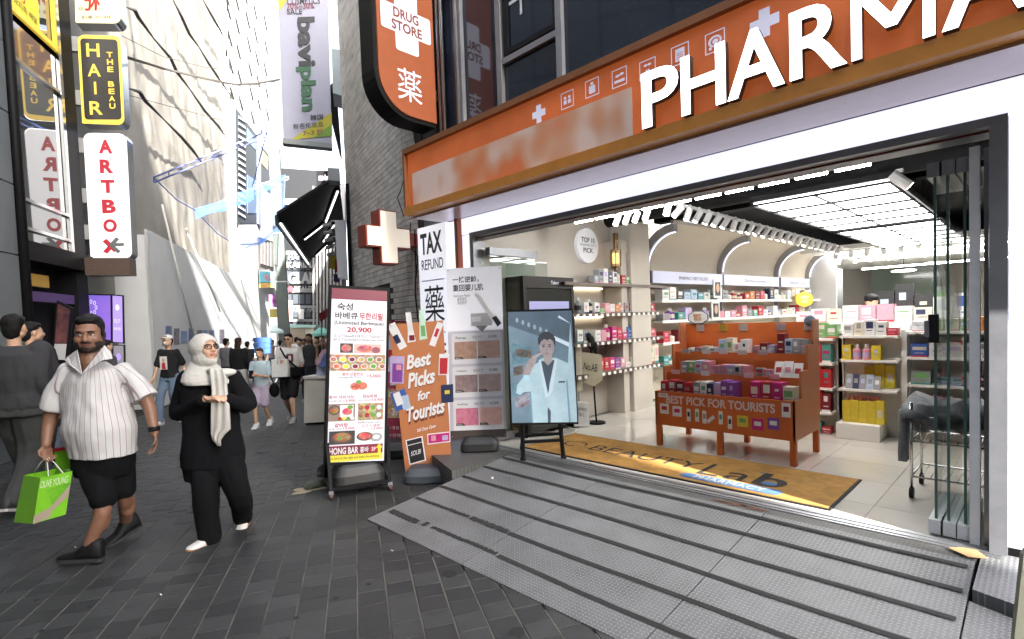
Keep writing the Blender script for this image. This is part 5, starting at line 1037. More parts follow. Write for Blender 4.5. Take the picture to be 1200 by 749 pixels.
# yellow topper
p = gW(943, 352, -RC+.42); o = thing('yellow_topper', p, 'yellow cloud shaped shelf topper at the end of the cream wall', 'sign'); m_ = MB(); pts = []
for k in range(40): a = 2*math.pi*k/40; rr_ = 1+.12*abs(math.sin(a*3)); pts.append(p+WD*(  .44*math.cos(a)*rr_)+Z_*(.02+.15*math.sin(a)*rr_))
m_.prism(pts, -WN*.02); m_.build('board', M('topper_yellow', (.70, .42, .02), .5, emit=.0), o); sh = Sheet(p-WD*.42+Z_*.13+WN*.002, WD*.84, -Z_*.24, WN); sh.text('EVENT\nSALE', .25, .15, .75, .75, TW, 2); sh.done(o)
# ---- orange gift display
ORD = M('display_orange', (.50, .115, .025), .42, var=.10, vscale=3); ORS = M('display_orange_side', (.46, .16, .065), .45, var=.06)
dx0, dx1, dy0 = -2.97, -1.58, 5.04
gd = thing('tiered_display', (-2.3, 5.4, .2), 'orange stepped display table on legs reading BEST PICK FOR TOURISTS', 'display')
zb, z1, z2, z3, zt = .43, .79, 1.02, 1.22, 1.485; steps = [(5.04, .74, z1), (5.26, .95, z2), (5.47, 1.17, z3), (5.74, None, zt)]
m_ = MB(); m_.par((dx0, dy0, zb), (dx1-dx0, 0, 0), (0, .02, 0), (0, 0, z1-zb)); fr_ = m_.build('front_panel', ORD, gd)
for X0 in (dx0-.001, dx1-.019):
    m_ = MB(); pr = [(5.04, zb), (5.76, zb), (5.76, zt+.02), (5.60, zt+.02), (5.60, z3+.05), (5.42, z3+.05), (5.42, z2+.02), (5.22, z2+.02), (5.22, z1), (5.04, z1)]
    m_.prism([Vector((X0, y, z)) for y, z in pr], (.02, 0, 0)); m_.build('stepped_side', ORS, gd)
shelf_z = [.745, .945, 1.155]; shelf_y = [(5.06, 5.26), (5.262, 5.47), (5.472, 5.74)]
for k in range(3):
    m_ = MB(); m_.par((dx0+.02, shelf_y[k][0], shelf_z[k]-.02), (dx1-dx0-.042, 0, 0), (0, shelf_y[k][1]-shelf_y[k][0]-.004, 0), (0, 0, .02)); m_.build('tier_shelf', ORD, gd)
    if k: m_ = MB(); m_.par((dx0+.02, shelf_y[k][0]-.006, shelf_z[k-1]), (dx1-dx0-.042, 0, 0), (0, .005, 0), (0, 0, shelf_z[k]-shelf_z[k-1]+.03)); m_.build('tier_riser', ORD, gd)
m_ = MB(); m_.par((dx0+.02, 5.742, .745), (dx1-dx0-.042, 0, 0), (0, .016, 0), (0, 0, zt-.745)); m_.build('back_panel', ORD, gd)
m_ = MB(); m_.par((dx0+.02, 5.06, zb), (dx1-dx0-.042, 0, 0), (0, .68, 0), (0, 0, .02)); m_.build('bottom_panel', ORD, gd)
for x in (dx0, -2.30, dx1-.05):
    for y in (5.045, 5.70): m_ = MB(); m_.par((x, y, .2), (.05, 0, 0), (0, .05, 0), (0, 0, .2295)); m_.build('leg', ORD, gd)
sh = Sheet((dx0, dy0-.002, z1), (dx1-dx0, 0, 0), (0, 0, -(z1-zb)), -Y_, 1, 1); PKW = M('pinkish_white_print', (.62, .52, .52), .5)
sh.text('BEST PICK FOR TOURISTS', .095, .10, .88, .34, PKW, 2, bold=.03)
stk = [(.03, .05, 'white', 'pink'), (.04, .36, 'white', 'red'), (.145, .40, 'white', 'magenta'), (.26, .44, 'white', 'navy'), (.325, .42, 'white', 'green'), (.38, .45, 'white', 'grey'), (.50, .42, 'white', 'teal'), (.565, .52, 'white', 'navy'), (.63, .48, 'yellow', 'green'), (.73, .52, 'magenta', 'white'), (.83, .46, 'purple', 'white'), (.92, .05, 'white', 'dark red')]
for k, (x, y, c, d) in enumerate(stk):
    w_, h_ = (.075, .30) if k in (1, 2, 8, 9, 10) else (.03, .36)
    if k in (0,): w_, h_ = .08, .12
    if k == 11: w_, h_ = .055, .36
    sh.rect(x, y, x+w_, y+h_, pm(c), 1, 'sticker#%d' % k); sh.rect(x+w_*.2, y+h_*.25, x+w_*.8, y+h_*.62, pm(d), 2, 'sticker#%d' % k)
sh.poly([(.41, .72), (.425, .80), (.475, .62), (.46, .55)], pm('white'), 2, 'sticker#z')
sh.done(fr_)
def tier(k, x0, x1, items, dep=.12, seed=1, nm=None):
    z = shelf_z[k]+.001; y = shelf_y[k][0]+.03; row(Vector((x0, y, z)), Vector((x1, y, z)), -Y_, ('front', 'middle', 'rear')[k]+' tier of the orange display'+(nm or ''), items, dep, 'goods on the orange display', gap=.06, seed=seed)
tier(0, -2.93, -2.58, [B_('red', .155, 'box', 'white'), B_('red', .155, 'box', 'white'), B_('dark red', .15, 'box', 'white'), B_('red', .15, 'box', 'white')], seed=1, nm=', left end')
tier(0, -2.56, -2.13, [B_('grey', .15, 'box', 'white'), B_('white', .155, 'box', 'teal'), B_('navy', .16, 'box', 'white'), B_('lilac', .17), B_('purple', .18, 'box', 'pink'), B_('purple', .17, 'box', 'lilac')], .18, seed=2, nm=', centre')
tier(0, -1.99, -1.60, [B_('magenta', .20, 'box', 'white'), B_('red', .20, 'box', 'white'), B_('magenta', .20, 'box', 'white'), B_('cream', .16)], .14, seed=3, nm=', right end')
tier(1, -2.80, -2.48, [B_('grey', .15, 'box', 'white'), B_('green', .15, 'box', 'white'), B_('pale blue', .16), B_('pink', .16)], .16, 4, ', left end')
tier(1, -2.44, -2.08, [B_('pink', .11, 'box', 'red'), B_('pink', .12), B_('lilac', .12), B_('cream', .12), B_('pink', .12)], .14, 5, ', centre')
tier(1, -2.02, -1.60, [B_('grey', .10), B_('pink', .09), B_('white', .17, 'pouch', 'red'), B_('white', .18, 'pouch', 'pink'), B_('white', .17, 'pouch', 'red')], .07, 6, ', right end')
tier(2, -2.82, -2.50, [B_('white', .07, 'box', 'red'), B_('pink', .08), B_('cream', .09), B_('white', .08, 'box', 'teal')], .12, 7, ', left end')
tier(2, -2.47, -2.16, [B_('pale blue', .17, 'box', 'grey'), B_('cream', .17), B_('white', .13), B_('white', .16, 'box', 'grey')], .12, 8, ', centre left')
tier(2, -2.12, -1.90, [B_('pink', .10), B_('dark red', .13), B_('lilac', .11)], .12, 9, ', centre right')
tier(2, -1.88, -1.60, [B_('dark red', .22, 'box', 'brown'), B_('pale blue', .17, 'box', 'navy'), B_('grey', .17, 'box', 'white'), B_('grey', .17, 'box', 'teal')], .12, 10, ', right end')
# price cards on the display
for k, (x, kz, c) in enumerate(((-2.78, 2, 'white'), (-2.52, 2, 'yellow'), (-2.30, 2, 'white'), (-1.92, 2, 'white'), (-1.66, 2, 'white'), (-2.82, 1, 'white'), (-2.58, 1, 'white'), (-2.40, 1, 'white'), (-2.2, 1, 'white'), (-2.0, 1, 'white'), (-2.83, 0, 'white'), (-2.5, 0, 'white'), (-2.06, 0, 'white'), (-1.82, 0, 'white'))):
    y, z = (5.735, 1.40) if kz == 2 else (shelf_y[kz+1][0]-.02, shelf_z[kz+1]+.012)
    m_ = MB(); m_.prism([Vector((x-.045, y, z)), Vector((x+.045, y, z)), Vector((x+.055, y-.03, z+.075 if kz == 2 else z+.05)), Vector((x-.035, y-.03, z+.075 if kz == 2 else z+.05))], (0, .004, 0))
    tag(m_.build('price_card', pm(c)), '%s price card, %s from the left on the %s edge of the orange display' % (c, words_n[(k if k < 5 else k-5 if k < 10 else k-10)], ('front', 'middle', 'back')[kz]), 'price card', 'price cards on the orange display')
for k, (x0, x1, kz) in enumerate(((-2.83, -2.49, 2), (-2.13, -1.89, 2), (-2.04, -1.60, 1), (-2.93, -2.58, 0), (-2.47, -2.05, 1))):
    y = shelf_y[kz][0]+.018; m_ = MB(); m_.par((x0, y, shelf_z[kz]), (x1-x0, 0, 0), (0, .003, 0), (0, 0, .11)); m_.build('acrylic_guard', glass('acrylic', (.97, .97, .97), .02, .06), gd)
# cloud sign and black ball on top
p = gY(818, 372, 5.72); o = thing('cloud_sign', p, 'small cloud shaped card reading BEST PICK on the display corner', 'sign')
def cloud(cx, cz, rx, rz2, y, mat, nm):
    m_ = MB(); P_ = [Vector((cx+rx*math.cos(a)*(1+.12*abs(math.sin(a*4))), y, cz+rz2*math.sin(a)*(1+.12*abs(math.sin(a*4))))) for a in [2*math.pi*k/48 for k in range(48)]]; m_.prism(P_, (0, .006, 0)); m_.build(nm, mat, o)
cloud(p.x, p.z, .115, .072, 5.72, pm('navy'), 'card_rim'); cloud(p.x, p.z, .105, .063, 5.714, pm('white'), 'card_face')
sh = Sheet((p.x-.1, 5.712, p.z+.06), (.2, 0, 0), (0, 0, -.12), -Y_, 1, 1); sh.text('BEST', .25, .18, .72, .46, M('orange_print2', (.6, .2, .02), .5), 2, bold=.03); sh.text('PICK', .28, .52, .74, .8, M('orange_print2', (.6, .2, .02), .5), 2, bold=.03); sh.done(o)
m_ = MB(); m_.bar((p.x, 5.72, p.z-.07), (p.x, 5.72, 1.46), .012, .006); m_.build('card_stem', pm('grey'), o)
p = gY(949, 376, 5.7); m_ = MB(); m_.ell(p, .055, .02, .055); tag(m_.build('round_badge', M('badge_dark', (.04, .05, .08), .3, col2=(.2, .25, .3), vscale=30), smooth=True), 'small dark round badge standing on the right back corner of the orange display', 'badge')
# ---- gondola shelving
def gondola(x0, x1, y, zt_, label, shelves, nbay=1):
    o = thing('gondola_shelf', ((x0+x1)/2, y, .2), label, 'shelf unit', 'white shop gondolas')
    m_ = MB(); m_.par((x0, y+.02, .2), (x1-x0, 0, 0), (0, .03, 0), (0, 0, zt_-.25)); m_.build('back_panel', OFFW, o)
    for x in (x0-.05, x1): m_ = MB(); m_.par((x, y-.06, .2), (.05, 0, 0), (0, .12, 0), (0, 0, zt_-.2)); m_.build('upright', OFFW, o)
    for z, d in shelves: m_ = MB(); m_.par((x0+.001, y-d, z-.025), (x1-x0-.002, 0, 0), (0, d+.018, 0), (0, 0, .025)); m_.build('shelf_board', OFFW, o)
    return o
gA = gondola(-3.2, -1.68, 6.85, 1.32, 'white shelf unit behind the orange display holding red cartons', [(.45, .3), (.72, .25), (1.0, .25), (1.27, .25)])
gB = gondola(-1.62, -1.09, 6.85, 1.36, 'white shelf unit with yellow bags and a low base bin', [(.73, .28), (1.04, .22), (1.30, .2)])
m_ = MB(); m_.par((-1.62, 6.46, .2), (.40, 0, 0), (0, .38, 0), (0, 0, .17)); m_.build('base_bin', OFFW, gB, bevel=.006)
gC = gondola(-1.03, .9, 6.95, 1.40, 'long white shelf unit behind the folded glass doors', [(.52, .3), (.8, .28), (1.08, .28), (1.34, .3)])
gD = gondola(-1.4, -1.08, 7.9, 1.3, 'small white shelf unit seen in the gap between the others', [(.5, .3), (.8, .3), (1.05, .3)])
def gr(x0, x1, y, z, items, where, dep=.12, seed=1, grp='goods on the white shelf units', gap=.06): row(Vector((x0, y, z)), Vector((x1, y, z)), -Y_, where, items, dep, grp, gap=gap, seed=seed)
gr(-1.98, -1.70, 6.63, 1.001, [B_('purple', .22, 'box', 'teal'), B_('red', .2, 'box', 'white'), B_('teal', .2, 'box', 'magenta')], 'upper shelf of the red carton unit')
gr(-1.98, -1.70, 6.63, .721, [B_('red', .2, 'box', 'white'), B_('red', .22, 'box', 'white'), B_('red', .2, 'box', 'teal')], 'middle shelf of the red carton unit')
gr(-1.98, -1.70, 6.6, .451, [B_('red', .2, 'box', 'white'), B_('red', .22, 'box', 'white'), B_('dark red', .2, 'box', 'white')], 'lower shelf of the red carton unit')
gr(-1.98, -1.70, 6.6, .2005, [B_('yellow', .1), B_('teal', .12), B_('red', .08)], 'floor under the red carton unit')
gr(-1.60, -1.24, 6.65, 1.041, [B_('yellow', .17), B_('pink', .16, 'bottle', 'lilac'), B_('pink', .16, 'bottle', 'lilac'), B_('yellow', .16)], 'upper shelf of the yellow bag unit')
gr(-1.56, -1.24, 6.60, .731, [B_('grey', .16, 'pouch', 'pale blue'), B_('navy', .15, 'pouch', 'grey'), B_('grey', .15, 'pouch', 'pale blue'), B_('pale blue', .16, 'pouch', 'grey'), B_('grey', .14, 'pouch')], 'middle shelf of the yellow bag unit', .05)
gr(-1.42, -1.14, 6.78, .732, [B_('yellow', .24, 'bag', 'yellow'), B_('yellow', .25, 'bag', 'yellow'), B_('yellow', .24, 'bag', 'cream')], 'rear of the middle yellow bag shelf', .1)
gr(-1.58, -1.20, 6.56, .371, [B_('yellow', .24, 'bag', 'yellow')]*4+[B_('yellow', .25, 'bag', 'cream')], 'base bin of the yellow bag unit', .16, 3, gap=.03)
for k, x in enumerate((-1.5, -1.42, -1.35, -1.28)):
    m_ = MB(); m_.tube([(x-.03, 6.6, .61), (x-.015, 6.6, .65), (x+.015, 6.6, .655), (x+.03, 6.6, .61)], .008, 5); tag(m_.build('ribbon', pm('red'), smooth=True), 'red ribbon handle, %s of four above the yellow bags in the base bin' % words_n[k], 'ribbon', 'ribbons above the yellow bags')
gr(-1.38, -1.10, 7.6, .8, [B_('white', .14), B_('green', .16), B_('white', .14, 'box', 'grey')], 'middle shelf seen in the gap'); gr(-1.38, -1.1, 7.6, 1.051, [B_('white', .15), B_('brown', .16), B_('white', .12)], 'upper shelf seen in the gap'); gr(-1.38, -1.1, 7.6, .5, [B_('blue', .2), B_('white', .2), B_('cream', .22)], 'lower shelf seen in the gap')
gr(-1.0, .2, 6.7, 1.081, [B_('blue', .14), B_('white', .2), B_('cream', .2), B_('white', .16, 'box', 'grey'), B_('grey', .16), B_('white', .15), B_('teal', .16), B_('white', .18)], 'upper shelf behind the glass doors')
gr(-1.0, .2, 6.7, .801, [B_('grey', .14), B_('black', .15), B_('grey', .12), B_('black', .12), B_('pale blue', .08), B_('white', .14), B_('cream', .15)], 'middle shelf behind the glass doors')
gr(-1.0, .2, 6.7, .521, [B_('white', .16), B_('pink', .16), B_('white', .1, 'box', 'grey'), B_('dark red', .12), B_('white', .1), B_('cream', .14), B_('grey', .12)], 'lower shelf behind the glass doors')
# goods on top of units and on the tall counter behind
gr(-2.0, -1.65, 6.7, 1.271, [B_('red', .12, 'box', 'white'), B_('green', .17, 'box', 'cream'), B_('green', .17, 'box', 'cream')], 'top of the red carton unit', .15, 2)
gr(-3.0, -2.1, 6.7, 1.271, [B_('dark red', .12), B_('dark red', .13), B_('white', .14, 'box', 'red'), B_('red', .14, 'box', 'white'), B_('red', .14, 'box', 'white'), B_('red', .14, 'box', 'white'), B_('blue', .16)], 'top of the red carton unit behind the display', .15, 2)
gr(-1.60, -1.10, 6.7, 1.301, [B_('white', .13), B_('cream', .15), B_('white', .17, 'box', 'navy'), B_('white', .14), B_('red', .08)], 'top of the yellow bag unit', .15, 5)
gr(-1.0, .1, 6.75, 1.341, [B_('white', .1), B_('green', .12), B_('green', .12), B_('orange', .14), B_('white', .22, 'box', 'blue'), B_('cream', .12), B_('white', .14)], 'top of the unit behind the glass doors', .15, 6)
ct = thing('sales_counter', (-1.8, 9.4, .2), 'pale counter crowded with leaflets and cartons at the shop centre', 'counter'); m_ = MB(); m_.par((-3.2, 9.3, .2), (3.6, 0, 0), (0, .7, 0), (0, 0, 1.18)); m_.build('counter_body', OFFW, ct)
gr(-2.9, -.7, 9.35, 1.381, [B_('white', .2), B_('white', .24), B_('cream', .22), B_('white', .28, 'box', 'pink'), B_('pink', .26, 'box', 'white'), B_('pink', .27, 'box', 'white'), B_('white', .24, 'box', 'green'), B_('cream', .2), B_('white', .36, 'box', 'pale blue'), B_('white', .38, 'box', 'blue')], 'crowded sales counter', .2, 7)
gr(-2.0, -1.0, 10.4, 1.38, [B_('black', .5, 'box', 'brown'), B_('black', .55, 'box', 'grey'), B_('black', .42), B_('grey', .5)], 'tall shelf past the counter', .2, 8)
m_ = MB(); m_.par((-2.3, 10.35, .2), (1.6, 0, 0), (0, .4, 0), (0, 0, 1.179)); tag(m_.build('storage_shelf', OFFW), 'plain pale back shelf beyond the sales counter', 'shelf unit')
# ---- small stands near the door
fs_ = thing('bag_stand', gz(699, 497, .2), 'thin black floor stand holding a pale beige shopping bag', 'stand'); b0 = gz(699, 496, .2)
m_ = MB(); m_.tube([b0, b0+Z_*.02], .12, 24); m_.build('round_base', BLACK, fs_); m_ = MB(); m_.tube([b0+Z_*.02, b0+Z_*.55+Vector((-.03, 0, 0)), b0+Z_*1.0+Vector((-.06, 0, 0))], .012, 8); m_.build('pole', BLACK, fs_, smooth=True)
dd = depth(b0); BB = M('beige_bag', (.42, .38, .27), .7, var=.1, bump=.4, bscale=12); P_ = [at(x, y, dd-.06) for x, y in ((678, 412), (705, 416), (706, 446), (696, 453), (684, 448), (679, 440))]
m_ = MB(); m_.prism(P_, FV*.08); bg_ = m_.build('bag', BB, fs_); sh = Sheet(at(683, 424, dd-.065), at(700, 427, dd-.065)-at(683, 424, dd-.065), at(683, 433, dd-.065)-at(683, 424, dd-.065), -FV); sh.text('No.AB', .05, .0, 1, 1, DINK, 2, shear=.2); sh.done(bg_)
m_ = MB(); m_.ell(at(693, 402, dd), .05, .05, .10); m_.ell(at(690, 395, dd), .04, .04, .06); m_.ell(at(698, 408, dd-.02), .035, .035, .08); m_.build('black_bow', BLACKM, fs_, smooth=True)
bd = thing('narrow_board', gz(676, 500, .2), 'narrow cream upright board beside the video screen', 'sign'); d1 = dd-.1; P_ = [at(x, y, d1) for x, y in ((671, 386), (681, 388), (683, 458), (673, 460))]; m_ = MB(); m_.prism(P_, FV*.02); m_.build('board', pm('cream'), bd); m_ = MB(); m_.bar(at(678, 459, d1+.01), at(679, 499, d1+.01), .02, .02, up=FV); m_.build('stem', pm('grey'), bd)
bx = thing('white_floor_box', gz(680, 497, .2), 'small white floor box printed No.1 behind the video screen', 'box'); P_ = [at(x, y, dd-.25) for x, y in ((672, 471), (690, 473), (691, 500), (673, 500))]; m_ = MB(); m_.prism(P_, FV*.15); m_.build('box_body', pm('white'), bx); sh = Sheet(P_[0]-FV*.003, P_[1]-P_[0], P_[3]-P_[0], -FV); sh.text('Pharmacy\nNo.1', .15, .15, .85, .55, DINK, 2); sh.done(bx)
# ---- entrance mat
MATC = M('mat_ochre', (.42, .22, .05), .95, var=.30, vscale=7, bump=.8, bscale=260); mt = thing('entrance_mat', (-2.5, 4.5, .2), 'long ochre entrance mat printed BEAUTY Lab PHARMACY', 'mat')
m_ = MB(); m_.par((-4.06, 4.07, .2005), (3.0, 0, 0), (0, .89, 0), (0, 0, .008)); m_.build('rubber_border', BLACKM, mt); m_ = MB(); m_.par((-4.04, 4.09, .203), (2.96, 0, 0), (0, .85, 0), (0, 0, .009)); pile = m_.build('pile', MATC, mt)
sh = Sheet((0, 0, .2135), X_, -Y_, Z_); MI = M('mat_ink', (.025, .022, .02), .95)
def mtx(t, x0, y0, x1, y1, mat=MI, l=1, bold=0.0): sh.text(t, x0, -y1, x1, -y0, mat, l, bold)
mtx('BEAUTY', -3.42, 4.40, -2.22, 4.62); mtx('L', -2.16, 4.30, -1.98, 4.66); mtx('a', -1.94, 4.30, -1.74, 4.52); mtx('b', -1.70, 4.30, -1.46, 4.66, bold=.02)
BLM = M('mat_blue', (.06, .13, .26), .95); sh.rrect(-2.24, -4.27, -1.42, -4.13, .06, BLM, 1); sh.text('PHARMACY', -2.12, -4.245, -1.54, -4.155, M('mat_pale', (.35, .33, .25), .95), 2); sh.disc(-1.575, -4.38, .06, .05, BLM, 2); sh.disc(-1.72, -4.64, .02, .02, BLM, 1)
for a in range(0, 300, 12): x, y = -3.66+.13*math.cos(R_(a)), 4.52+.10*math.sin(R_(a)); sh.rect(x-.012, -y-.012, x+.012, -y+.012, MI, 1)
sh.done(pile)
# ---- wire trolley with grey garment behind the glass leaves
tc = thing('wire_trolley', (-.42, 5.0, .2), 'chrome wire trolley heaped with grey cloth behind the folded glass leaves', 'trolley'); m_ = MB(); x0, x1, y0, y1 = -.70, -.12, 4.72, 5.15
for z in (.36, .62, .80): m_.tube([(x0, y0, z), (x1, y0, z), (x1, y1, z), (x0, y1, z), (x0, y0, z)], .007, 6)
for k in range(12): x = x0+(x1-x0)*k/11; m_.tube([(x, y0, .36), (x, y1, .36)], .003, 4); m_.tube([(x, y0, .62), (x, y1, .62)], .003, 4); m_.tube([(x, y0, .62), (x, y0, .80)], .003, 4)
m_.build('wire_basket', CHROME, tc, smooth=True)
for x, y in ((x0, y0), (x1, y0), (x0, y1), (x1, y1)):
    m_ = MB(); m_.tube([(x, y, .27), (x, y, .9)], .010, 8); m_.build('post', CHROME, tc, smooth=True); m_ = MB(); m_.tube([(x-.012, y, .24), (x+.012, y, .24)], .04, 14); m_.build('wheel', BLACKM, tc)
    
GC = M('grey_cloth', (.16, .165, .175), .8, var=.35, vscale=9, bump=.9, bscale=22); gc = thing('grey_garment', (-.5, 4.9, .6), 'crumpled dark grey garment lying over the wire trolley', 'clothing'); m_ = MB(); rings = []
for k in range(15):
    x = x0-.06+(x1-x0+.08)*k/14; r_ = []
    for q in range(16): a = 2*math.pi*q/16; d = .11*noise.noise(Vector((x*8, q*.8, 2)))+.05*noise.noise(Vector((x*20, q*1.7, 5))); r_.append(Vector((x, 4.92+(.23+d)*math.cos(a), .80+(.10+d)*math.sin(a))))
    rings.append(r_)
m_.loft(rings); m_.build('cloth_heap', GC, gc, smooth=True)
m_ = MB(); rings = [[Vector((x0-.07+.012*math.sin(q*2+z*9), 4.72+.022*q, z))+Vector((.02 if q > 4 else 0, 0, 0)) for q in range(6)]+[Vector((x0-.03, 4.72+.022*(5-q), z)) for q in range(6)] for z in (.84, .74, .64, .54, .46)]; m_.loft(rings); m_.build('hanging_sleeve', GC, gc, smooth=True)
# ================================================================== people
def hv(v): v = Vector((v.x, v.y, 0)); return v.normalized()
CF = hv(-FV); CR_ = hv(RV)       # towards the camera, and towards the right of the view
def facing(deg): a = R_(deg); return (CF*math.cos(a)+CR_*math.sin(a)).normalized()   # 0 = to the camera, +90 = to the right of the view
def ring(c, u, v, hw, hd, n=20, p=2.4):
    out = []
    for k in range(n):
        a = 2*math.pi*k/n; ca, sa = math.cos(a), math.sin(a)
        out.append(c+u*(hw*math.copysign(abs(ca)**(2/p), ca))+v*(hd*math.copysign(abs(sa)**(2/p), sa)))
    return out
def limb(mb, pts, rs, n=12, end=True):
    # smooth path
    P = [Vector(p) for p in pts]; Q = []; Rr = []
    for i in range(len(P)-1):
        a, b = P[i], P[i+1]; a0 = P[i-1] if i else a*2-b; b1 = P[i+2] if i+2 < len(P) else b*2-a
        for k in range(4):
            t = k/4; Q.append(.5*((2*a)+(b-a0)*t+(2*a0-5*a+4*b-b1)*t*t+(-a0+3*a-3*b+b1)*t**3)); Rr.append(rs[i]*(1-t)+rs[i+1]*t)
    Q.append(P[-1]); Rr.append(rs[-1]); mb.tube(Q, Rr, n); mb.ell(P[0], rs[0], rs[0], rs[0]); (mb.ell(P[-1], rs[-1], rs[-1], rs[-1]) if end else None)
def fuse(mb, name, mats, parent, vox, it=4, wr=0.0, wf=14.0, wst=(1, 1, .5), matfn=None, dele=None, fac=.5, wfn=None, **k):
    me = bpy.data.meshes.new('t'); me.from_pydata(mb.v, [], mb.f); o = bpy.data.objects.new('t', me); TMPS.collection.objects.link(o)
    bm = bmesh.new(); bm.from_mesh(me); bmesh.ops.recalc_face_normals(bm, faces=bm.faces); bm.to_mesh(me); bm.free()
    r = o.modifiers.new('r', 'REMESH'); r.mode = 'VOXEL'; r.voxel_size = vox
    if it: s = o.modifiers.new('s', 'SMOOTH'); s.factor = fac; s.iterations = it
    dg = wdg(); m2 = bpy.data.meshes.new_from_object(o.evaluated_get(dg)); bpy.data.objects.remove(o); bpy.data.meshes.remove(me)
    m2.name = name
    for m_ in mats: m2.materials.append(m_) if len(m2.materials) < len(mats) else None
    m2.materials.clear(); [m2.materials.append(m_) for m_ in mats]
    if wr:
        cos = [v.co.copy() for v in m2.vertices]; nrs = [v.normal.copy() for v in m2.vertices]; out = []
        for c, nv_ in zip(cos, nrs):
            q = Vector((c.x*wf*wst[0], c.y*wf*wst[1], c.z*wf*wst[2])); a = noise.noise(q)*1.4
            b = noise.noise(q*2.7+Vector((5, 1, 2))); w_ = wfn(c) if wfn else 1.0
            out.extend(c+nv_*((a*.6+b*.4)*wr*w_))
        m2.vertices.foreach_set('co', out); m2.update()
    if matfn:
        for p in m2.polygons: p.material_index = matfn(p.center)
    if dele:
        bm = bmesh.new(); bm.from_mesh(m2); bmesh.ops.delete(bm, geom=[f for f in bm.faces if dele(f.calc_center_median())], context='FACES'); bm.to_mesh(m2); bm.free()
    m2.polygons.foreach_set('use_smooth', [True]*len(m2.polygons)); m2.update()
    o = bpy.data.objects.new(name, m2); COL.objects.link(o); adopt(o, parent); return tag(o, **k)
SKIN = {'tan': M('skin_tan', (.20, .10, .062), .5, var=.10, vscale=30), 'light': M('skin_light', (.50, .30, .20), .5, var=.08, vscale=30), 'fair': M('skin_fair', (.56, .36, .27), .5, var=.06, vscale=30)}
HAIRB = M('hair_black', (.006, .0055, .005), .6, spec=.2, var=.4, vscale=60, bump=.6, bscale=180); HAIRN = M('hair_brown', (.04, .02, .013), .55, spec=.25, var=.4, vscale=50, bump=.5, bscale=160)
LIPS = M('lips', (.16, .06, .05), .5); BEARD = M('beard', (.022, .013, .010), .7, var=.4, vscale=200); EYEW = M('eye_white', (.6, .58, .55), .3); EYED = M('eye_dark', (.012, .008, .006), .15)
class Head:
    def __init__(s, c, f, up=Z_, sc=1.0): s.c = Vector(c); s.f = Vector(f).normalized(); s.r = s.f.cross(up).normalized(); s.u = s.r.cross(s.f).normalized(); s.s = sc
    def p(s, x, y, z): return s.c+(s.r*x+s.f*y+s.u*z)*s.s
    def l(s, p): d = (Vector(p)-s.c)/s.s; return d.dot(s.r), d.dot(s.f), d.dot(s.u)
    def e(s, mb, x, y, z, rx, ry, rz, nu=14, nv=10): mb.ell(s.p(x, y, z), rx*s.s, ry*s.s, rz*s.s, ax=s.r, ay=s.f, az=s.u, nu=nu, nv=nv)
def head_shapes(mb, H, chub=1.0, fine=True):
    H.e(mb, 0, -.012, .028, .075, .094, .086); H.e(mb, 0, .030, -.035, .062*chub, .062, .076); H.e(mb, 0, .058, -.088, .030*chub, .026, .024)
    H.e(mb, 0, .070, .022, .050, .022, .016)
    H.e(mb, 0, .097, -.018, .011, .016, .026); H.e(mb, 0, .106, -.030, .015, .015, .012)
    for s in (-1, 1):
        H.e(mb, s*.036, .062, -.030, .026*chub, .026, .026); H.e(mb, s*.052*chub, .010, -.062, .020, .036, .026); H.e(mb, s*.077, -.004, -.012, .010, .020, .032, 8, 6); H.e(mb, s*.013, .100, -.034, .008, .010, .007, 8, 6)
    H.e(mb, 0, .083, -.058, .022, .012, .0065, 10, 6); H.e(mb, 0, .081, -.069, .019, .012, .007, 10, 6)
def face_parts(H, parent, brow=HAIRB, open_=1.0):
    for s in (-1, 1):
        m_ = MB(); H.e(m_, s*.030, .0795, .000, .0135, .008, .0062*open_, 10, 6); m_.build('eye', EYEW, parent, smooth=True); m_ = MB(); H.e(m_, s*.030+.003, .0855, .000, .0058, .004, .0052*open_, 8, 6); m_.build('iris', EYED, parent, smooth=True)
        m_ = MB(); m_.tube([H.p(s*.014, .0925, .017), H.p(s*.030, .0915, .023), H.p(s*.047, .078, .017)], [.003*H.s, .0042*H.s, .002*H.s], 6); m_.build('eyebrow', brow, parent, smooth=True)
        m_ = MB(); m_.tube([H.p(s*.018, .088, .004), H.p(s*.030, .0895, .0085), H.p(s*.043, .082, .003)], .0016*H.s, 5); m_.build('lash_line', EYED, parent, smooth=True)
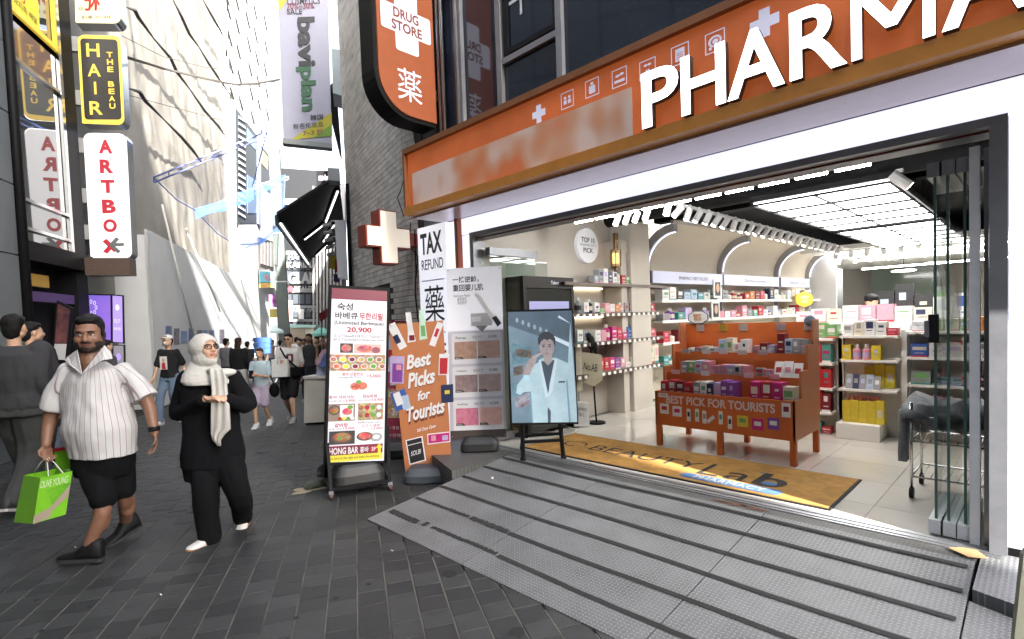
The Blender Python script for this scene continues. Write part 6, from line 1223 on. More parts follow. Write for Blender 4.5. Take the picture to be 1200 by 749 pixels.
def hand(mb, w, d, n, side, L=.185, curl=.5, spread=.12, grip=False):
    """w wrist, d direction to the knuckles, n palm normal, side = direction of the thumb"""
    d = Vector(d).normalized(); n = Vector(n); n = (n-d*n.dot(d)).normalized(); t = n.cross(d).normalized()
    if t.dot(Vector(side)) < 0: t = -t
    pl = L*.50; mb.ell(w+d*pl*.55, L*.215, pl*.58, L*.085, ax=t, ay=d, az=n, nu=14, nv=8); mb.ell(w+d*pl*.1, L*.15, pl*.3, L*.11, ax=t, ay=d, az=n, nu=12, nv=8)
    for k, (o, l) in enumerate(((.16, .46), (.055, .52), (-.055, .48), (-.155, .37))):
        b = w+d*pl*.92+t*(o*L); fl = l*L; dirv = (d+t*(o*spread*4)).normalized(); P = [b-d*.01]; c_ = curl*(1+.12*k)
        q = b; dv = dirv
        for j, (sl, ag) in enumerate(((.42, .55), (.33, 1.0), (.25, .8))):
            ang = c_*ag; dv = (dv*math.cos(ang)+n*math.sin(ang)).normalized() if j == 0 else (dv*math.cos(ang)+(n-dv*n.dot(dv)).normalized()*math.sin(ang)).normalized()
            if (n-dv*n.dot(dv)).length < .2: pass
            q = q+dv*fl*sl; P.append(q.copy())
        mb.tube(P, [.0092*L/.185, .009*L/.185, .0082*L/.185, .0068*L/.185], 8); mb.ell(P[-1], *(3*[.0068*L/.185]), nu=8, nv=6); mb.ell(P[1], *(3*[.009*L/.185]), nu=8, nv=6)
    b = w+d*pl*.22+t*L*.15; P = [b, b+(t*.75+d*.7).normalized()*L*.16, b+(t*.75+d*.7).normalized()*L*.16+(d*.9+n*.35+t*.15).normalized()*L*.15, b+(t*.75+d*.7).normalized()*L*.16+(d*.8+n*.6).normalized()*L*.27]
    mb.tube(P, [.0125*L/.185, .0115*L/.185, .010*L/.185, .0078*L/.185], 8); mb.ell(P[-1], *(3*[.0078*L/.185]), nu=8, nv=6)
def shoe(name, an, toe_dir, parent, mat, sole, L=.28, pitch=0.0, w_=.048, ankle=.0):
    """an = ankle joint; heel pitch in degrees raises the heel"""
    f = hv(toe_dir); r = f.cross(Z_); R = Matrix.Rotation(R_(pitch), 3, r); 
    def q(x, y, z): return an+R@(r*x+f*y+Z_*z)
    m_ = MB(); rings = []
    for y, hw, z0, z1 in ((-.085, .022, -.078, -.01), (-.075, .036, -.084, .035+ankle), (-.03, .040, -.084, .045+ankle), (.03, .042, -.084, .018+ankle*.6), (.08, .046, -.084, -.022), (.13, .050, -.083, -.038), (.165, .044, -.080, -.048), (.188, .022, -.076, -.058)):
        y *= L/.28; c = (z0+z1)/2; h = (z1-z0)/2; rings.append([q(hw*w_/.048*math.cos(a)*(1 if math.sin(a) > -.5 else .95), y, c+h*math.copysign(abs(math.sin(a))**.7, math.sin(a))) for a in [2*math.pi*k/14 for k in range(14)]])
    m_.loft(rings); m_.build(name, mat, parent, smooth=True)
    m_ = MB(); rings = []
    for y, hw in ((-.088, .020), (-.075, .038), (-.02, .041), (.03, .043), (.09, .050), (.14, .052), (.172, .044), (.195, .018)):
        y *= L/.28; rings.append([q(-hw*w_/.048, y, -.090), q(hw*w_/.048, y, -.090), q(hw*w_/.048*1.02, y, -.066), q(-hw*w_/.048*1.02, y, -.066)])
    m_.loft(rings); m_.build(name+'_sole', sole, parent, smooth=False)
def ik(a, c, l1, l2, pole):
    d = c-a; L = min(d.length, (l1+l2)*.999); u = d.normalized(); x = (l1*l1-l2*l2+L*L)/(2*L); h = math.sqrt(max(0, l1*l1-x*x)); p = pole-u*pole.dot(u); p.normalize(); return a+u*x+p*h
BLKF = M('black_fabric', (.005, .005, .006), .9, spec=.12, bump=.3, bscale=220); WSH = M('sole_white', (.45, .44, .42), .7); BSH = M('shoe_black', (.006, .006, .0065), .6, spec=.25, bump=.3, bscale=200); SSB = M('sole_black', (.02, .02, .02), .8)
# ------------------------------------------------------------------ man in the striped shirt
gA_, gB_ = gg(92, 662), gg(140, 636)
dm = depth(gg(118, 652))
man = thing('person', gg(118, 650), 'bearded man in white striped short sleeved shirt and black shorts, walking with green shopping bags', 'person')
def m(x, y, dd=0.0): return at(x, y, dm+dd)
tf = facing(-22); tu = tf.cross(Z_)   # tu: towards the image left? (person's right)
H = Head(m(104, 391), (facing(27)+Z_*-.10), sc=1.17)
shA, shB = m(77, 433, .02), m(147, 434, .06); nk = m(107, 421, .03)
elA, wrA = m(60, 487, .03), m(54, 521, -.03); elB, wrB = m(172, 470, .06), m(181, 507, -.02)
hpA, hpB = m(106, 535, 0), m(136, 535, .08)
anA = gA_+Vector((0, 0, .10))+CR_*.06-CF*.0; anB = gB_+Z_*.125+CR_*.03
anA = at(105, 642, depth(gA_)+.0); anB = at(148, 613, depth(gB_)+.03)
knA = at(122, 588, dm-.12); knB = at(146, 578, dm+.06)
body = MB(); head_shapes(body, H, 1.14); body.tube([H.p(0, -.025, -.06), m(106, 418, .03), nk-Z_*.03], [.064, .066, .075], 14)
def tor(mb, rings, u=tu, v=tf, p=2.3):
    mb.loft([ring(c, u, v, hw, hd, 24, p) for c, hw, hd in rings])
tor(body, [(m(107, 424, .04), .085, .07), (m(110, 436, .06), .15, .09), (m(113, 465, .05), .20, .125), (m(117, 500, .04), .215, .15), (m(120, 530, .04), .20, .14), (m(121, 545, .04), .16, .12)])
limb(body, [shA-Z_*.03+CR_*.02, elA, wrA], [.052, .048, .032]); limb(body, [shB-Z_*.03-CR_*.02, elB, wrB], [.052, .048, .032])
limb(body, [hpA, knA, anA+Z_*.02], [.082, .056, .040]); limb(body, [hpB, knB, anB+Z_*.02], [.082, .056, .040])
body.ell(knA.lerp(anA, .33)-hv(tf)*.015, .054, .057, .11); body.ell(knB.lerp(anB, .33)-hv(tf)*.015, .054, .057, .11)
hand(body, wrB, Vector((0, 0, -1))+CR_*.06, -CR_*.6+CF*.5, CF, curl=.55); hand(body, wrA, Vector((0, 0, -1))+CR_*.05, CR_*.8+CF*.3, CF, curl=1.15)
def mmat(c):
    x, y, z = H.l(c)
    if abs(x) < .021 and -.074 < z < -.054 and y > .078: return 1
    if y > .0 and -.116 < z < -.046 and abs(x) < .085:
        if z < -.078 or abs(x) > .040 or z < -.046 and y > .085 and z > -.058: return 2
    if abs(x) < .030 and -.055 < z < -.043 and y > .07: return 2
    if abs(x) > .062 and -.06 < z < .02 and -.005 < y < .025: return 2
    return 0
fuse(body, 'body', [SKIN['tan'], LIPS, BEARD], man, .0075, 5, matfn=mmat)
face_parts(H, man, open_=.8)
hr_ = MB(); H.e(hr_, 0, -.022, .044, .081, .094, .080, 18, 12); H.e(hr_, 0, .028, .086, .062, .055, .030); H.e(hr_, .0, -.06, -.005, .070, .055, .07)
fuse(hr_, 'hair', [HAIRB], man, .007, 3, wr=.006, wf=40, dele=lambda c: (lambda q: q[1] > .055 and q[2] < .058)(H.l(c)))
for s in (-1, 1): m_ = MB(); H.e(m_, s*.072, .008, .012, .009, .022, .035); m_.build('sideburn', HAIRB, man, smooth=True)
STRIPE = bpy.data.materials.new('striped_cotton'); STRIPE.use_nodes = True; n = STRIPE.node_tree; b = n.nodes['Principled BSDF']; b.inputs['Roughness'].default_value = .8
g = n.nodes.new('ShaderNodeNewGeometry'); sbv = n.nodes.new('ShaderNodeVectorMath'); sbv.operation = 'SUBTRACT'; sbv.inputs[1].default_value = tuple(m(116, 490, .05)); n.links.new(g.outputs['Position'], sbv.inputs[0]); dd_ = []
for ax_ in (tu, tf): d_ = n.nodes.new('ShaderNodeVectorMath'); d_.operation = 'DOT_PRODUCT'; d_.inputs[1].default_value = tuple(ax_); n.links.new(sbv.outputs[0], d_.inputs[0]); dd_.append(d_)
at2 = n.nodes.new('ShaderNodeMath'); at2.operation = 'ARCTAN2'; n.links.new(dd_[0].outputs['Value'], at2.inputs[0]); n.links.new(dd_[1].outputs['Value'], at2.inputs[1]); dt = n.nodes.new('ShaderNodeMath'); dt.operation = 'MULTIPLY'; dt.inputs[1].default_value = 6.6; n.links.new(at2.outputs[0], dt.inputs[0])
nz = n.nodes.new('ShaderNodeTexNoise'); nz.inputs['Scale'].default_value = 6; n.links.new(g.outputs['Position'], nz.inputs['Vector']); ad = n.nodes.new('ShaderNodeMath'); ad.operation = 'ADD'; n.links.new(dt.outputs[0], ad.inputs[0]); ml = n.nodes.new('ShaderNodeMath'); ml.operation = 'MULTIPLY'; ml.inputs[1].default_value = .12; n.links.new(nz.outputs['Fac'], ml.inputs[0]); n.links.new(ml.outputs[0], ad.inputs[1])
fr = n.nodes.new('ShaderNodeMath'); fr.operation = 'FRACT'; n.links.new(ad.outputs[0], fr.inputs[0]); cr = n.nodes.new('ShaderNodeValToRGB'); n.links.new(fr.outputs[0], cr.inputs[0]); e = cr.color_ramp; e.interpolation = 'LINEAR'
W_ = (.50, .49, .485, 1); e.elements[0].position = 0; e.elements[0].color = W_; e.elements[1].position = 1; e.elements[1].color = W_
for ps, c in ((.36, W_), (.40, (.24, .18, .19, 1)), (.47, (.24, .18, .19, 1)), (.50, W_), (.70, W_), (.72, (.45, .40, .41, 1)), (.75, W_)): q = e.elements.new(ps); q.color = c
n.links.new(cr.outputs[0], b.inputs['Base Color'])
st_ = MB(); tor(st_, [(m(107, 424, .05), .115, .085), (m(108, 429, .05), .165, .10), (m(109, 434, .05), .205, .13), (m(111, 446, .05), .228, .16), (m(114, 470, .045), .245, .185), (m(117, 500, .035), .252, .20), (m(120, 526, .035), .240, .185), (m(121, 533, .035), .240, .185)])
limb(st_, [shA-Z_*.012+CR_*.02, shA.lerp(elA, .45), shA.lerp(elA, .86)], [.070, .078, .090], end=False); limb(st_, [shB-Z_*.012-CR_*.02, shB.lerp(elB, .45), shB.lerp(elB, .95)], [.070, .080, .094], end=False)
def inpoly(q, P):
    r = False
    for i in range(len(P)):
        (x1, y1), (x2, y2) = P[i], P[i-1]
        if (y1 > q[1]) != (y2 > q[1]) and q[0] < (x2-x1)*(q[1]-y1)/(y2-y1)+x1: r = not r
    return r
def vneck(c):
    q = pix(c)
    if (c-m(110, 430, .05)).dot(CF) > .02 and inpoly(q, ((88, 404), (91, 420), (95.5, 438), (108, 431), (119, 422), (125, 402))): return True
    e_ = (c-(m(106, 419, .03))); return e_.z > -.01 and e_.length < .085
fuse(st_, 'shirt', [STRIPE], man, .0095, 5, wr=.017, wf=7, wst=(1, 1, .55), dele=vneck)
for P in ([(90, 410, -.05), (79, 418, -.02), (75.5, 422, -.03), (82, 428, -.10), (95.3, 438, -.155)], [(122, 405, -.02), (129.5, 413, -.03), (131, 420.5, -.06), (120, 422, -.11), (95.8, 438, -.158)]):      # collar leaves
    m_ = MB(); m_.prism([m(*q) for q in P], FV*.008); m_.build('collar', STRIPE, man)
sn = MB(); tor(sn, [(m(120, 522, .035), .235, .17), (m(121, 545, .04), .225, .17), (m(121, 556, .04), .20, .15)]); limb(sn, [hpA+Z_*.02, knA.lerp(hpA, .5), knA.lerp(hpA, .08)], [.110, .102, .088]); limb(sn, [hpB+Z_*.02, knB.lerp(hpB, .5), knB.lerp(hpB, .12)], [.108, .098, .084])
fuse(sn, 'shorts', [BLKF], man, .010, 4, wr=.012, wf=7)
toeA = gg(72, 664)-gg(98, 662); shoe('shoe', anA, toeA, man, BSH, SSB, .30, 4, .052, .03); shoe('shoe', anB+Vector((0, 0, 0)), gg(122, 641)-gg(148, 632), man, BSH, SSB, .29, -14, .052, .02)
wt = MB(); wt.tube([wrB+Z_*.045, wrB+Z_*.015], .037, 14); wt.build('watch_strap', BLACK, man, smooth=True); wt = MB(); wt.box(wrB+Z_*.03+CF*.034, .036, .014, .036, ax=CR_, ay=CF); wt.build('watch_face', BLACKM, man, bevel=.004)
# shopping bags held in his hand
GRB = M('bag_green', (.17, .46, .018), .42, var=.10, vscale=9); GRD = M('bag_green_print', (.11, .33, .015), .42, var=.3, vscale=6); OLW = M('bag_print', (.62, .68, .50), .5); STRG = M('string_white', (.6, .6, .58), .8)
gb = thing('shopping_bag', at(30, 612, dm-.06), 'bright green paper shopping bag with pale print and white string handles', 'bag')
da = dm-.08; A1, A2, A3, A4 = at(28, 557, da+.05), at(47, 560, da-.10), at(39, 614, da-.11), at(16, 612, da+.05); B2, B3 = at(85, 552, da-.02), at(77, 603, da-.03); C1, C4 = A1+(B2-A2), A4+(B3-A3)
m_ = MB(); m_.add([A1, A2, B2, C1, A4, A3, B3, C4], [(0, 1, 5, 4), (1, 2, 6, 5), (2, 3, 7, 6), (3, 0, 4, 7), (4, 5, 6, 7)]); o = m_.build('paper_body', GRB, gb)
sh = Sheet(A2+CF*.002, B2-A2, A3-A2, -(B2-A2).cross(A3-A2).normalized() if (B2-A2).cross(A3-A2).dot(CF) < 0 else (B2-A2).cross(A3-A2).normalized()); sh.text('OLIVE YOUNG', .06, .08, .9, .24, OLW, 2); sh.poly([(0, 1), (.0, .82), (.45, .72), (1, .3), (1, .55), (.55, .8), (.5, .95)], M('bag_beige', (.33, .27, .20), .5), 1); sh.poly([(.25, .3), (.98, .24), (.98, .5), (.55, .72)], GRD, .6); sh.done(gb)
m_ = MB(); hp_ = wrA-Z_*.085; [m_.tube([a, a.lerp(hp_, .5)+Z_*.01, hp_], .0035, 5) for a in (A1.lerp(C1, .3), C1.lerp(A1, .3), A2.lerp(B2, .25), A2.lerp(B2, .7))]; m_.build('string_handle', STRG, gb, smooth=True)
g2 = thing('shopping_bag', at(80, 550, dm+.3), 'second green bag with a red edge, half hidden behind the man', 'bag'); d2 = dm+.30
m_ = MB(); m_.prism([at(63, 527, d2), at(88, 524, d2), at(91, 549, d2), at(66, 552, d2)], FV*.10); m_.build('paper_body', GRB, g2); m_ = MB(); m_.prism([at(62, 526, d2-.003), at(82, 523, d2-.003), at(82, 526.5, d2-.003), at(63, 530, d2-.003)], FV*.11); m_.build('red_rim', pm('red'), g2)
m_ = MB(); m_.prism([at(68, 500, d2+.02), at(80, 498, d2+.02), at(82, 523, d2+.02), at(64, 525, d2+.02)], FV*.05); m_.build('wrapped_goods', M('patterned_wrap', (.5, .5, .5), .6, col2=(.1, .2, .35), vscale=60), g2)
# ------------------------------------------------------------------ woman in hijab
dw_ = depth(gg(250, 632)); wo = thing('person', gg(252, 630), 'woman in pale grey headscarf, glasses and loose black clothes looking up sideways', 'person')
def w(x, y, dd=0.0): return at(x, y, dw_+dd)
HW = Head(w(241, 409), (facing(60)+Z_*.20), sc=.97); wf_ = facing(8); wu = wf_.cross(Z_)
sA, sB = w(219, 446, .03), w(273, 444, .05); eA, kA = w(209, 484, .03), w(240, 468, -.19); eB, kB = w(290, 474, .05), w(264, 468, -.17)
hA, hB = w(238, 525, .03), w(262, 525, .05); aA = at(246, 626, depth(gg(240, 636))); aB = at(285, 604, depth(gg(285, 618))+.02); nA = w(241, 577, -.08); nB = w(279, 576, -.02)
bo = MB(); head_shapes(bo, HW, .98); bo.tube([HW.p(0, -.02, -.06), w(245, 432, .03)], .055, 12); 
bo.loft([ring(c, wu, wf_, a, b_, 20) for c, a, b_ in ((w(245, 437, .04), .14, .09), (w(246, 470, .04), .18, .12), (w(248, 500, .04), .17, .12), (w(250, 530, .04), .18, .13))])
limb(bo, [sA, eA, kA], [.055, .042, .028]); limb(bo, [sB, eB, kB], [.055, .042, .028]); limb(bo, [hA, nA, aA], [.09, .055, .036]); limb(bo, [hB, nB, aB], [.09, .055, .036])
hand(bo, kA+CR_*.01, CR_*1.0+Z_*.18+CF*.15, CF*-.2-Z_*.2+CR_*.0-Z_*.5, Z_, .165, .45); hand(bo, kB-CR_*.005, CR_*-1.0+Z_*-.12+CF*.35, -CF*.4+Z_*.6, Z_+CF*.6, .165, .5)
def wmat(c):
    x, y, z = HW.l(c); return 1 if abs(x) < .020 and -.074 < z < -.053 and y > .078 else 0
fuse(bo, 'body', [SKIN['light'], M('lips_rose', (.33, .10, .09), .4)], wo, .007, 5, matfn=wmat); face_parts(HW, wo, HAIRN)
top = MB(); top.loft([ring(c, wu, wf_, a, b_, 24) for c, a, b_ in ((w(245, 432, .04), .085, .07), (w(245, 439, .04), .17, .11), (w(246, 455, .04), .205, .145), (w(247, 480, .04), .20, .15), (w(249, 505, .04), .205, .15), (w(250, 530, .04), .225, .165), (w(250, 545, .04), .225, .165))])
limb(top, [sA, eA, kA-(kA-eA).normalized()*.03], [.080, .068, .046]); limb(top, [sB, eB, kB-(kB-eB).normalized()*.03], [.080, .068, .046])
JBL = M('black_jersey', (.005, .005, .0062), .9, spec=.12, bump=.2, bscale=150); fuse(top, 'top', [JBL], wo, .009, 4, wr=.014, wf=7)
tb = MB(); tb.loft([ring(c, wu, wf_, a, b_, 24) for c, a, b_ in ((w(250, 520, .04), .20, .15), (w(250, 545, .04), .215, .16), (w(250, 560, .04), .20, .15))]); limb(tb, [hA, nA, aA-Z_*.01], [.115, .098, .084]); limb(tb, [hB, nB, aB-Z_*.01], [.112, .092, .078])
fuse(tb, 'trousers', [BLKF], wo, .010, 4, wr=.015, wf=6)
SCF = M('scarf_grey', (.47, .455, .42), .8, var=.04, bump=.08, bscale=120)
hj = MB(); HW.e(hj, 0, -.030, .020, .101, .126, .112, 20, 14); HW.e(hj, 0, -.035, -.07, .092, .112, .09); HW.e(hj, 0, .02, -.10, .058, .066, .045)
hj.loft([ring(c, wu, wf_, a, b_, 20) for c, a, b_ in ((w(237, 424, .04), .08, .085), (w(238, 431, .04), .115, .11), (w(241, 438, .03), .16, .135), (w(245, 445, .02), .190, .155), (w(246, 450, .01), .17, .145))])
hj.ell(w(262, 437, .0), .10, .09, .035, ax=CR_, ay=CF); hj.ell(w(250, 434, -.07), .05, .045, .028, ax=CR_, ay=CF)
fuse(hj, 'headscarf', [SCF], wo, .0065, 4, wr=.0045, wf=11, wst=(1, 1, 2.2), dele=lambda c: (lambda q: q[1] > .035 and (q[0]/.060)**2+((q[2]+.020)/.078)**2 < 1)(HW.l(c)))
m_ = MB(); rings = []
for y, x0, x1 in ((433, 245, 262), (445, 246, 265), (458, 248, 266), (472, 247.5, 268), (490, 247, 269), (503, 247, 269.5), (509, 247, 263), (516, 249, 258), (523, 255, 258)):
    f_ = -.155 if y < 470 else -.185+ (y-470)*.0006; N = 10; a_ = [w(x0+(x1-x0)*k/N, y, f_+.010*math.sin(k*1.5+y*.05)) for k in range(N+1)]; rings.append(a_+[p-CF*.012 for p in a_[::-1]])
m_.loft(rings); m_.build('scarf_tail', SCF, wo, smooth=True)
for s in (-1, 1):
    m_ = MB(); m_.tube([HW.p(s*.032+.024*math.cos(a), .104-abs(s*.032+.024*math.cos(a))*.25, .001+.019*math.sin(a)) for a in [2*math.pi*k/14 for k in range(15)]], .0028, 6); m_.build('glasses_rim', BLACK, wo, smooth=True)
shoe('shoe', aA+Z_*.0, gg(228, 640)-gg(246, 634)+CF*.05, wo, M('shoe_white', (.60, .59, .57), .6), M('gum_sole', (.25, .12, .05), .7), .26, 6, .044); shoe('shoe', aB, CF+CR_*.15, wo, M('shoe_white', (.60, .59, .57), .6), M('gum_sole', (.25, .12, .05), .7), .25, -28, .044)
# ------------------------------------------------------------------ simpler walkers
def clothmat(n_, c, **k): return M('cloth_'+n_, c, .85, spec=.15, var=.12, bump=.25, bscale=160, **k)
def walker(label, foot, top_y, face, skin='light', top=('black', (.015, .015, .017)), sleeve='short', bottom=('trousers', 'jeans', (.05, .07, .10)), hair='short', stride=.25, arms=((.12, 0), (.12, 0)), bulk=1.0, shoes=(.5, .5, .5), vox=.018, mask=None, cap=None, phase=1, height=None, hairmat=HAIRB, dpt=None, extra=None, group=None, headturn=0, det=True):
    g = gg(*foot) if dpt is None else at(foot[0], foot[1], dpt)
    if dpt is not None: g.z = zg(g)
    d = depth(g); kk = FOC/d
    tp = at(foot[0], top_y, d); Ht = tp.z-g.z if height is None else height; s = Ht/1.75
    o = thing('person', g, label, 'person', group); f = facing(face); r = f.cross(Z_)
    P = lambda x, y, z: g+r*x*s+f*y*s+Z_*z*s
    Hh = Head(P(0, .02, 1.625), facing(face+headturn), sc=s*1.0)
    hipz = .93; st = stride*phase; hp1, hp2 = P(.09, 0, hipz), P(-.09, 0, hipz); a1 = P(.09, st, .09+(.0 if st > 0 else .05)); a2 = P(-.09, -st, .09+(.05 if st > 0 else 0)); k1 = ik(hp1, a1, .45*s, .43*s, f); k2 = ik(hp2, a2, .45*s, .43*s, f)
    sb_ = 1+(bulk-1)*.55; s1, s2 = P(.170*sb_, 0, 1.41), P(-.170*sb_, 0, 1.41)
    def arm(sh_, sgn, spec):
        fw, bend = spec[0], spec[1]
        if bend == 0: w_ = sh_+r*sgn*.06*s+f*fw*s-Z_*.52*s; return ik(sh_, w_, .29*s, .26*s, -f), w_
        w_ = sh_+f*.27*s-Z_*(.33-bend*.12)*s-r*sgn*.10*s; return ik(sh_, w_, .29*s, .26*s, -Z_+r*sgn*.4-f*.3), w_
    e1, w1 = arm(s1, 1, arms[0]); e2, w2 = arm(s2, -1, arms[1])
    b = MB(); head_shapes(b, Hh); b.tube([Hh.p(0, -.02, -.06), P(0, 0, 1.43)], .052*s, 10)
    tr_ = [(1.44, .11, .075), (1.38, .165, .105), (1.2, .165, .115), (1.05, .145, .105), (.93, .165, .115), (.86, .15, .10)]
    b.loft([ring(P(0, 0, z), r, f, hw*s*bulk, hd*s*bulk, 16) for z, hw, hd in tr_])
    limb(b, [s1, e1, w1], [.048*s*bulk, .036*s, .026*s], 8); limb(b, [s2, e2, w2], [.048*s*bulk, .036*s, .026*s], 8); limb(b, [hp1, k1, a1], [.085*s*bulk, .055*s, .036*s], 8); limb(b, [hp2, k2, a2], [.085*s*bulk, .055*s, .036*s], 8)
    for w_, e_, sg in ((w1, e1, 1), (w2, e2, -1)):
        dv = (w_-e_).normalized(); 
        if vox < .02: hand(b, w_, dv, -r*sg*.8+f*.2, f, .17*s, .6)
        else: b.ell(w_+dv*.05*s, .03*s, .03*s, .06*s, az=dv, ax=dv.orthogonal().normalized(), ay=dv.cross(dv.orthogonal().normalized()))
    fuse(b, 'body', [SKIN[skin]], o, min(vox, .013) if det else vox, 2)
    if det: face_parts(Hh, o, hairmat)
    tm = clothmat(top[0].replace(' ', '_'), top[1]); t = MB(); t.loft([ring(P(0, 0, z), r, f, (hw+.022)*s*bulk, (hd+.022)*s*bulk, 18) for z, hw, hd in [(1.455, .10, .07)]+tr_[1:]])
    fs = {'short': .85, 'long': 1.9, 'none': .12}[sleeve]
    for sh_, e_, w_ in ((s1, e1, w1), (s2, e2, w2)):
        if sleeve == 'long': limb(t, [sh_, e_, w_-(w_-e_).normalized()*.02], [.066*s*bulk, .054*s, .042*s], 10)
        elif sleeve == 'short': limb(t, [sh_, sh_.lerp(e_, .85)], [.066*s*bulk, .066*s], 10)
    tp_ = fuse(t, 'top', [tm], o, vox, 3, wr=.010*s, wf=9)
    bm_ = clothmat(bottom[1].replace(' ', '_'), bottom[2]); bt = MB(); bt.loft([ring(P(0, 0, z), r, f, (hw+.018)*s*bulk, (hd+.018)*s*bulk, 16) for z, hw, hd in ((1.0, .15, .10), (.93, .165, .115), (.84, .165, .11))])
    if bottom[0] == 'trousers': limb(bt, [hp1, k1, a1+Z_*.0], [.105*s*bulk, .082*s*bulk, .065*s], 10); limb(bt, [hp2, k2, a2], [.105*s*bulk, .082*s*bulk, .065*s], 10)
    elif bottom[0] == 'shorts': limb(bt, [hp1, k1.lerp(hp1, .08)], [.105*s*bulk, .098*s], 10); limb(bt, [hp2, k2.lerp(hp2, .08)], [.105*s*bulk, .098*s], 10)
    else:
        ln_ = .62 if bottom[0] == 'skirt' else .40; bt.loft([ring(P(0, 0, z), r, f, hw*s, hd*s, 18) for z, hw, hd in ((.9, .18, .13), (ln_+.1, .205, .17), (ln_, .215, .18))])
    fuse(bt, bottom[0], [bm_], o, vox, 3, wr=.010*s, wf=9)
    h = MB(); Hh.e(h, 0, -.022, .042, .083, .097, .082); Hh.e(h, 0, .035, .080, .066, .050, .032); Hh.e(h, 0, -.055, -.01, .074, .055, .075); Hh.e(h, 0, -.050, -.055, .060, .048, .055)
    if hair == 'long': Hh.e(h, 0, -.06, -.12, .085, .05, .16); Hh.e(h, 0, -.075, -.22, .085, .04, .14)
    if hair == 'bob': Hh.e(h, 0, -.035, -.06, .09, .07, .09)
    fuse(h, 'hair', [hairmat], o, min(vox, .014), 2, wr=.006*s, wf=30, dele=lambda c: (lambda q: q[1] > .055 and q[2] < .050)(Hh.l(c)))
    sm = M('walker_shoe_%d' % int(shoes[0]*100), shoes, .6)
    shoe('shoe', a1, f, o, sm, WSH, .26*s, 0 if st > 0 else -18); shoe('shoe', a2, f, o, sm, WSH, .26*s, -18 if st > 0 else 0)
    if mask: m_ = MB(); Hh.e(m_, 0, .052, -.052, .060, .058, .046); m_.build('face_mask', clothmat('mask', mask), o, smooth=True)
    if cap:
        m_ = MB(); Hh.e(m_, 0, -.015, .062, .090, .105, .068); m_.build('cap', clothmat('cap_'+str(int(cap[0]*100)), cap), o, smooth=True); m_ = MB(); Hh.e(m_, 0, .115, .052, .062, .058, .008); m_.build('cap_brim', clothmat('cap_brim', (.30, .10, .04)), o, smooth=True)
    if extra: extra(o, P, s, f, r, dict(w1=w1, w2=w2, s1=s1, s2=s2, H=Hh))
    return o
def chestprint(o, P, s, f, r, J, fn):
    a, b_ = P(.11, .150, 1.36), P(-.11, .150, 1.36); a, b_ = (a, b_) if (b_-a).dot(CR_) > 0 else (b_, a); sh = Sheet(a, b_-a, -Z_*.30*s, f); fn(sh); sh.done(o)
# man in dark jacket seen from behind, at the left edge
walker('man in dark grey shirt jacket and grey jeans seen from behind at the left edge', (30, 590), 367, 186, 'light', ('charcoal jacket', (.040, .040, .043)), 'long', ('trousers', 'grey jeans', (.055, .058, .056)), 'short', .26, ((.05, 0), (.05, 0)), 1.42, (.03, .03, .03), vox=.012, phase=-1, dpt=5.15, headturn=10)
walker('person in dark top with short black hair, half hidden beside the dark jacketed man', (51, 600), 376, 188, 'light', ('dark plum', (.03, .025, .03)), 'short', ('trousers', 'black', (.02, .02, .022)), 'short', .15, vox=.016, dpt=6.4, headturn=-40, shoes=(.04, .04, .04))
walker('person with dark hair mostly hidden behind the bearded man', (133, 560), 397, 160, 'light', ('dark grey', (.05, .05, .055)), 'short', ('trousers', 'navy trousers', (.02, .025, .04)), 'bob', .15, vox=.018, dpt=9.0, shoes=(.05, .05, .05))
def ph_print(sh): sh.rect(.15, .1, .85, .95, pm('white'), 1); sh.disc(.5, .35, .12, .13, M('card_skin', (.5, .3, .2), .5), 2); sh.poly([(.35, .5), (.65, .5), (.7, .92), (.3, .92)], pm('red'), 2)
walker('man in tan and white cap, grey face mask and black picture t-shirt', (202, 482), 392, -6, 'light', ('black tee', (.014, .014, .016)), 'short', ('trousers', 'blue jeans', (.10, .14, .20)), 'short', .22, ((.18, 0), (-.1, 0)), .95, (.5, .5, .5), vox=.018, mask=(.35, .35, .35), cap=(.55, .53, .5), extra=lambda o, P, s, f, r, J: chestprint(o, P, s, f, r, J, ph_print), dpt=10.5)
walker('woman with long dark hair, black top and white skirt seen from behind', (283, 474), 395, 178, 'light', ('black cardigan', (.018, .018, .02)), 'long', ('long_skirt', 'white skirt', (.55, .54, .52)), 'long', .15, ((.1, 0), (.1, 0)), .95, (.03, .03, .03), vox=.018, hairmat=HAIRN)
def phone(o, P, s, f, r, J):
    for w_ in (J['w1'],): m_ = MB(); m_.box(w_+f*.07*s, .075, .012, .15, ax=r, ay=f); m_.build('phone', BLACK, o, bevel=.004)
    m_ = MB(); m_.ell(P(-.28, .02, .80), .09, .09, .13); m_.build('shoulder_bag', BLKF, o, smooth=True); m_ = MB(); m_.tube([P(-.16, .0, 1.44), P(-.2, .08, 1.2), P(-.28, .03, .93)], .012, 6); m_.build('bag_strap', BLKF, o, smooth=True)
walker('young woman in pale blue top and lilac shorts looking at her phone', (309, 500), 407, 4, 'light', ('pale blue blouse', (.33, .42, .46)), 'short', ('mini_skirt', 'lilac shorts', (.33, .28, .36)), 'long', .16, ((0, .9), (0, .7)), .92, (.55, .55, .55), vox=.014, extra=phone, hairmat=HAIRN) if False else walker('young woman in pale blue top and lilac shorts looking at her phone', (309, 500), 407, 4, 'light', ('pale blue blouse', (.33, .42, .46)), 'short', ('shorts', 'lilac shorts', (.33, .28, .36)), 'long', .16, ((0, .9), (0, .7)), .92, (.55, .55, .55), vox=.014, extra=phone, hairmat=HAIRN)
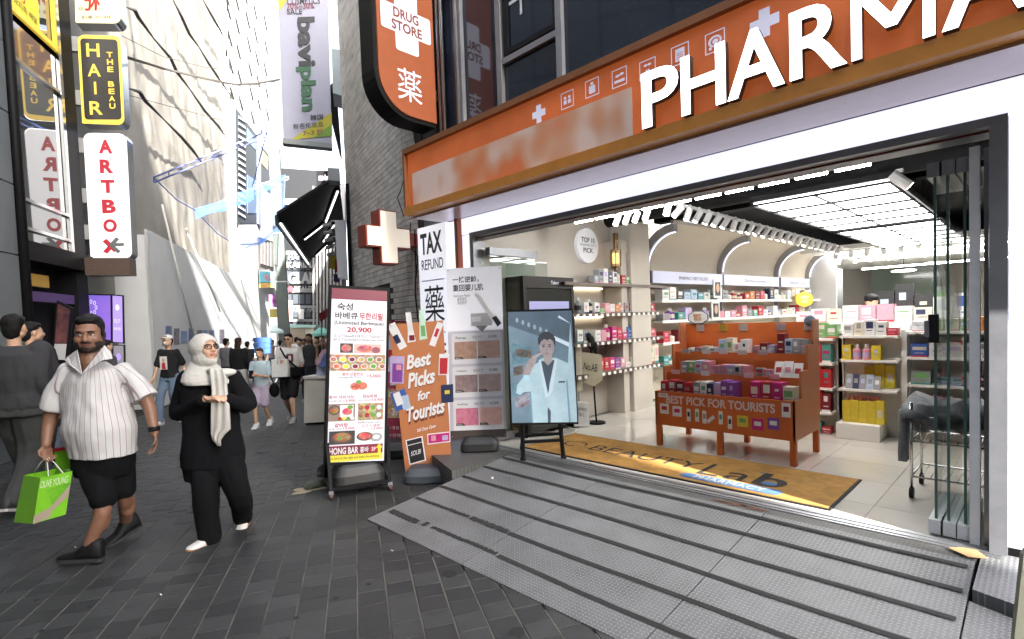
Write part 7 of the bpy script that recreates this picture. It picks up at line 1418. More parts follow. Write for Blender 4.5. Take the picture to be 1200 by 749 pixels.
def jersey(o, P, s, f, r, J):
    sh = Sheet(P(.0, .150, 1.34), (P(-.13, .15, 1.34)-P(.0, .15, 1.34)), -Z_*.16*s, f) if (P(-.13, 0, 0)-P(0, 0, 0)).dot(CR_) > 0 else Sheet(P(.0, .150, 1.34), (P(.13, .15, 1.34)-P(.0, .15, 1.34)), -Z_*.16*s, f)
    mar = M('maroon_print', (.13, .008, .02), .6); sh.rrect(0, 0, 1, 1, .2, mar, 4); sh.rrect(.3, .2, .7, .8, .1, M('cloth_white_jersey', (.62, .62, .60), .85), 5); sh.done(o)
    m_ = MB(); a = P(.15, .05, 1.46); b_ = P(-.20, .14, 1.05); m_.tube([a, a.lerp(b_, .33)+f*.10*s, a.lerp(b_, .66)+f*.09*s, b_], .017*s, 6); m_.build('bag_strap', BLKF, o, smooth=True); m_ = MB(); m_.box(b_+f*.02-Z_*.06, .26*s, .09*s, .18*s, ax=r, ay=f); m_.build('cross_body_bag', BLKF, o, bevel=.02)
    m_ = MB(); m_.box(P(.08, .27, 1.08), .30*s, .10*s, .34*s, ax=r, ay=f); m_.build('white_paper_bag', pm('white'), o, bevel=.004)
    m_ = MB(); w_ = J['w1']; m_.tube([w_+f*.06*s-Z_*.03, w_+f*.06*s+Z_*.10], .03, 10); m_.build('drink_cup', M('cup_clear', (.5, .5, .5), .1), o)
    for sg in (-1, 1): m_ = MB(); J['H'].e(m_, sg*.030, .088, .002, .024, .008, .015); m_.build('sunglass_lens', BLACK, o, smooth=True)
    for q in (.09, -.09): pass
walker('man in white sports jersey with maroon badge, black shorts and white bag', (343, 493), 390, 3, 'light', ('white jersey', (.60, .60, .58)), 'short', ('shorts', 'black shorts', (.015, .015, .016)), 'short', .18, ((0, .95), (.06, 0)), 1.12, (.30, .30, .30), vox=.014, extra=jersey, phase=-1)
crowd = [((366, 470), 397, 'woman in grey sleeveless top with long brown hair in the crowd', 'light', ('grey vest', (.07, .07, .072)), 'none', 'long', -4, 13.5), ((300, 458), 401, 'far walker in white shirt between the headscarf and the aqua sign', 'light', ('white shirt far', (.5, .5, .49)), 'short', 'short', 8, 24), ((322, 455), 401, 'far walker in grey by the blue crates', 'light', ('grey tee', (.16, .16, .17)), 'short', 'short', -5, 23), ((337, 452), 401, 'far walker in black left of the grey post', 'light', ('black far', (.02, .02, .02)), 'short', 'bob', 175, 26), ((363, 452), 400, 'far walker in pale blue between the crowd heads', 'light', ('pale blue tee', (.25, .33, .40)), 'short', 'long', 0, 21), ((377, 450), 402, 'far walker in cream near the teal canopy', 'light', ('cream tee', (.45, .40, .33)), 'short', 'short', 4, 27), ((293, 462), 398, 'man in dark tee walking away beyond the white skirt', 'light', ('dark tee', (.03, .03, .035)), 'short', 'short', 178, 18.5), ((354, 462), 393, 'man in dark top with cropped hair behind the white jersey', 'light', ('slate tee', (.06, .065, .07)), 'short', 'short', 0, 15.5), ((359, 455), 393, 'tall man in pale shirt farther back in the crowd', 'tan', ('pale shirt', (.35, .36, .38)), 'short', 'short', 10, 18), ((374, 458), 396, 'woman in dark clothes walking right of the grey vest', 'light', ('black crowd', (.02, .02, .022)), 'short', 'bob', -8, 17), ((380, 455), 397, 'person in brown top at the right edge of the crowd', 'light', ('brown top', (.14, .06, .04)), 'long', 'short', -10, 19.5), ((350, 452), 399, 'person in white top deep in the crowd beside the post', 'light', ('white tee', (.5, .5, .5)), 'short', 'short', 180, 21), ((331, 452), 399, 'person in pale pink top beyond the jersey man', 'light', ('pale pink', (.5, .38, .36)), 'short', 'short', 175, 20), ((268, 458), 395, 'man with short dark hair partly hidden behind the headscarf', 'light', ('grey shirt', (.15, .15, .16)), 'short', 'short', 160, 15.5), ((371, 450), 401, 'small far walker in navy between the carts', 'light', ('navy tee', (.03, .04, .08)), 'short', 'short', 5, 25), ((386, 452), 400, 'far walker in dark red by the menu stand', 'light', ('dark red tee', (.16, .03, .03)), 'short', 'long', 0, 22), ((345, 450), 402, 'far walker in beige near the street end', 'light', ('beige tee', (.35, .30, .22)), 'short', 'short', 0, 28)]
for ft, ty, lb_, sk, tp, sl, hr2, fc, dp in crowd:
    hgt = 1.62+.1*((len(lb_)*7) % 3)/2; walker(lb_, ft, ty, fc, sk, tp, sl, ('trousers', 'crowd dark', (.03, .035, .045)), hr2, .2, vox=.024, dpt=dp, height=hgt, det=False, shoes=(.2, .2, .2), hairmat=HAIRN if hr2 == 'long' else HAIRB)
# head of the pharmacist behind the counter
p = at(1021, 352, depth(gY(1021, 352, 10.1))); o = thing('person', Vector((p.x, p.y, .2)), 'shop assistant with short black hair just showing above the crowded counter', 'person')
Hh = Head(Vector((p.x, p.y, p.z-.03)), facing(20)+Z_*-.3, sc=1.05); b = MB(); head_shapes(b, Hh); b.tube([Hh.p(0, -.02, -.06), Vector((p.x, p.y, p.z-.3))], .055, 10); b.loft([ring(Vector((p.x, p.y, z)), X_, Y_, a, c, 16) for z, a, c in ((p.z-.22, .10, .08), (p.z-.30, .20, .11), (p.z-.6, .2, .13), (.95, .18, .13), (.25, .17, .12))]); fuse(b, 'body', [SKIN['light']], o, .016, 2)
b = MB(); b.loft([ring(Vector((p.x, p.y, z)), X_, Y_, a, c, 16) for z, a, c in ((p.z-.24, .12, .1), (p.z-.30, .22, .13), (p.z-.6, .22, .15), (.7, .22, .16))]); fuse(b, 'white_coat', [pm('white')], o, .02, 2)
b = MB(); Hh.e(b, 0, -.02, .045, .085, .098, .082); Hh.e(b, 0, .035, .085, .066, .055, .035); fuse(b, 'hair', [HAIRB], o, .012, 2, wr=.005, wf=30)
# ================================================================== stands and signs at the entrance
def frontal(pl_d): 
    return lambda x, y, dd=0.0: at(x, y, pl_d+dd)
# --- HONG BAR menu stand
ga, gb_ = gg(387, 583), gg(455, 572); hu = hv(gb_-ga); hn = Vector((hu.y, -hu.x, 0)); hn = hn if hn.dot(CAM-ga) > 0 else -hn
hs_ = thing('menu_stand', (ga+gb_)/2, 'tall black framed menu stand on castors reading HONG BAR with barbecue dishes', 'sign')
def hp2(x, y, o=0.0): return gP(x, y, ga+hn*o, hn)
Q = [hp2(385.5, 333.5), hp2(457, 338), hp2(453, 543), hp2(379.5, 546)]
def inset(Q, ax, ay): 
    c = (Q[0]+Q[1]+Q[2]+Q[3])/4; return [q+((Q[(i ^ 1)] if i < 2 else Q[5-i])-q).normalized()*ax+((Q[3-i])-q).normalized()*ay for i, q in enumerate(Q)]
m_ = MB(); m_.prism(Q, -hn*.09); m_.build('frame', BLACK, hs_, bevel=.006)
I = inset(Q, .028, .03); SHW = M('menu_white', (.60, .60, .67), .4, emit=.045); m_ = MB(); m_.prism(I, hn*.003); pnl = m_.build('lit_panel', SHW, hs_)
sh = Sheet(I[0]+hn*.0032, I[1]-I[0], I[3]-I[0], hn); 
for q in (0,):
    pass
MAR = M('menu_maroon', (.16, .008, .035), .4); MRI = M('menu_red', (.34, .012, .02), .45); MBK = M('menu_black', (.02, .015, .015), .5); MYE = M('menu_yellow', (.62, .55, .04), .4, emit=.02)
def food(name, c, d, sc=22):
    m = M('food_'+name, c, .5, col2=d, vscale=sc); n = m.node_tree; b = n.nodes['Principled BSDF']
    v = n.nodes.new('ShaderNodeTexVoronoi'); v.inputs['Scale'].default_value = sc*1.3; g = n.nodes.new('ShaderNodeNewGeometry'); n.links.new(g.outputs['Position'], v.inputs['Vector'])
    mx = n.nodes.new('ShaderNodeMix'); mx.data_type = 'RGBA'; mx.inputs[0].default_value = .5; src = b.inputs['Base Color'].links[0].from_socket; n.links.new(src, mx.inputs[6]); n.links.new(v.outputs['Color'], mx.inputs[7])
    mx2 = n.nodes.new('ShaderNodeMix'); mx2.data_type = 'RGBA'; mx2.blend_type = 'MULTIPLY'; mx2.inputs[0].default_value = 1; n.links.new(mx.outputs[2], mx2.inputs[6]); mx2.inputs[7].default_value = (*[min(1, a*2.2+.12) for a in c], 1); n.links.new(mx2.outputs[2], b.inputs['Base Color']); return m
F1 = food('meat', (.40, .10, .09), (.65, .35, .3)); F2 = food('dishes', (.30, .22, .12), (.5, .45, .35), 34); F3 = food('stew', (.22, .10, .04), (.5, .25, .1), 30); DKB = M('plate_dark', (.03, .028, .03), .4); WHP = M('plate_white', (.6, .6, .62), .4); GRL = M('lettuce', (.12, .28, .04), .5)
sh.rect(0, 0, 1, .062, MAR, 1)
sh.text('숙성', .10, .082, .38, .125, MBK, 2, bold=.025); sh.text('바베큐', .07, .135, .47, .175, MBK, 2, bold=.02); sh.text('무한리필', .50, .133, .93, .177, MRI, 2, bold=.02)
sh.text('(Unlimited Barbeque)', .06, .185, .95, .213, MBK, 2, bold=.012); sh.text('20,900', .28, .220, .73, .255, MRI, 2, bold=.03)
sh.text('소고기(beef)+돼지고기(pork)+\n닭고기(chicken)+Salad bar free', .05, .262, .96, .305, MBK, 2)
sh.rect(.17, .315, .40, .37, DKB, 1); sh.disc(.28, .343, .09, .022, F1, 2); sh.rect(.42, .318, .92, .372, M('table_pink', (.5, .36, .33), .5), 1); sh.disc(.62, .345, .15, .02, F1, 2); sh.disc(.82, .352, .08, .018, M('plum', (.25, .06, .10), .5), 2)
sh.rect(0, .38, 1, .475, F2, 1)
for k in range(12): sh.disc(.06+.165*(k % 6)+(.06 if k > 5 else 0), .408+.04*(k//6), .065, .016, WHP, 2); sh.disc(.06+.165*(k % 6)+(.06 if k > 5 else 0), .408+.04*(k//6), .05, .012, (F1, F3, GRL, F2, MAR, MYE)[k*5 % 6], 3)
sh.text('홍바 모둠한상', .22, .483, .60, .503, MRI, 2, bold=.01); sh.text('(Hongdae Set Menu)', .15, .506, .56, .518, MBK, 2); sh.text('15,000', .68, .495, .93, .517, MRI, 2, bold=.01)
sh.disc(.52, .565, .20, .043, WHP, 1); sh.disc(.46, .565, .09, .022, F1, 2); sh.disc(.59, .562, .09, .022, F1, 2); sh.disc(.52, .54, .05, .012, GRL, 3)
sh.text('홍바 샤브샤브', .0, .615, .45, .635, MRI, 2, bold=.01); sh.text('13,900', .26, .640, .47, .656, MRI, 2, bold=.01); sh.text('Hong Bar shabu', .0, .643, .24, .654, MBK, 2); sh.text('점심뷔페', .60, .613, .86, .634, MRI, 2, bold=.01); sh.text('10,900', .78, .638, .99, .655, MRI, 2, bold=.01); sh.text('Lunch Special', .52, .641, .76, .653, MBK, 2)
sh.rect(.0, .665, .47, .765, M('tray', (.22, .17, .13), .5), 1); sh.disc(.10, .70, .1, .028, DKB, 2); sh.disc(.10, .70, .08, .022, F3, 3); sh.rect(.2, .672, .44, .752, WHP, 2); sh.disc(.33, .71, .09, .02, F1, 3); sh.disc(.38, .685, .05, .012, GRL, 4)
for k in range(4): sh.disc(.2+.075*k, .75, .035, .010, (MRI, MYE, GRL, WHP)[k], 4)
sh.rect(.52, .665, .99, .765, F2, 1)
for k in range(8): sh.disc(.58+.11*(k % 4), .69+.045*(k//4), .045, .014, (F3, MRI, GRL, WHP)[k % 4], 2)
sh.text('갈비탕', .11, .777, .35, .800, MRI, 2, bold=.02); sh.text('Galbi soup', .02, .804, .24, .815, MBK, 2); sh.text('13,000', .27, .801, .47, .817, MRI, 2, bold=.01); sh.text('점심특선 (Lunch menu)', .52, .772, .95, .785, MBK, 2, bold=.01); sh.text('고기 + 냉면', .59, .789, .93, .807, MRI, 2, bold=.01); sh.text('13,000', .78, .810, .99, .824, MRI, 2, bold=.01)
sh.rect(.02, .822, .48, .90, DKB, 1); sh.disc(.25, .862, .19, .033, M('bowl_brown', (.08, .05, .03), .4), 2); sh.disc(.25, .858, .16, .026, F3, 3); sh.disc(.2, .862, .04, .012, GRL, 4)
sh.disc(.66, .86, .15, .026, M('bowl_brown', (.08, .05, .03), .4), 2); sh.disc(.66, .858, .12, .02, F1, 3); sh.disc(.87, .868, .12, .026, M('steel_bowl', (.3, .31, .32), .3), 2); sh.disc(.87, .866, .07, .013, WHP, 3)
sh.rect(0, .908, 1, .965, MAR, 1); sh.text('HONG BAR', .03, .918, .55, .957, WHP, 2, bold=.03); sh.text('홍바', .58, .92, .74, .955, WHP, 2, bold=.02); sh.disc(.83, .937, .075, .021, MRI, 2); sh.text('3F', .79, .926, .87, .948, WHP, 3, bold=.02)
sh.rect(0, .962, 1, 1.0, MYE, 1.5); sh.rect(.91, .93, .965, .965, MYE, 3); sh.poly([(.935, .905), (1.0, .932), (.87, .932)], MYE, 3.5); sh.text('Go here to the right and enter the entrance', .04, .972, .94, .99, MBK, 2.5, bold=.01)
sh.done(pnl)
for x0, xs_ in (((381, 384)), ((451, 456))): pass
FR = MB(); wl = (ga, gb_)
for (tx, ty), g_, sgn in (((382, 500), ga, -1), ((454, 500), gb_, 1)):
    a = hp2(tx, ty, -.05); f1 = g_+Z_*.09+hn*.10; f2 = g_+Z_*.09-hn*.38
    m_ = MB(); m_.bar(a, f1, .03, .03); m_.bar(a-Z_*.05, f2, .03, .03); m_.bar(f1, f2, .035, .035); m_.build('side_leg', BLACK, hs_)
    for f_ in (f1, f2): m_ = MB(); m_.tube([f_-Z_*.055-hu*.015, f_-Z_*.055+hu*.015], .035, 14); w_ = m_.build('castor', M('castor_dark', (.06, .02, .018), .5), hs_); m_ = MB(); m_.box(f_-Z_*.02, .04, .04, .04, ax=hu, ay=hn); adopt(m_.build('castor_fork', DKSTEEL), w_)
m_ = MB(); m_.bar(ga+Z_*.10+hn*.09, gb_+Z_*.10+hn*.09, .03, .03); m_.bar(ga+Z_*.10-hn*.37, gb_+Z_*.10-hn*.37, .03, .03); m_.build('cross_bar', BLACK, hs_)
def weight(name, c, u, n_, L, D, Hh, parent, mat):
    m_ = MB(); rings = []
    for z, kx, ky in ((0, .96, .94), (.12, 1, 1), (.55, .97, .95), (.85, .82, .75), (1, .70, .58)): rings.append(ring(c+Z_*(z*Hh), u, n_, L/2*kx, D/2*ky, 28, 5.5))
    m_.loft(rings); return m_.build(name, mat, parent, smooth=False, bevel=.006)
PLB = M('plastic_black', (.016, .016, .017), .45, var=.25, vscale=12); PLG = M('plastic_slate', (.045, .052, .062), .5, var=.15)
weight('water_weight', (ga+gb_)/2-hn*.13+Z_*.05, hu, hn, (gb_-ga).length*.92, .40, .25, hs_, PLB)
sbg = thing('sandbag', gg(370, 572), 'small dark green sandbag spilling sand beside the menu stand', 'sandbag'); m_ = MB(); c = gg(371, 573)+Z_*.05; m_.ell(c, .11, .09, .065, ax=hu); m_.ell(c+Z_*.10+hu*.07-hn*.05, .05, .05, .09, ax=hu); fuse(m_, 'bag', [M('bag_olive', (.035, .045, .035), .6, var=.2)], sbg, .009, 3, wr=.01, wf=25) if 'fuse' in globals() else m_.build('bag', M('bag_olive', (.035, .045, .035), .6, var=.2), sbg, smooth=True)
m_ = MB(); rs = random.Random(4); c = gg(361, 575)
pts = []
for k in range(26): a = 2*math.pi*k/26; rr_ = .12*(1+.35*math.sin(3*a+1)+.2*rs.uniform(-1, 1)); pts.append(c+hu*(rr_*math.cos(a)*1.3)+hn*(rr_*.7*math.sin(a))+Z_*.0065)
m_.prism(pts, Z_*.003); tag(m_.build('spilled_sand', M('sand', (.30, .26, .18), .95, var=.3, vscale=60, bump=.6, bscale=200)), kind='stuff')
# --- red poster stand behind
dr = depth(gg(457, 528)); f_ = frontal(dr); rp = thing('poster_stand', gg(462, 530), 'maroon and pink menu poster on a black base, mostly hidden behind the orange sign', 'sign')
Q = [f_(452, 378), f_(500, 377), f_(503, 524), f_(455, 522)]; Q = [f_(452, 376), f_(498, 376), f_(500, 528, 0), f_(453, 518)]
m_ = MB(); m_.prism(Q, FV*.02); m_.build('poster_board', M('poster_maroon', (.26, .03, .06), .5, var=.1), rp); sh = Sheet(Q[0]-FV*.002, Q[1]-Q[0], Q[3]-Q[0], -FV)
sh.rect(.1, .02, .5, .07, M('lime', (.25, .45, .1), .5), 1); sh.rect(.1, .07, .5, .11, pm('pink'), 1); sh.rect(.04, .12, .9, .42, M('poster_lilac', (.5, .42, .52), .5), 1); sh.text('회전', .10, .45, .6, .55, WHP, 2, bold=.02); sh.rect(.04, .56, .9, .80, F2, 1); sh.text('메뉴판', .08, .58, .6, .64, WHP, 3, bold=.02); sh.text('39,000', .14, .72, .62, .79, WHP, 3, bold=.03); sh.text('* 주차 가능합니다', .08, .87, .8, .90, WHP, 2); sh.text('* 단체예약 환영', .08, .93, .8, .96, WHP, 2); sh.rect(.04, .24, .6, .3, pm('red'), 2); sh.disc(.3, .50, .2, .03, pm('orange'), 1.5)
sh.done(rp); weight('water_weight', gg(466, 536)-Z_*.0+hn*-.1, CR_, CF, .52, .42, .20, rp, PLB)
# --- BEST PICKS banner
db = depth(gg(500, 560)); f_ = frontal(db); bp_ = thing('tourist_banner', gg(500, 562), 'orange standing banner reading Best Picks for Tourists with product cutouts', 'banner')
Q = [f_(456, 380.5), f_(519, 375.5), f_(529.5, 547), f_(475.5, 558)]; ORB = M('banner_orange', (.42, .155, .06), .55, var=.05)
N = 8; m_ = MB(); 
m_.prism(Q, FV*.006); m_.build('banner_cloth', ORB, bp_)
sh = Sheet(Q[0]-FV*.002, Q[1]-Q[0], Q[3]-Q[0], -FV)
# bilinear sheet so that print follows the tapering banner
def bil(x, y, l): a = Q[0].lerp(Q[1], x); b = Q[3].lerp(Q[2], x); return a.lerp(b, y)-FV*(.0015*l+.002)
sh.p = bil
def btext(t, x0, y0, x1, y1, mat, l, bold, shear=.25):
    vs, fs, _ = glyphs(t, bold, shear, 1.0, 1.0); sh.mb('lettering').add([bil(x0+(x1-x0)*a, y1+(y0-y1)*b-(x0+(x1-x0)*a-.5)*.035, l) for a, b in vs], fs, mat)
BNW = M('banner_letter', (.66, .65, .66), .5); BRS2 = M('letter_shadow', (.16, .045, .02), .5)
for dy, mt_, l in ((.012, BRS2, 1.2), (0, BNW, 2.2)):
    for t, x0, y0, x1, y1 in (('Best', .24, .20+.005, .73, .30), ('Picks', .23, .325, .78, .425), ('for', .40, .455, .66, .52), ('Tourists', .15, .545, .93, .64)):
        if mt_ is BRS2 and t != 'Tourists': dy2 = .006
        else: dy2 = dy*1.6
        btext(t, x0+.004, y0+dy2, x1+.004, y1+dy2, mt_, l, .035)
btext('365 Days Open', .33, .70, .72, .728, BNW, 2, .01)
_cc = [0]
def card(pts, mat, l=3, nm='product_cutout'):
    _cc[0] += (l <= 2); sh.mb(nm+'#%d' % _cc[0]).add([bil(x, y, l) for x, y in pts], (tuple(range(len(pts))),), mat)
def rc(cx, cy, w_, h_, ang, mat, l=3):
    a = R_(ang); asp = .36; card([(cx+(x*math.cos(a)-y*math.sin(a)*asp/asp)*1.0, cy+(x*math.sin(a)+y*math.cos(a))*asp) for x, y in ((-w_/2, -h_/2), (w_/2, -h_/2), (w_/2, h_/2), (-w_/2, h_/2))], mat, l)
rc(.13, .08, .16, .50, -22, BNW, 2); rc(.12, .10, .10, .16, -22, pm('navy'), 3); rc(.38, -.01, .10, .34, -3, BNW, 2); 
card([(.31, .13), (.47, .125), (.40, -.06), (.37, -.06)], BNW, 2); rc(.40, .10, .10, .10, 0, pm('dark red'), 3); card([(.54, .12), (.69, .115), (.66, -.08), (.58, -.08)], M('cut_green', (.45, .62, .5), .5), 2); rc(.62, .06, .08, .2, 0, pm('green'), 3)
rc(.86, .09, .12, .46, 24, BNW, 2); rc(.87, .08, .06, .16, 24, pm('red'), 3); rc(.06, .30, .27, .50, 8, pm('lilac'), 2); rc(.06, .32, .2, .34, 8, pm('purple'), 3); rc(.10, .285, .1, .1, 8, pm('pink'), 4)
rc(.06, .50, .30, .34, -14, pm('blue'), 2); rc(.02, .49, .14, .24, -14, BNW, 3); rc(.16, .52, .16, .26, -8, pm('pale blue'), 2.5); rc(.97, .30, .20, .40, 6, BNW, 2); rc(.96, .31, .15, .3, 6, pm('red'), 3); rc(1.0, .50, .24, .34, 2, pm('navy'), 2); rc(1.0, .49, .1, .07, 2, pm('yellow'), 3)
rc(.27, .845, .36, .46, -4, BNW, 2); rc(.27, .845, .31, .42, -4, pm('black'), 3); rc(.27, .80, .31, .012, -4, BNW, 4); btext('SOLBI', .16, .835, .38, .865, BNW, 5, .01); rc(.77, .79, .48, .20, 3, BNW, 2); rc(.77, .79, .44, .16, 3, pm('magenta'), 3); rc(.66, .785, .1, .1, 3, pm('pink'), 4); rc(.9, .795, .12, .09, 3, pm('lilac'), 4)
sh.done(bp_); weight('base_weight', gg(501, 566)+CF*-.10, CR_, CF, .50, .34, .15, bp_, PLG); m_ = MB(); m_.tube([gg(501, 560)+Z_*.1-CF*.12, f_(490, 380, .06)], .012, 8); m_.build('support_pole', STEEL, bp_)
for (x, y) in ((458, 382), (518, 378), (477, 555), (528, 546)): m_ = MB(); m_.ell(f_(x, y, -.004), .008, .006, .008, nu=8, nv=6); m_.build('grommet', STEEL, bp_)
# --- white skin care banner
dwb = depth(gz(560, 528, .2)); f_ = frontal(dwb); wbn = thing('skin_care_banner', gz(560, 528, .2), 'tall pale grey banner showing before and after skin photographs', 'banner')
Q = [f_(523, 315), f_(587.5, 311.5), f_(593.5, 512), f_(528, 514.5)]; WBC = M('banner_pale', (.56, .56, .60), .5, var=.03, emit=.09); m_ = MB(); m_.prism(Q, FV*.012); m_.build('banner_board', WBC, wbn)  # slight emission brightens the unlit banner against the shade it stands in
sh = Sheet(Q[0], Q[1]-Q[0], Q[3]-Q[0], -FV); sh.p = lambda x, y, l: Q[0].lerp(Q[1], x).lerp(Q[3].lerp(Q[2], x), y)-FV*(.0015*l)
def wtext(t, x0, y0, x1, y1, mat, l=3, bold=0.0):
    vs, fs, _ = glyphs(t, bold, 0, 1, 1); sh.mb('lettering').add([sh.p(x0+(x1-x0)*a, y1+(y0-y1)*b, l) for a, b in vs], fs, mat)
wtext('一抹逆龄，', .11, .05, .58, .087, DINK, 3, .015); wtext('重回婴儿肌', .11, .098, .66, .137, DINK, 3, .015); wtext('Real Laser Peptic\n紧致提拉\n深层修护', .12, .155, .42, .215, GRY, 3)
LTG = M('panel_tone', (.44, .44, .50), .5); sh.rect(0, .37, 1, .965, LTG, .5); sh.rect(.42, .27, .80, .345, M('carton_tone', (.40, .40, .42), .5), 1); sh.rect(.44, .29, .60, .32, WHP, 2); sh.poly([(.50, .16), (.56, .145), (.86, .30), (.82, .33)], M('tube_tone', (.62, .62, .64), .4), 2.5); sh.poly([(.80, .30), (.88, .29), (.97, .335), (.90, .355)], DINK, 3.5); sh.poly([(.5, .345), (.72, .345), (.62, .38)], M('shade_tone', (.18, .18, .18), .5), 2)
sk = [((.42, .26, .20), (.27, .16, .12), (.50, .34, .28), (.42, .27, .22)), ((.30, .22, .21), (.15, .10, .11), (.44, .34, .32), (.33, .24, .23)), ((.45, .08, .18), (.55, .25, .30), (.62, .34, .30), (.7, .45, .38))]
for k in range(3):
    y0 = .385+k*.195; sh.rrect(.06, y0, .96, y0+.178, .03, M('card_white', (.60, .60, .63), .5), 1, asp=.33); wtext(('Pores', 'Complexion', 'Soothing')[k], .14, y0+.018, .32, y0+.032, DINK, 3, .01); wtext('毛孔ケア', .44, y0+.016, .62, y0+.032, DINK); wtext('毛孔细致', .72, y0+.016, .88, y0+.032, DINK)
    for q, x0 in ((0, .11), (1, .53)):
        sh.rect(x0, y0+.048, x0+.40, y0+.150, M('skin_photo_%d%d' % (k, q), sk[k][q*2], .5, col2=sk[k][q*2+1], vscale=16), 2); sh.poly([(x0, y0+.136), (x0+.13, y0+.136), (x0+.17, y0+.150), (x0, y0+.150)], M('tag_brown', (.05, .035, .03), .5), 3); wtext('Before' if q == 0 else 'After', x0+.02, y0+.139, x0+.11, y0+.147, WHP, 4)
sh.rect(0, .953, 1, 1.0, M('banner_foot', (.055, .042, .036), .5), 2); sh.done(wbn)
m_ = MB(); P_ = [f_(528, 514, .001), f_(593.5, 511.5, .001), f_(593.5, 513.5, .001), f_(528, 516, .001)]
weight('base_weight', gz(562, 530, .2)-CF*.12, CR_, CF, .42, .30, .16, wbn, PLB); m_ = MB(); m_.tube([gz(562, 528, .2)+Z_*.12-CF*.14, f_(556, 320, .08)], .012, 8); m_.build('support_pole', STEEL, wbn)
for (x, y) in ((525, 317), (585.5, 314), (530, 512), (591.5, 510)): m_ = MB(); m_.ell(f_(x, y, -.003), .008, .006, .008, nu=8, nv=6); m_.build('grommet', DKSTEEL, wbn)
# --- video screen on stand
dt_ = depth(gz(637, 539, .206)); f_ = frontal(dt_); tv = thing('video_screen', gz(637, 539, .2), 'upright video screen on a black stand showing a man in a white coat', 'screen')
Q = [f_(593.5, 363.5), f_(671, 361.5), f_(678, 497), f_(599, 498)]; m_ = MB(); m_.prism(Q, FV*.05); m_.build('bezel', BLACK, tv)
cc = (Q[0]+Q[1]+Q[2]+Q[3])/4; I = [cc+(q-cc)*.965 for q in Q]
sh = Sheet(I[0], I[1]-I[0], I[3]-I[0], -FV); sh.p = lambda x, y, l: I[0].lerp(I[1], x).lerp(I[3].lerp(I[2], x), y)-FV*(.0012*l+.001)
def sm(n_, c, e=.11, c2=None, vs=3): return M('screen_'+n_, c, .25, emit=e, col2=c2, vscale=vs, spec=.3)
m_ = MB(); m_.prism(I, -FV*.001); m_.build('display', sm('bg', (.07, .11, .15), .105, (.16, .23, .29), 2.2), tv)
sh.poly([(0, 0), (1, 0), (1, .34), (.55, .24), (0, .12)], sm('ceil', (.07, .10, .12), .105, (.10, .14, .2), 3), 1); sh.poly([(.80, .04), (.98, .12), (.98, .12), (.78, .06)], sm('lamp', (.45, .55, .65), .12), 2); sh.poly([(.62, .20), (.98, .30), (.98, .34), (.60, .23)], sm('lamp', (.45, .55, .65), .12), 2)
for k in range(6): sh.disc(.14+.09*k, .075+.022*k, .022, .022, sm('spots', (.22, .30, .36), .105), 2)
sh.poly([(.04, .28), (.36, .32), (.36, .46), (.04, .47)], sm('shelf', (.13, .24, .30), .105, (.06, .1, .13), 8), 2); sh.poly([(.10, .33), (.34, .35), (.34, .42), (.10, .40)], sm('shelf_dark', (.035, .05, .06), .105, (.2, .15, .105), 14), 3); sh.poly([(.05, .50), (.2, .48), (.2, .56), (.05, .58)], sm('shelf_dark', (.035, .05, .06), .105), 3); sh.poly([(.06, .78), (.30, .72), (.30, .84), (.06, .87)], sm('shelf_red', (.12, .06, .08), .105, (.3, .35, .4), 14), 3); sh.poly([(.03, .66), (.32, .60), (.32, .70), (.03, .76)], sm('shelf', (.13, .24, .30), .105), 3)
CT = sm('coat', (.26, .37, .43), .105, (.36, .48, .54), 5); SK = sm('skin', (.30, .27, .28), .105, (.24, .20, .21), 12); HR = sm('hair', (.045, .05, .06), .105); SHR = sm('shirt', (.055, .075, .10), .105)
sh.poly([(.30, 1), (.28, .72), (.10, .73), (.16, .62), (.30, .50), (.44, .46), (.50, .42), (.72, .42), (.90, .47), (.97, .105), (1, .75), (1, 1)], CT, 4)
sh.poly([(.08, .73), (.10, .66), (.24, .56), (.32, .62), (.20, .72), (.14, .75)], CT, 4.5); sh.poly([(.28, .72), (.31, .72), (.32, 1), (.30, 1)], sm('fold', (.13, .24, .32), .105), 5); sh.poly([(.86, .62), (.88, .62), (.90, 1), (.87, 1)], sm('fold', (.13, .24, .32), .105), 5)
sh.poly([(.47, .45), (.70, .44), (.66, .56), (.57, .74), (.53, .60)], SHR, 5); sh.poly([(.55, .90), (.56, .86), (.60, .90), (.59, 1), (.55, 1)], SHR, 5); sh.poly([(.45, .44), (.48, .43), (.56, .72), (.58, .76), (.53, .78)], sm('lapel', (.40, .50, .56), .105), 6); sh.poly([(.70, .43), (.74, .44), (.64, .72), (.57, .78), (.60, .66)], sm('lapel', (.40, .50, .56), .105), 6)
sh.poly([(.52, .38), (.66, .38), (.66, .45), (.59, .49), (.53, .45)], SK, 6); sh.disc(.585, .325, .115, .085, SK, 7, n=26); sh.poly([(.49, .34), (.68, .34), (.64, .40), (.585, .425), (.53, .40)], SK, 7.4)
sh.poly([(.455, .30), (.45, .25), (.48, .21), (.55, .185), (.62, .185), (.69, .21), (.725, .25), (.715, .31), (.70, .30), (.69, .265), (.64, .25), (.60, .262), (.55, .25), (.50, .27), (.475, .30)], HR, 8.5)
for x in (.535, .63): sh.poly([(x-.03, .302), (x+.025, .298), (x+.025, .304), (x-.03, .309)], HR, 9); sh.disc(x, .318, .018, .006, HR, 9)
sh.poly([(.575, .325), (.588, .325), (.595, .358), (.57, .358)], sm('nose', (.24, .20, .20), .105), 9); sh.poly([(.55, .378), (.62, .376), (.60, .386), (.565, .387)], sm('mouth', (.22, .12, .13), .105), 9)
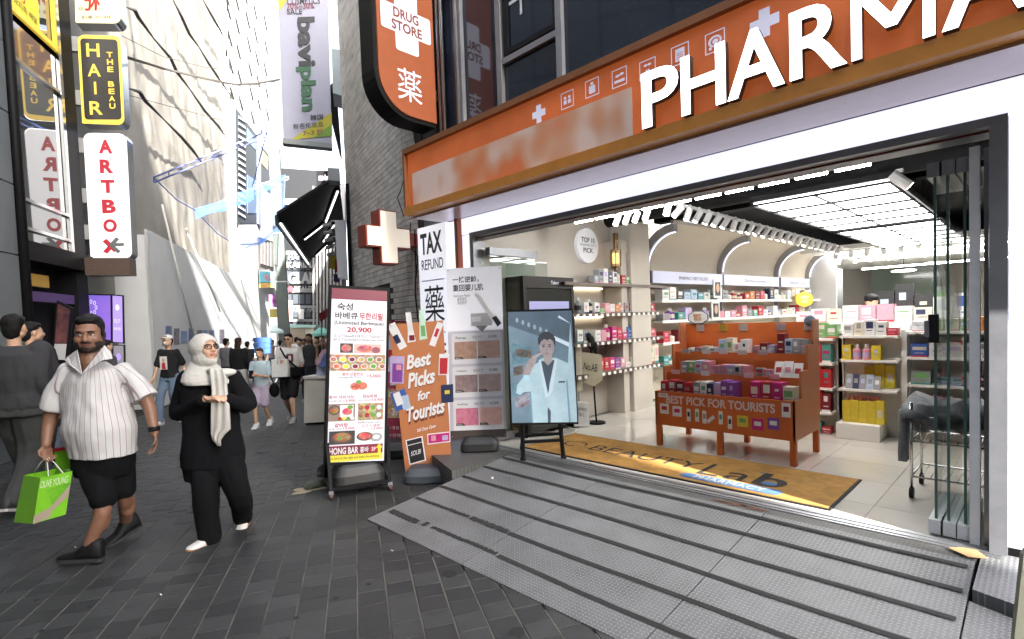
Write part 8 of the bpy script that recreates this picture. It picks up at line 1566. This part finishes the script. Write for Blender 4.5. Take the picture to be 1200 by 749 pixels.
sh.poly([(.22, .60), (.20, .56), (.26, .46), (.36, .40), (.46, .375), (.48, .39), (.42, .42), (.40, .46), (.34, .52), (.28, .60)], SK, 9); sh.poly([(.36, .41), (.50, .37), (.51, .382), (.38, .425)], sm('finger', (.34, .30, .31), .105), 10); sh.poly([(.22, .62), (.20, .57), (.29, .57), (.30, .62)], sm('cuff', (.30, .48, .58), .105), 10); sh.poly([(.74, .63), (.84, .63), (.84, .645), (.74, .645)], SHR, 6)
sh.done(tv)
for x0, x1 in ((612, 613), (656, 660.5)):
    m_ = MB(); a = f_(x0, 494, .03); b = f_(x1, 538, .03); m_.bar(a, b, .035, .03); l_ = m_.build('leg', BLACK, tv); m_ = MB(); m_.tube([Vector((b.x, b.y, .206)), Vector((b.x, b.y, .225))], .03, 12); adopt(m_.build('rubber_foot', BLACKM), l_)
    m_ = MB(); m_.bar(f_(x0+2, 494, .08), f_(x1-2, 526, .40), .03, .03); m_.build('rear_leg', BLACK, tv)
m_ = MB(); m_.bar(f_(612, 518, .03), f_(660, 515.5, .03), .03, .03); m_.bar(f_(613, 511, .26), f_(657, 508, .26), .03, .03); m_.build('cross_bar', BLACK, tv)
# cables and a power strip behind the screen
m_ = MB(); P_ = [gz(618, 515, .21), gz(632, 508, .21), gz(655, 512, .215), gz(672, 508, .215), gz(676, 504, .215), gz(664, 500, .215)]; m_.tube([p+Z_*.006 for p in P_], .005, 6); tag(m_.build('white_cable', STRG, smooth=True), 'thin white cable lying behind the video screen on the mat', 'cable')
m_ = MB(); c = gz(612, 512, .2); m_.box(c+Z_*.03, .28, .09, .05, ax=CR_, ay=CF); tag(m_.build('power_strip', BLACKM, bevel=.005), 'black power block on the floor behind the video screen legs', 'power strip')
# --- cart beside the menu stand, far stalls, crates
ct2 = thing('street_cart', gg(370, 498), 'low cream street stall box with pink cloths piled on top', 'cart'); dcx = depth(gg(370, 498)); f_ = frontal(dcx)
m_ = MB(); m_.prism([f_(356.5, 443), f_(386, 443), f_(386, 494), f_(356, 496)], FV*.9); m_.build('stall_box', M('stall_cream', (.42, .41, .36), .6, var=.12, vscale=3), ct2); m_ = MB(); m_.prism([f_(355, 441, -.03), f_(386, 441, -.03), f_(386, 444, -.03), f_(355, 444, -.03)], FV*.96); m_.build('top_lip', M('stall_lip', (.5, .49, .45), .5), ct2)
m_ = MB(); m_.prism([f_(358, 494, .05), f_(384, 493, .05), f_(384, 498, .05), f_(358, 499, .05)], FV*.8); m_.build('plinth', BLACK, ct2)
for k, (P_, c_) in enumerate((([(370, 441), (374, 415), (383, 408), (386, 441)], (.33, .36, .50)), ([(369, 427), (377, 410), (384, 409), (380, 428)], (.48, .30, .34)), ([(373, 430), (380, 414), (385, 414), (384, 431)], (.10, .14, .35)))): m_ = MB(); m_.prism([f_(x, y, .1+.05*(2-k)) for x, y in P_], FV*.10); m_.build('folded_cloth', M('cloth_pile_%d' % k, c_, .8, var=.3, vscale=9), ct2)
for k in range(9):
    x, y = 301+(k % 3)*6.6, 411-(k//3)*6.2; s_ = 21.0; c = gS(x, y, s_); m_ = MB(); m_.box(c, .20, .35, .18, ax=T_, ay=S_); o = m_.build('drink_crate', M('crate_blue', (.03, .10, .32), .5, var=.3, vscale=14)); tag(o, 'blue crate, %s row %s column of the stack beyond the walkers' % (('bottom', 'middle', 'top')[k//3], ('left', 'middle', 'right')[k % 3]), 'crate', 'blue crates stacked by the hoarding')
tk = thing('food_truck', gS(356, 420, 30), 'parked box truck with open back at the far end of the street', 'truck'); e_ = lambda x, y, s=30: gS(x, y, s)
m_ = MB(); m_.prism([e_(334, 381), (e_(368, 383)), e_(368, 412), e_(334, 412)], S_*3.5); m_.build('cargo_box', M('truck_cream', (.48, .45, .38), .6), tk); m_ = MB(); m_.prism([e_(336, 385, 29.95), e_(358, 386, 29.95), e_(358, 406, 29.95), e_(336, 406, 29.95)], S_*.04); m_.build('open_back', M('truck_inside', (.26, .22, .17), .8), tk); m_ = MB(); m_.prism([e_(333, 380, 29.9), e_(370, 381, 29.9), e_(370, 384, 29.9), e_(333, 384, 29.9)], S_*3.7); m_.build('roof_edge', M('truck_teal', (.30, .48, .46), .5), tk)
for x in (339, 362): m_ = MB(); c = e_(x, 418, 29.9); m_.tube([c-T_*.1, c+T_*.1], .38, 16); m_.build('wheel', BLACKM, tk)
for k, (x0, x1, y0, c_, lb_) in enumerate(((314, 334, 381, (.50, .62, .64), 'pale aqua stall canopy left of the far box truck'), (365, 388, 384, (.16, .42, .36), 'teal stall canopy right of the far box truck'), (318, 338, 399, (.62, .64, .65), 'white rounded parasol top above the blue crates'))):
    o = thing('stall_canopy', e_((x0+x1)/2, 425, 24), lb_, 'canopy'); a = gS((x0+x1)/2, y0, 24+k); hwid = (gS(x1, y0, 24+k)-gS(x0, y0, 24+k)).length/2; m_ = MB(); m_.loft([ring(a-Z_*.35, T_, S_, hwid, hwid, 16, 3), ring(a-Z_*.25, T_, S_, hwid, hwid, 16, 3), ring(a, T_, S_, hwid*.25, hwid*.25, 16, 3)]) if 'ring' in globals() else None
    m_.build('canopy_top', M('canopy_%d' % k, c_, .6), o, smooth=False); m_ = MB(); m_.tube([Vector((a.x, a.y, zg(a))), a-Z_*.1], .03, 8); m_.build('pole', STEEL, o)
um = thing('red_parasol', gg(378, 455), 'small folded dark red parasol above the crowd near the menu stand', 'parasol'); a = gS(379, 364, 12.5); m_ = MB(); m_.prism([gS(384, 361, 12.5), gS(373, 368, 12.5), gS(375, 376, 12.5), gS(384, 371, 12.5)], S_*.4); m_.build('cloth', M('parasol_red', (.30, .03, .03), .6, var=.3), um); m_ = MB(); b = gS(376, 375, 12.6); m_.tube([b, Vector((b.x, b.y, zg(b)))], .015, 6); m_.build('pole', DKSTEEL, um)
# pale post at the very right edge, close to the camera
m_ = MB(); d_ = 1.05; P_ = [at(1199.5, 650, d_), at(1206, 640, d_), at(1230, 640, d_), at(1230, 820, d_), at(1181, 820, d_)]; m_.prism(P_, FV*.008)
tag(m_.build('display_board', M('board_olive', (.26, .26, .20), .6, var=.1)), 'blurred pale olive board edge cutting the bottom right corner', 'board')
bpy.data.scenes.remove(TMPS)
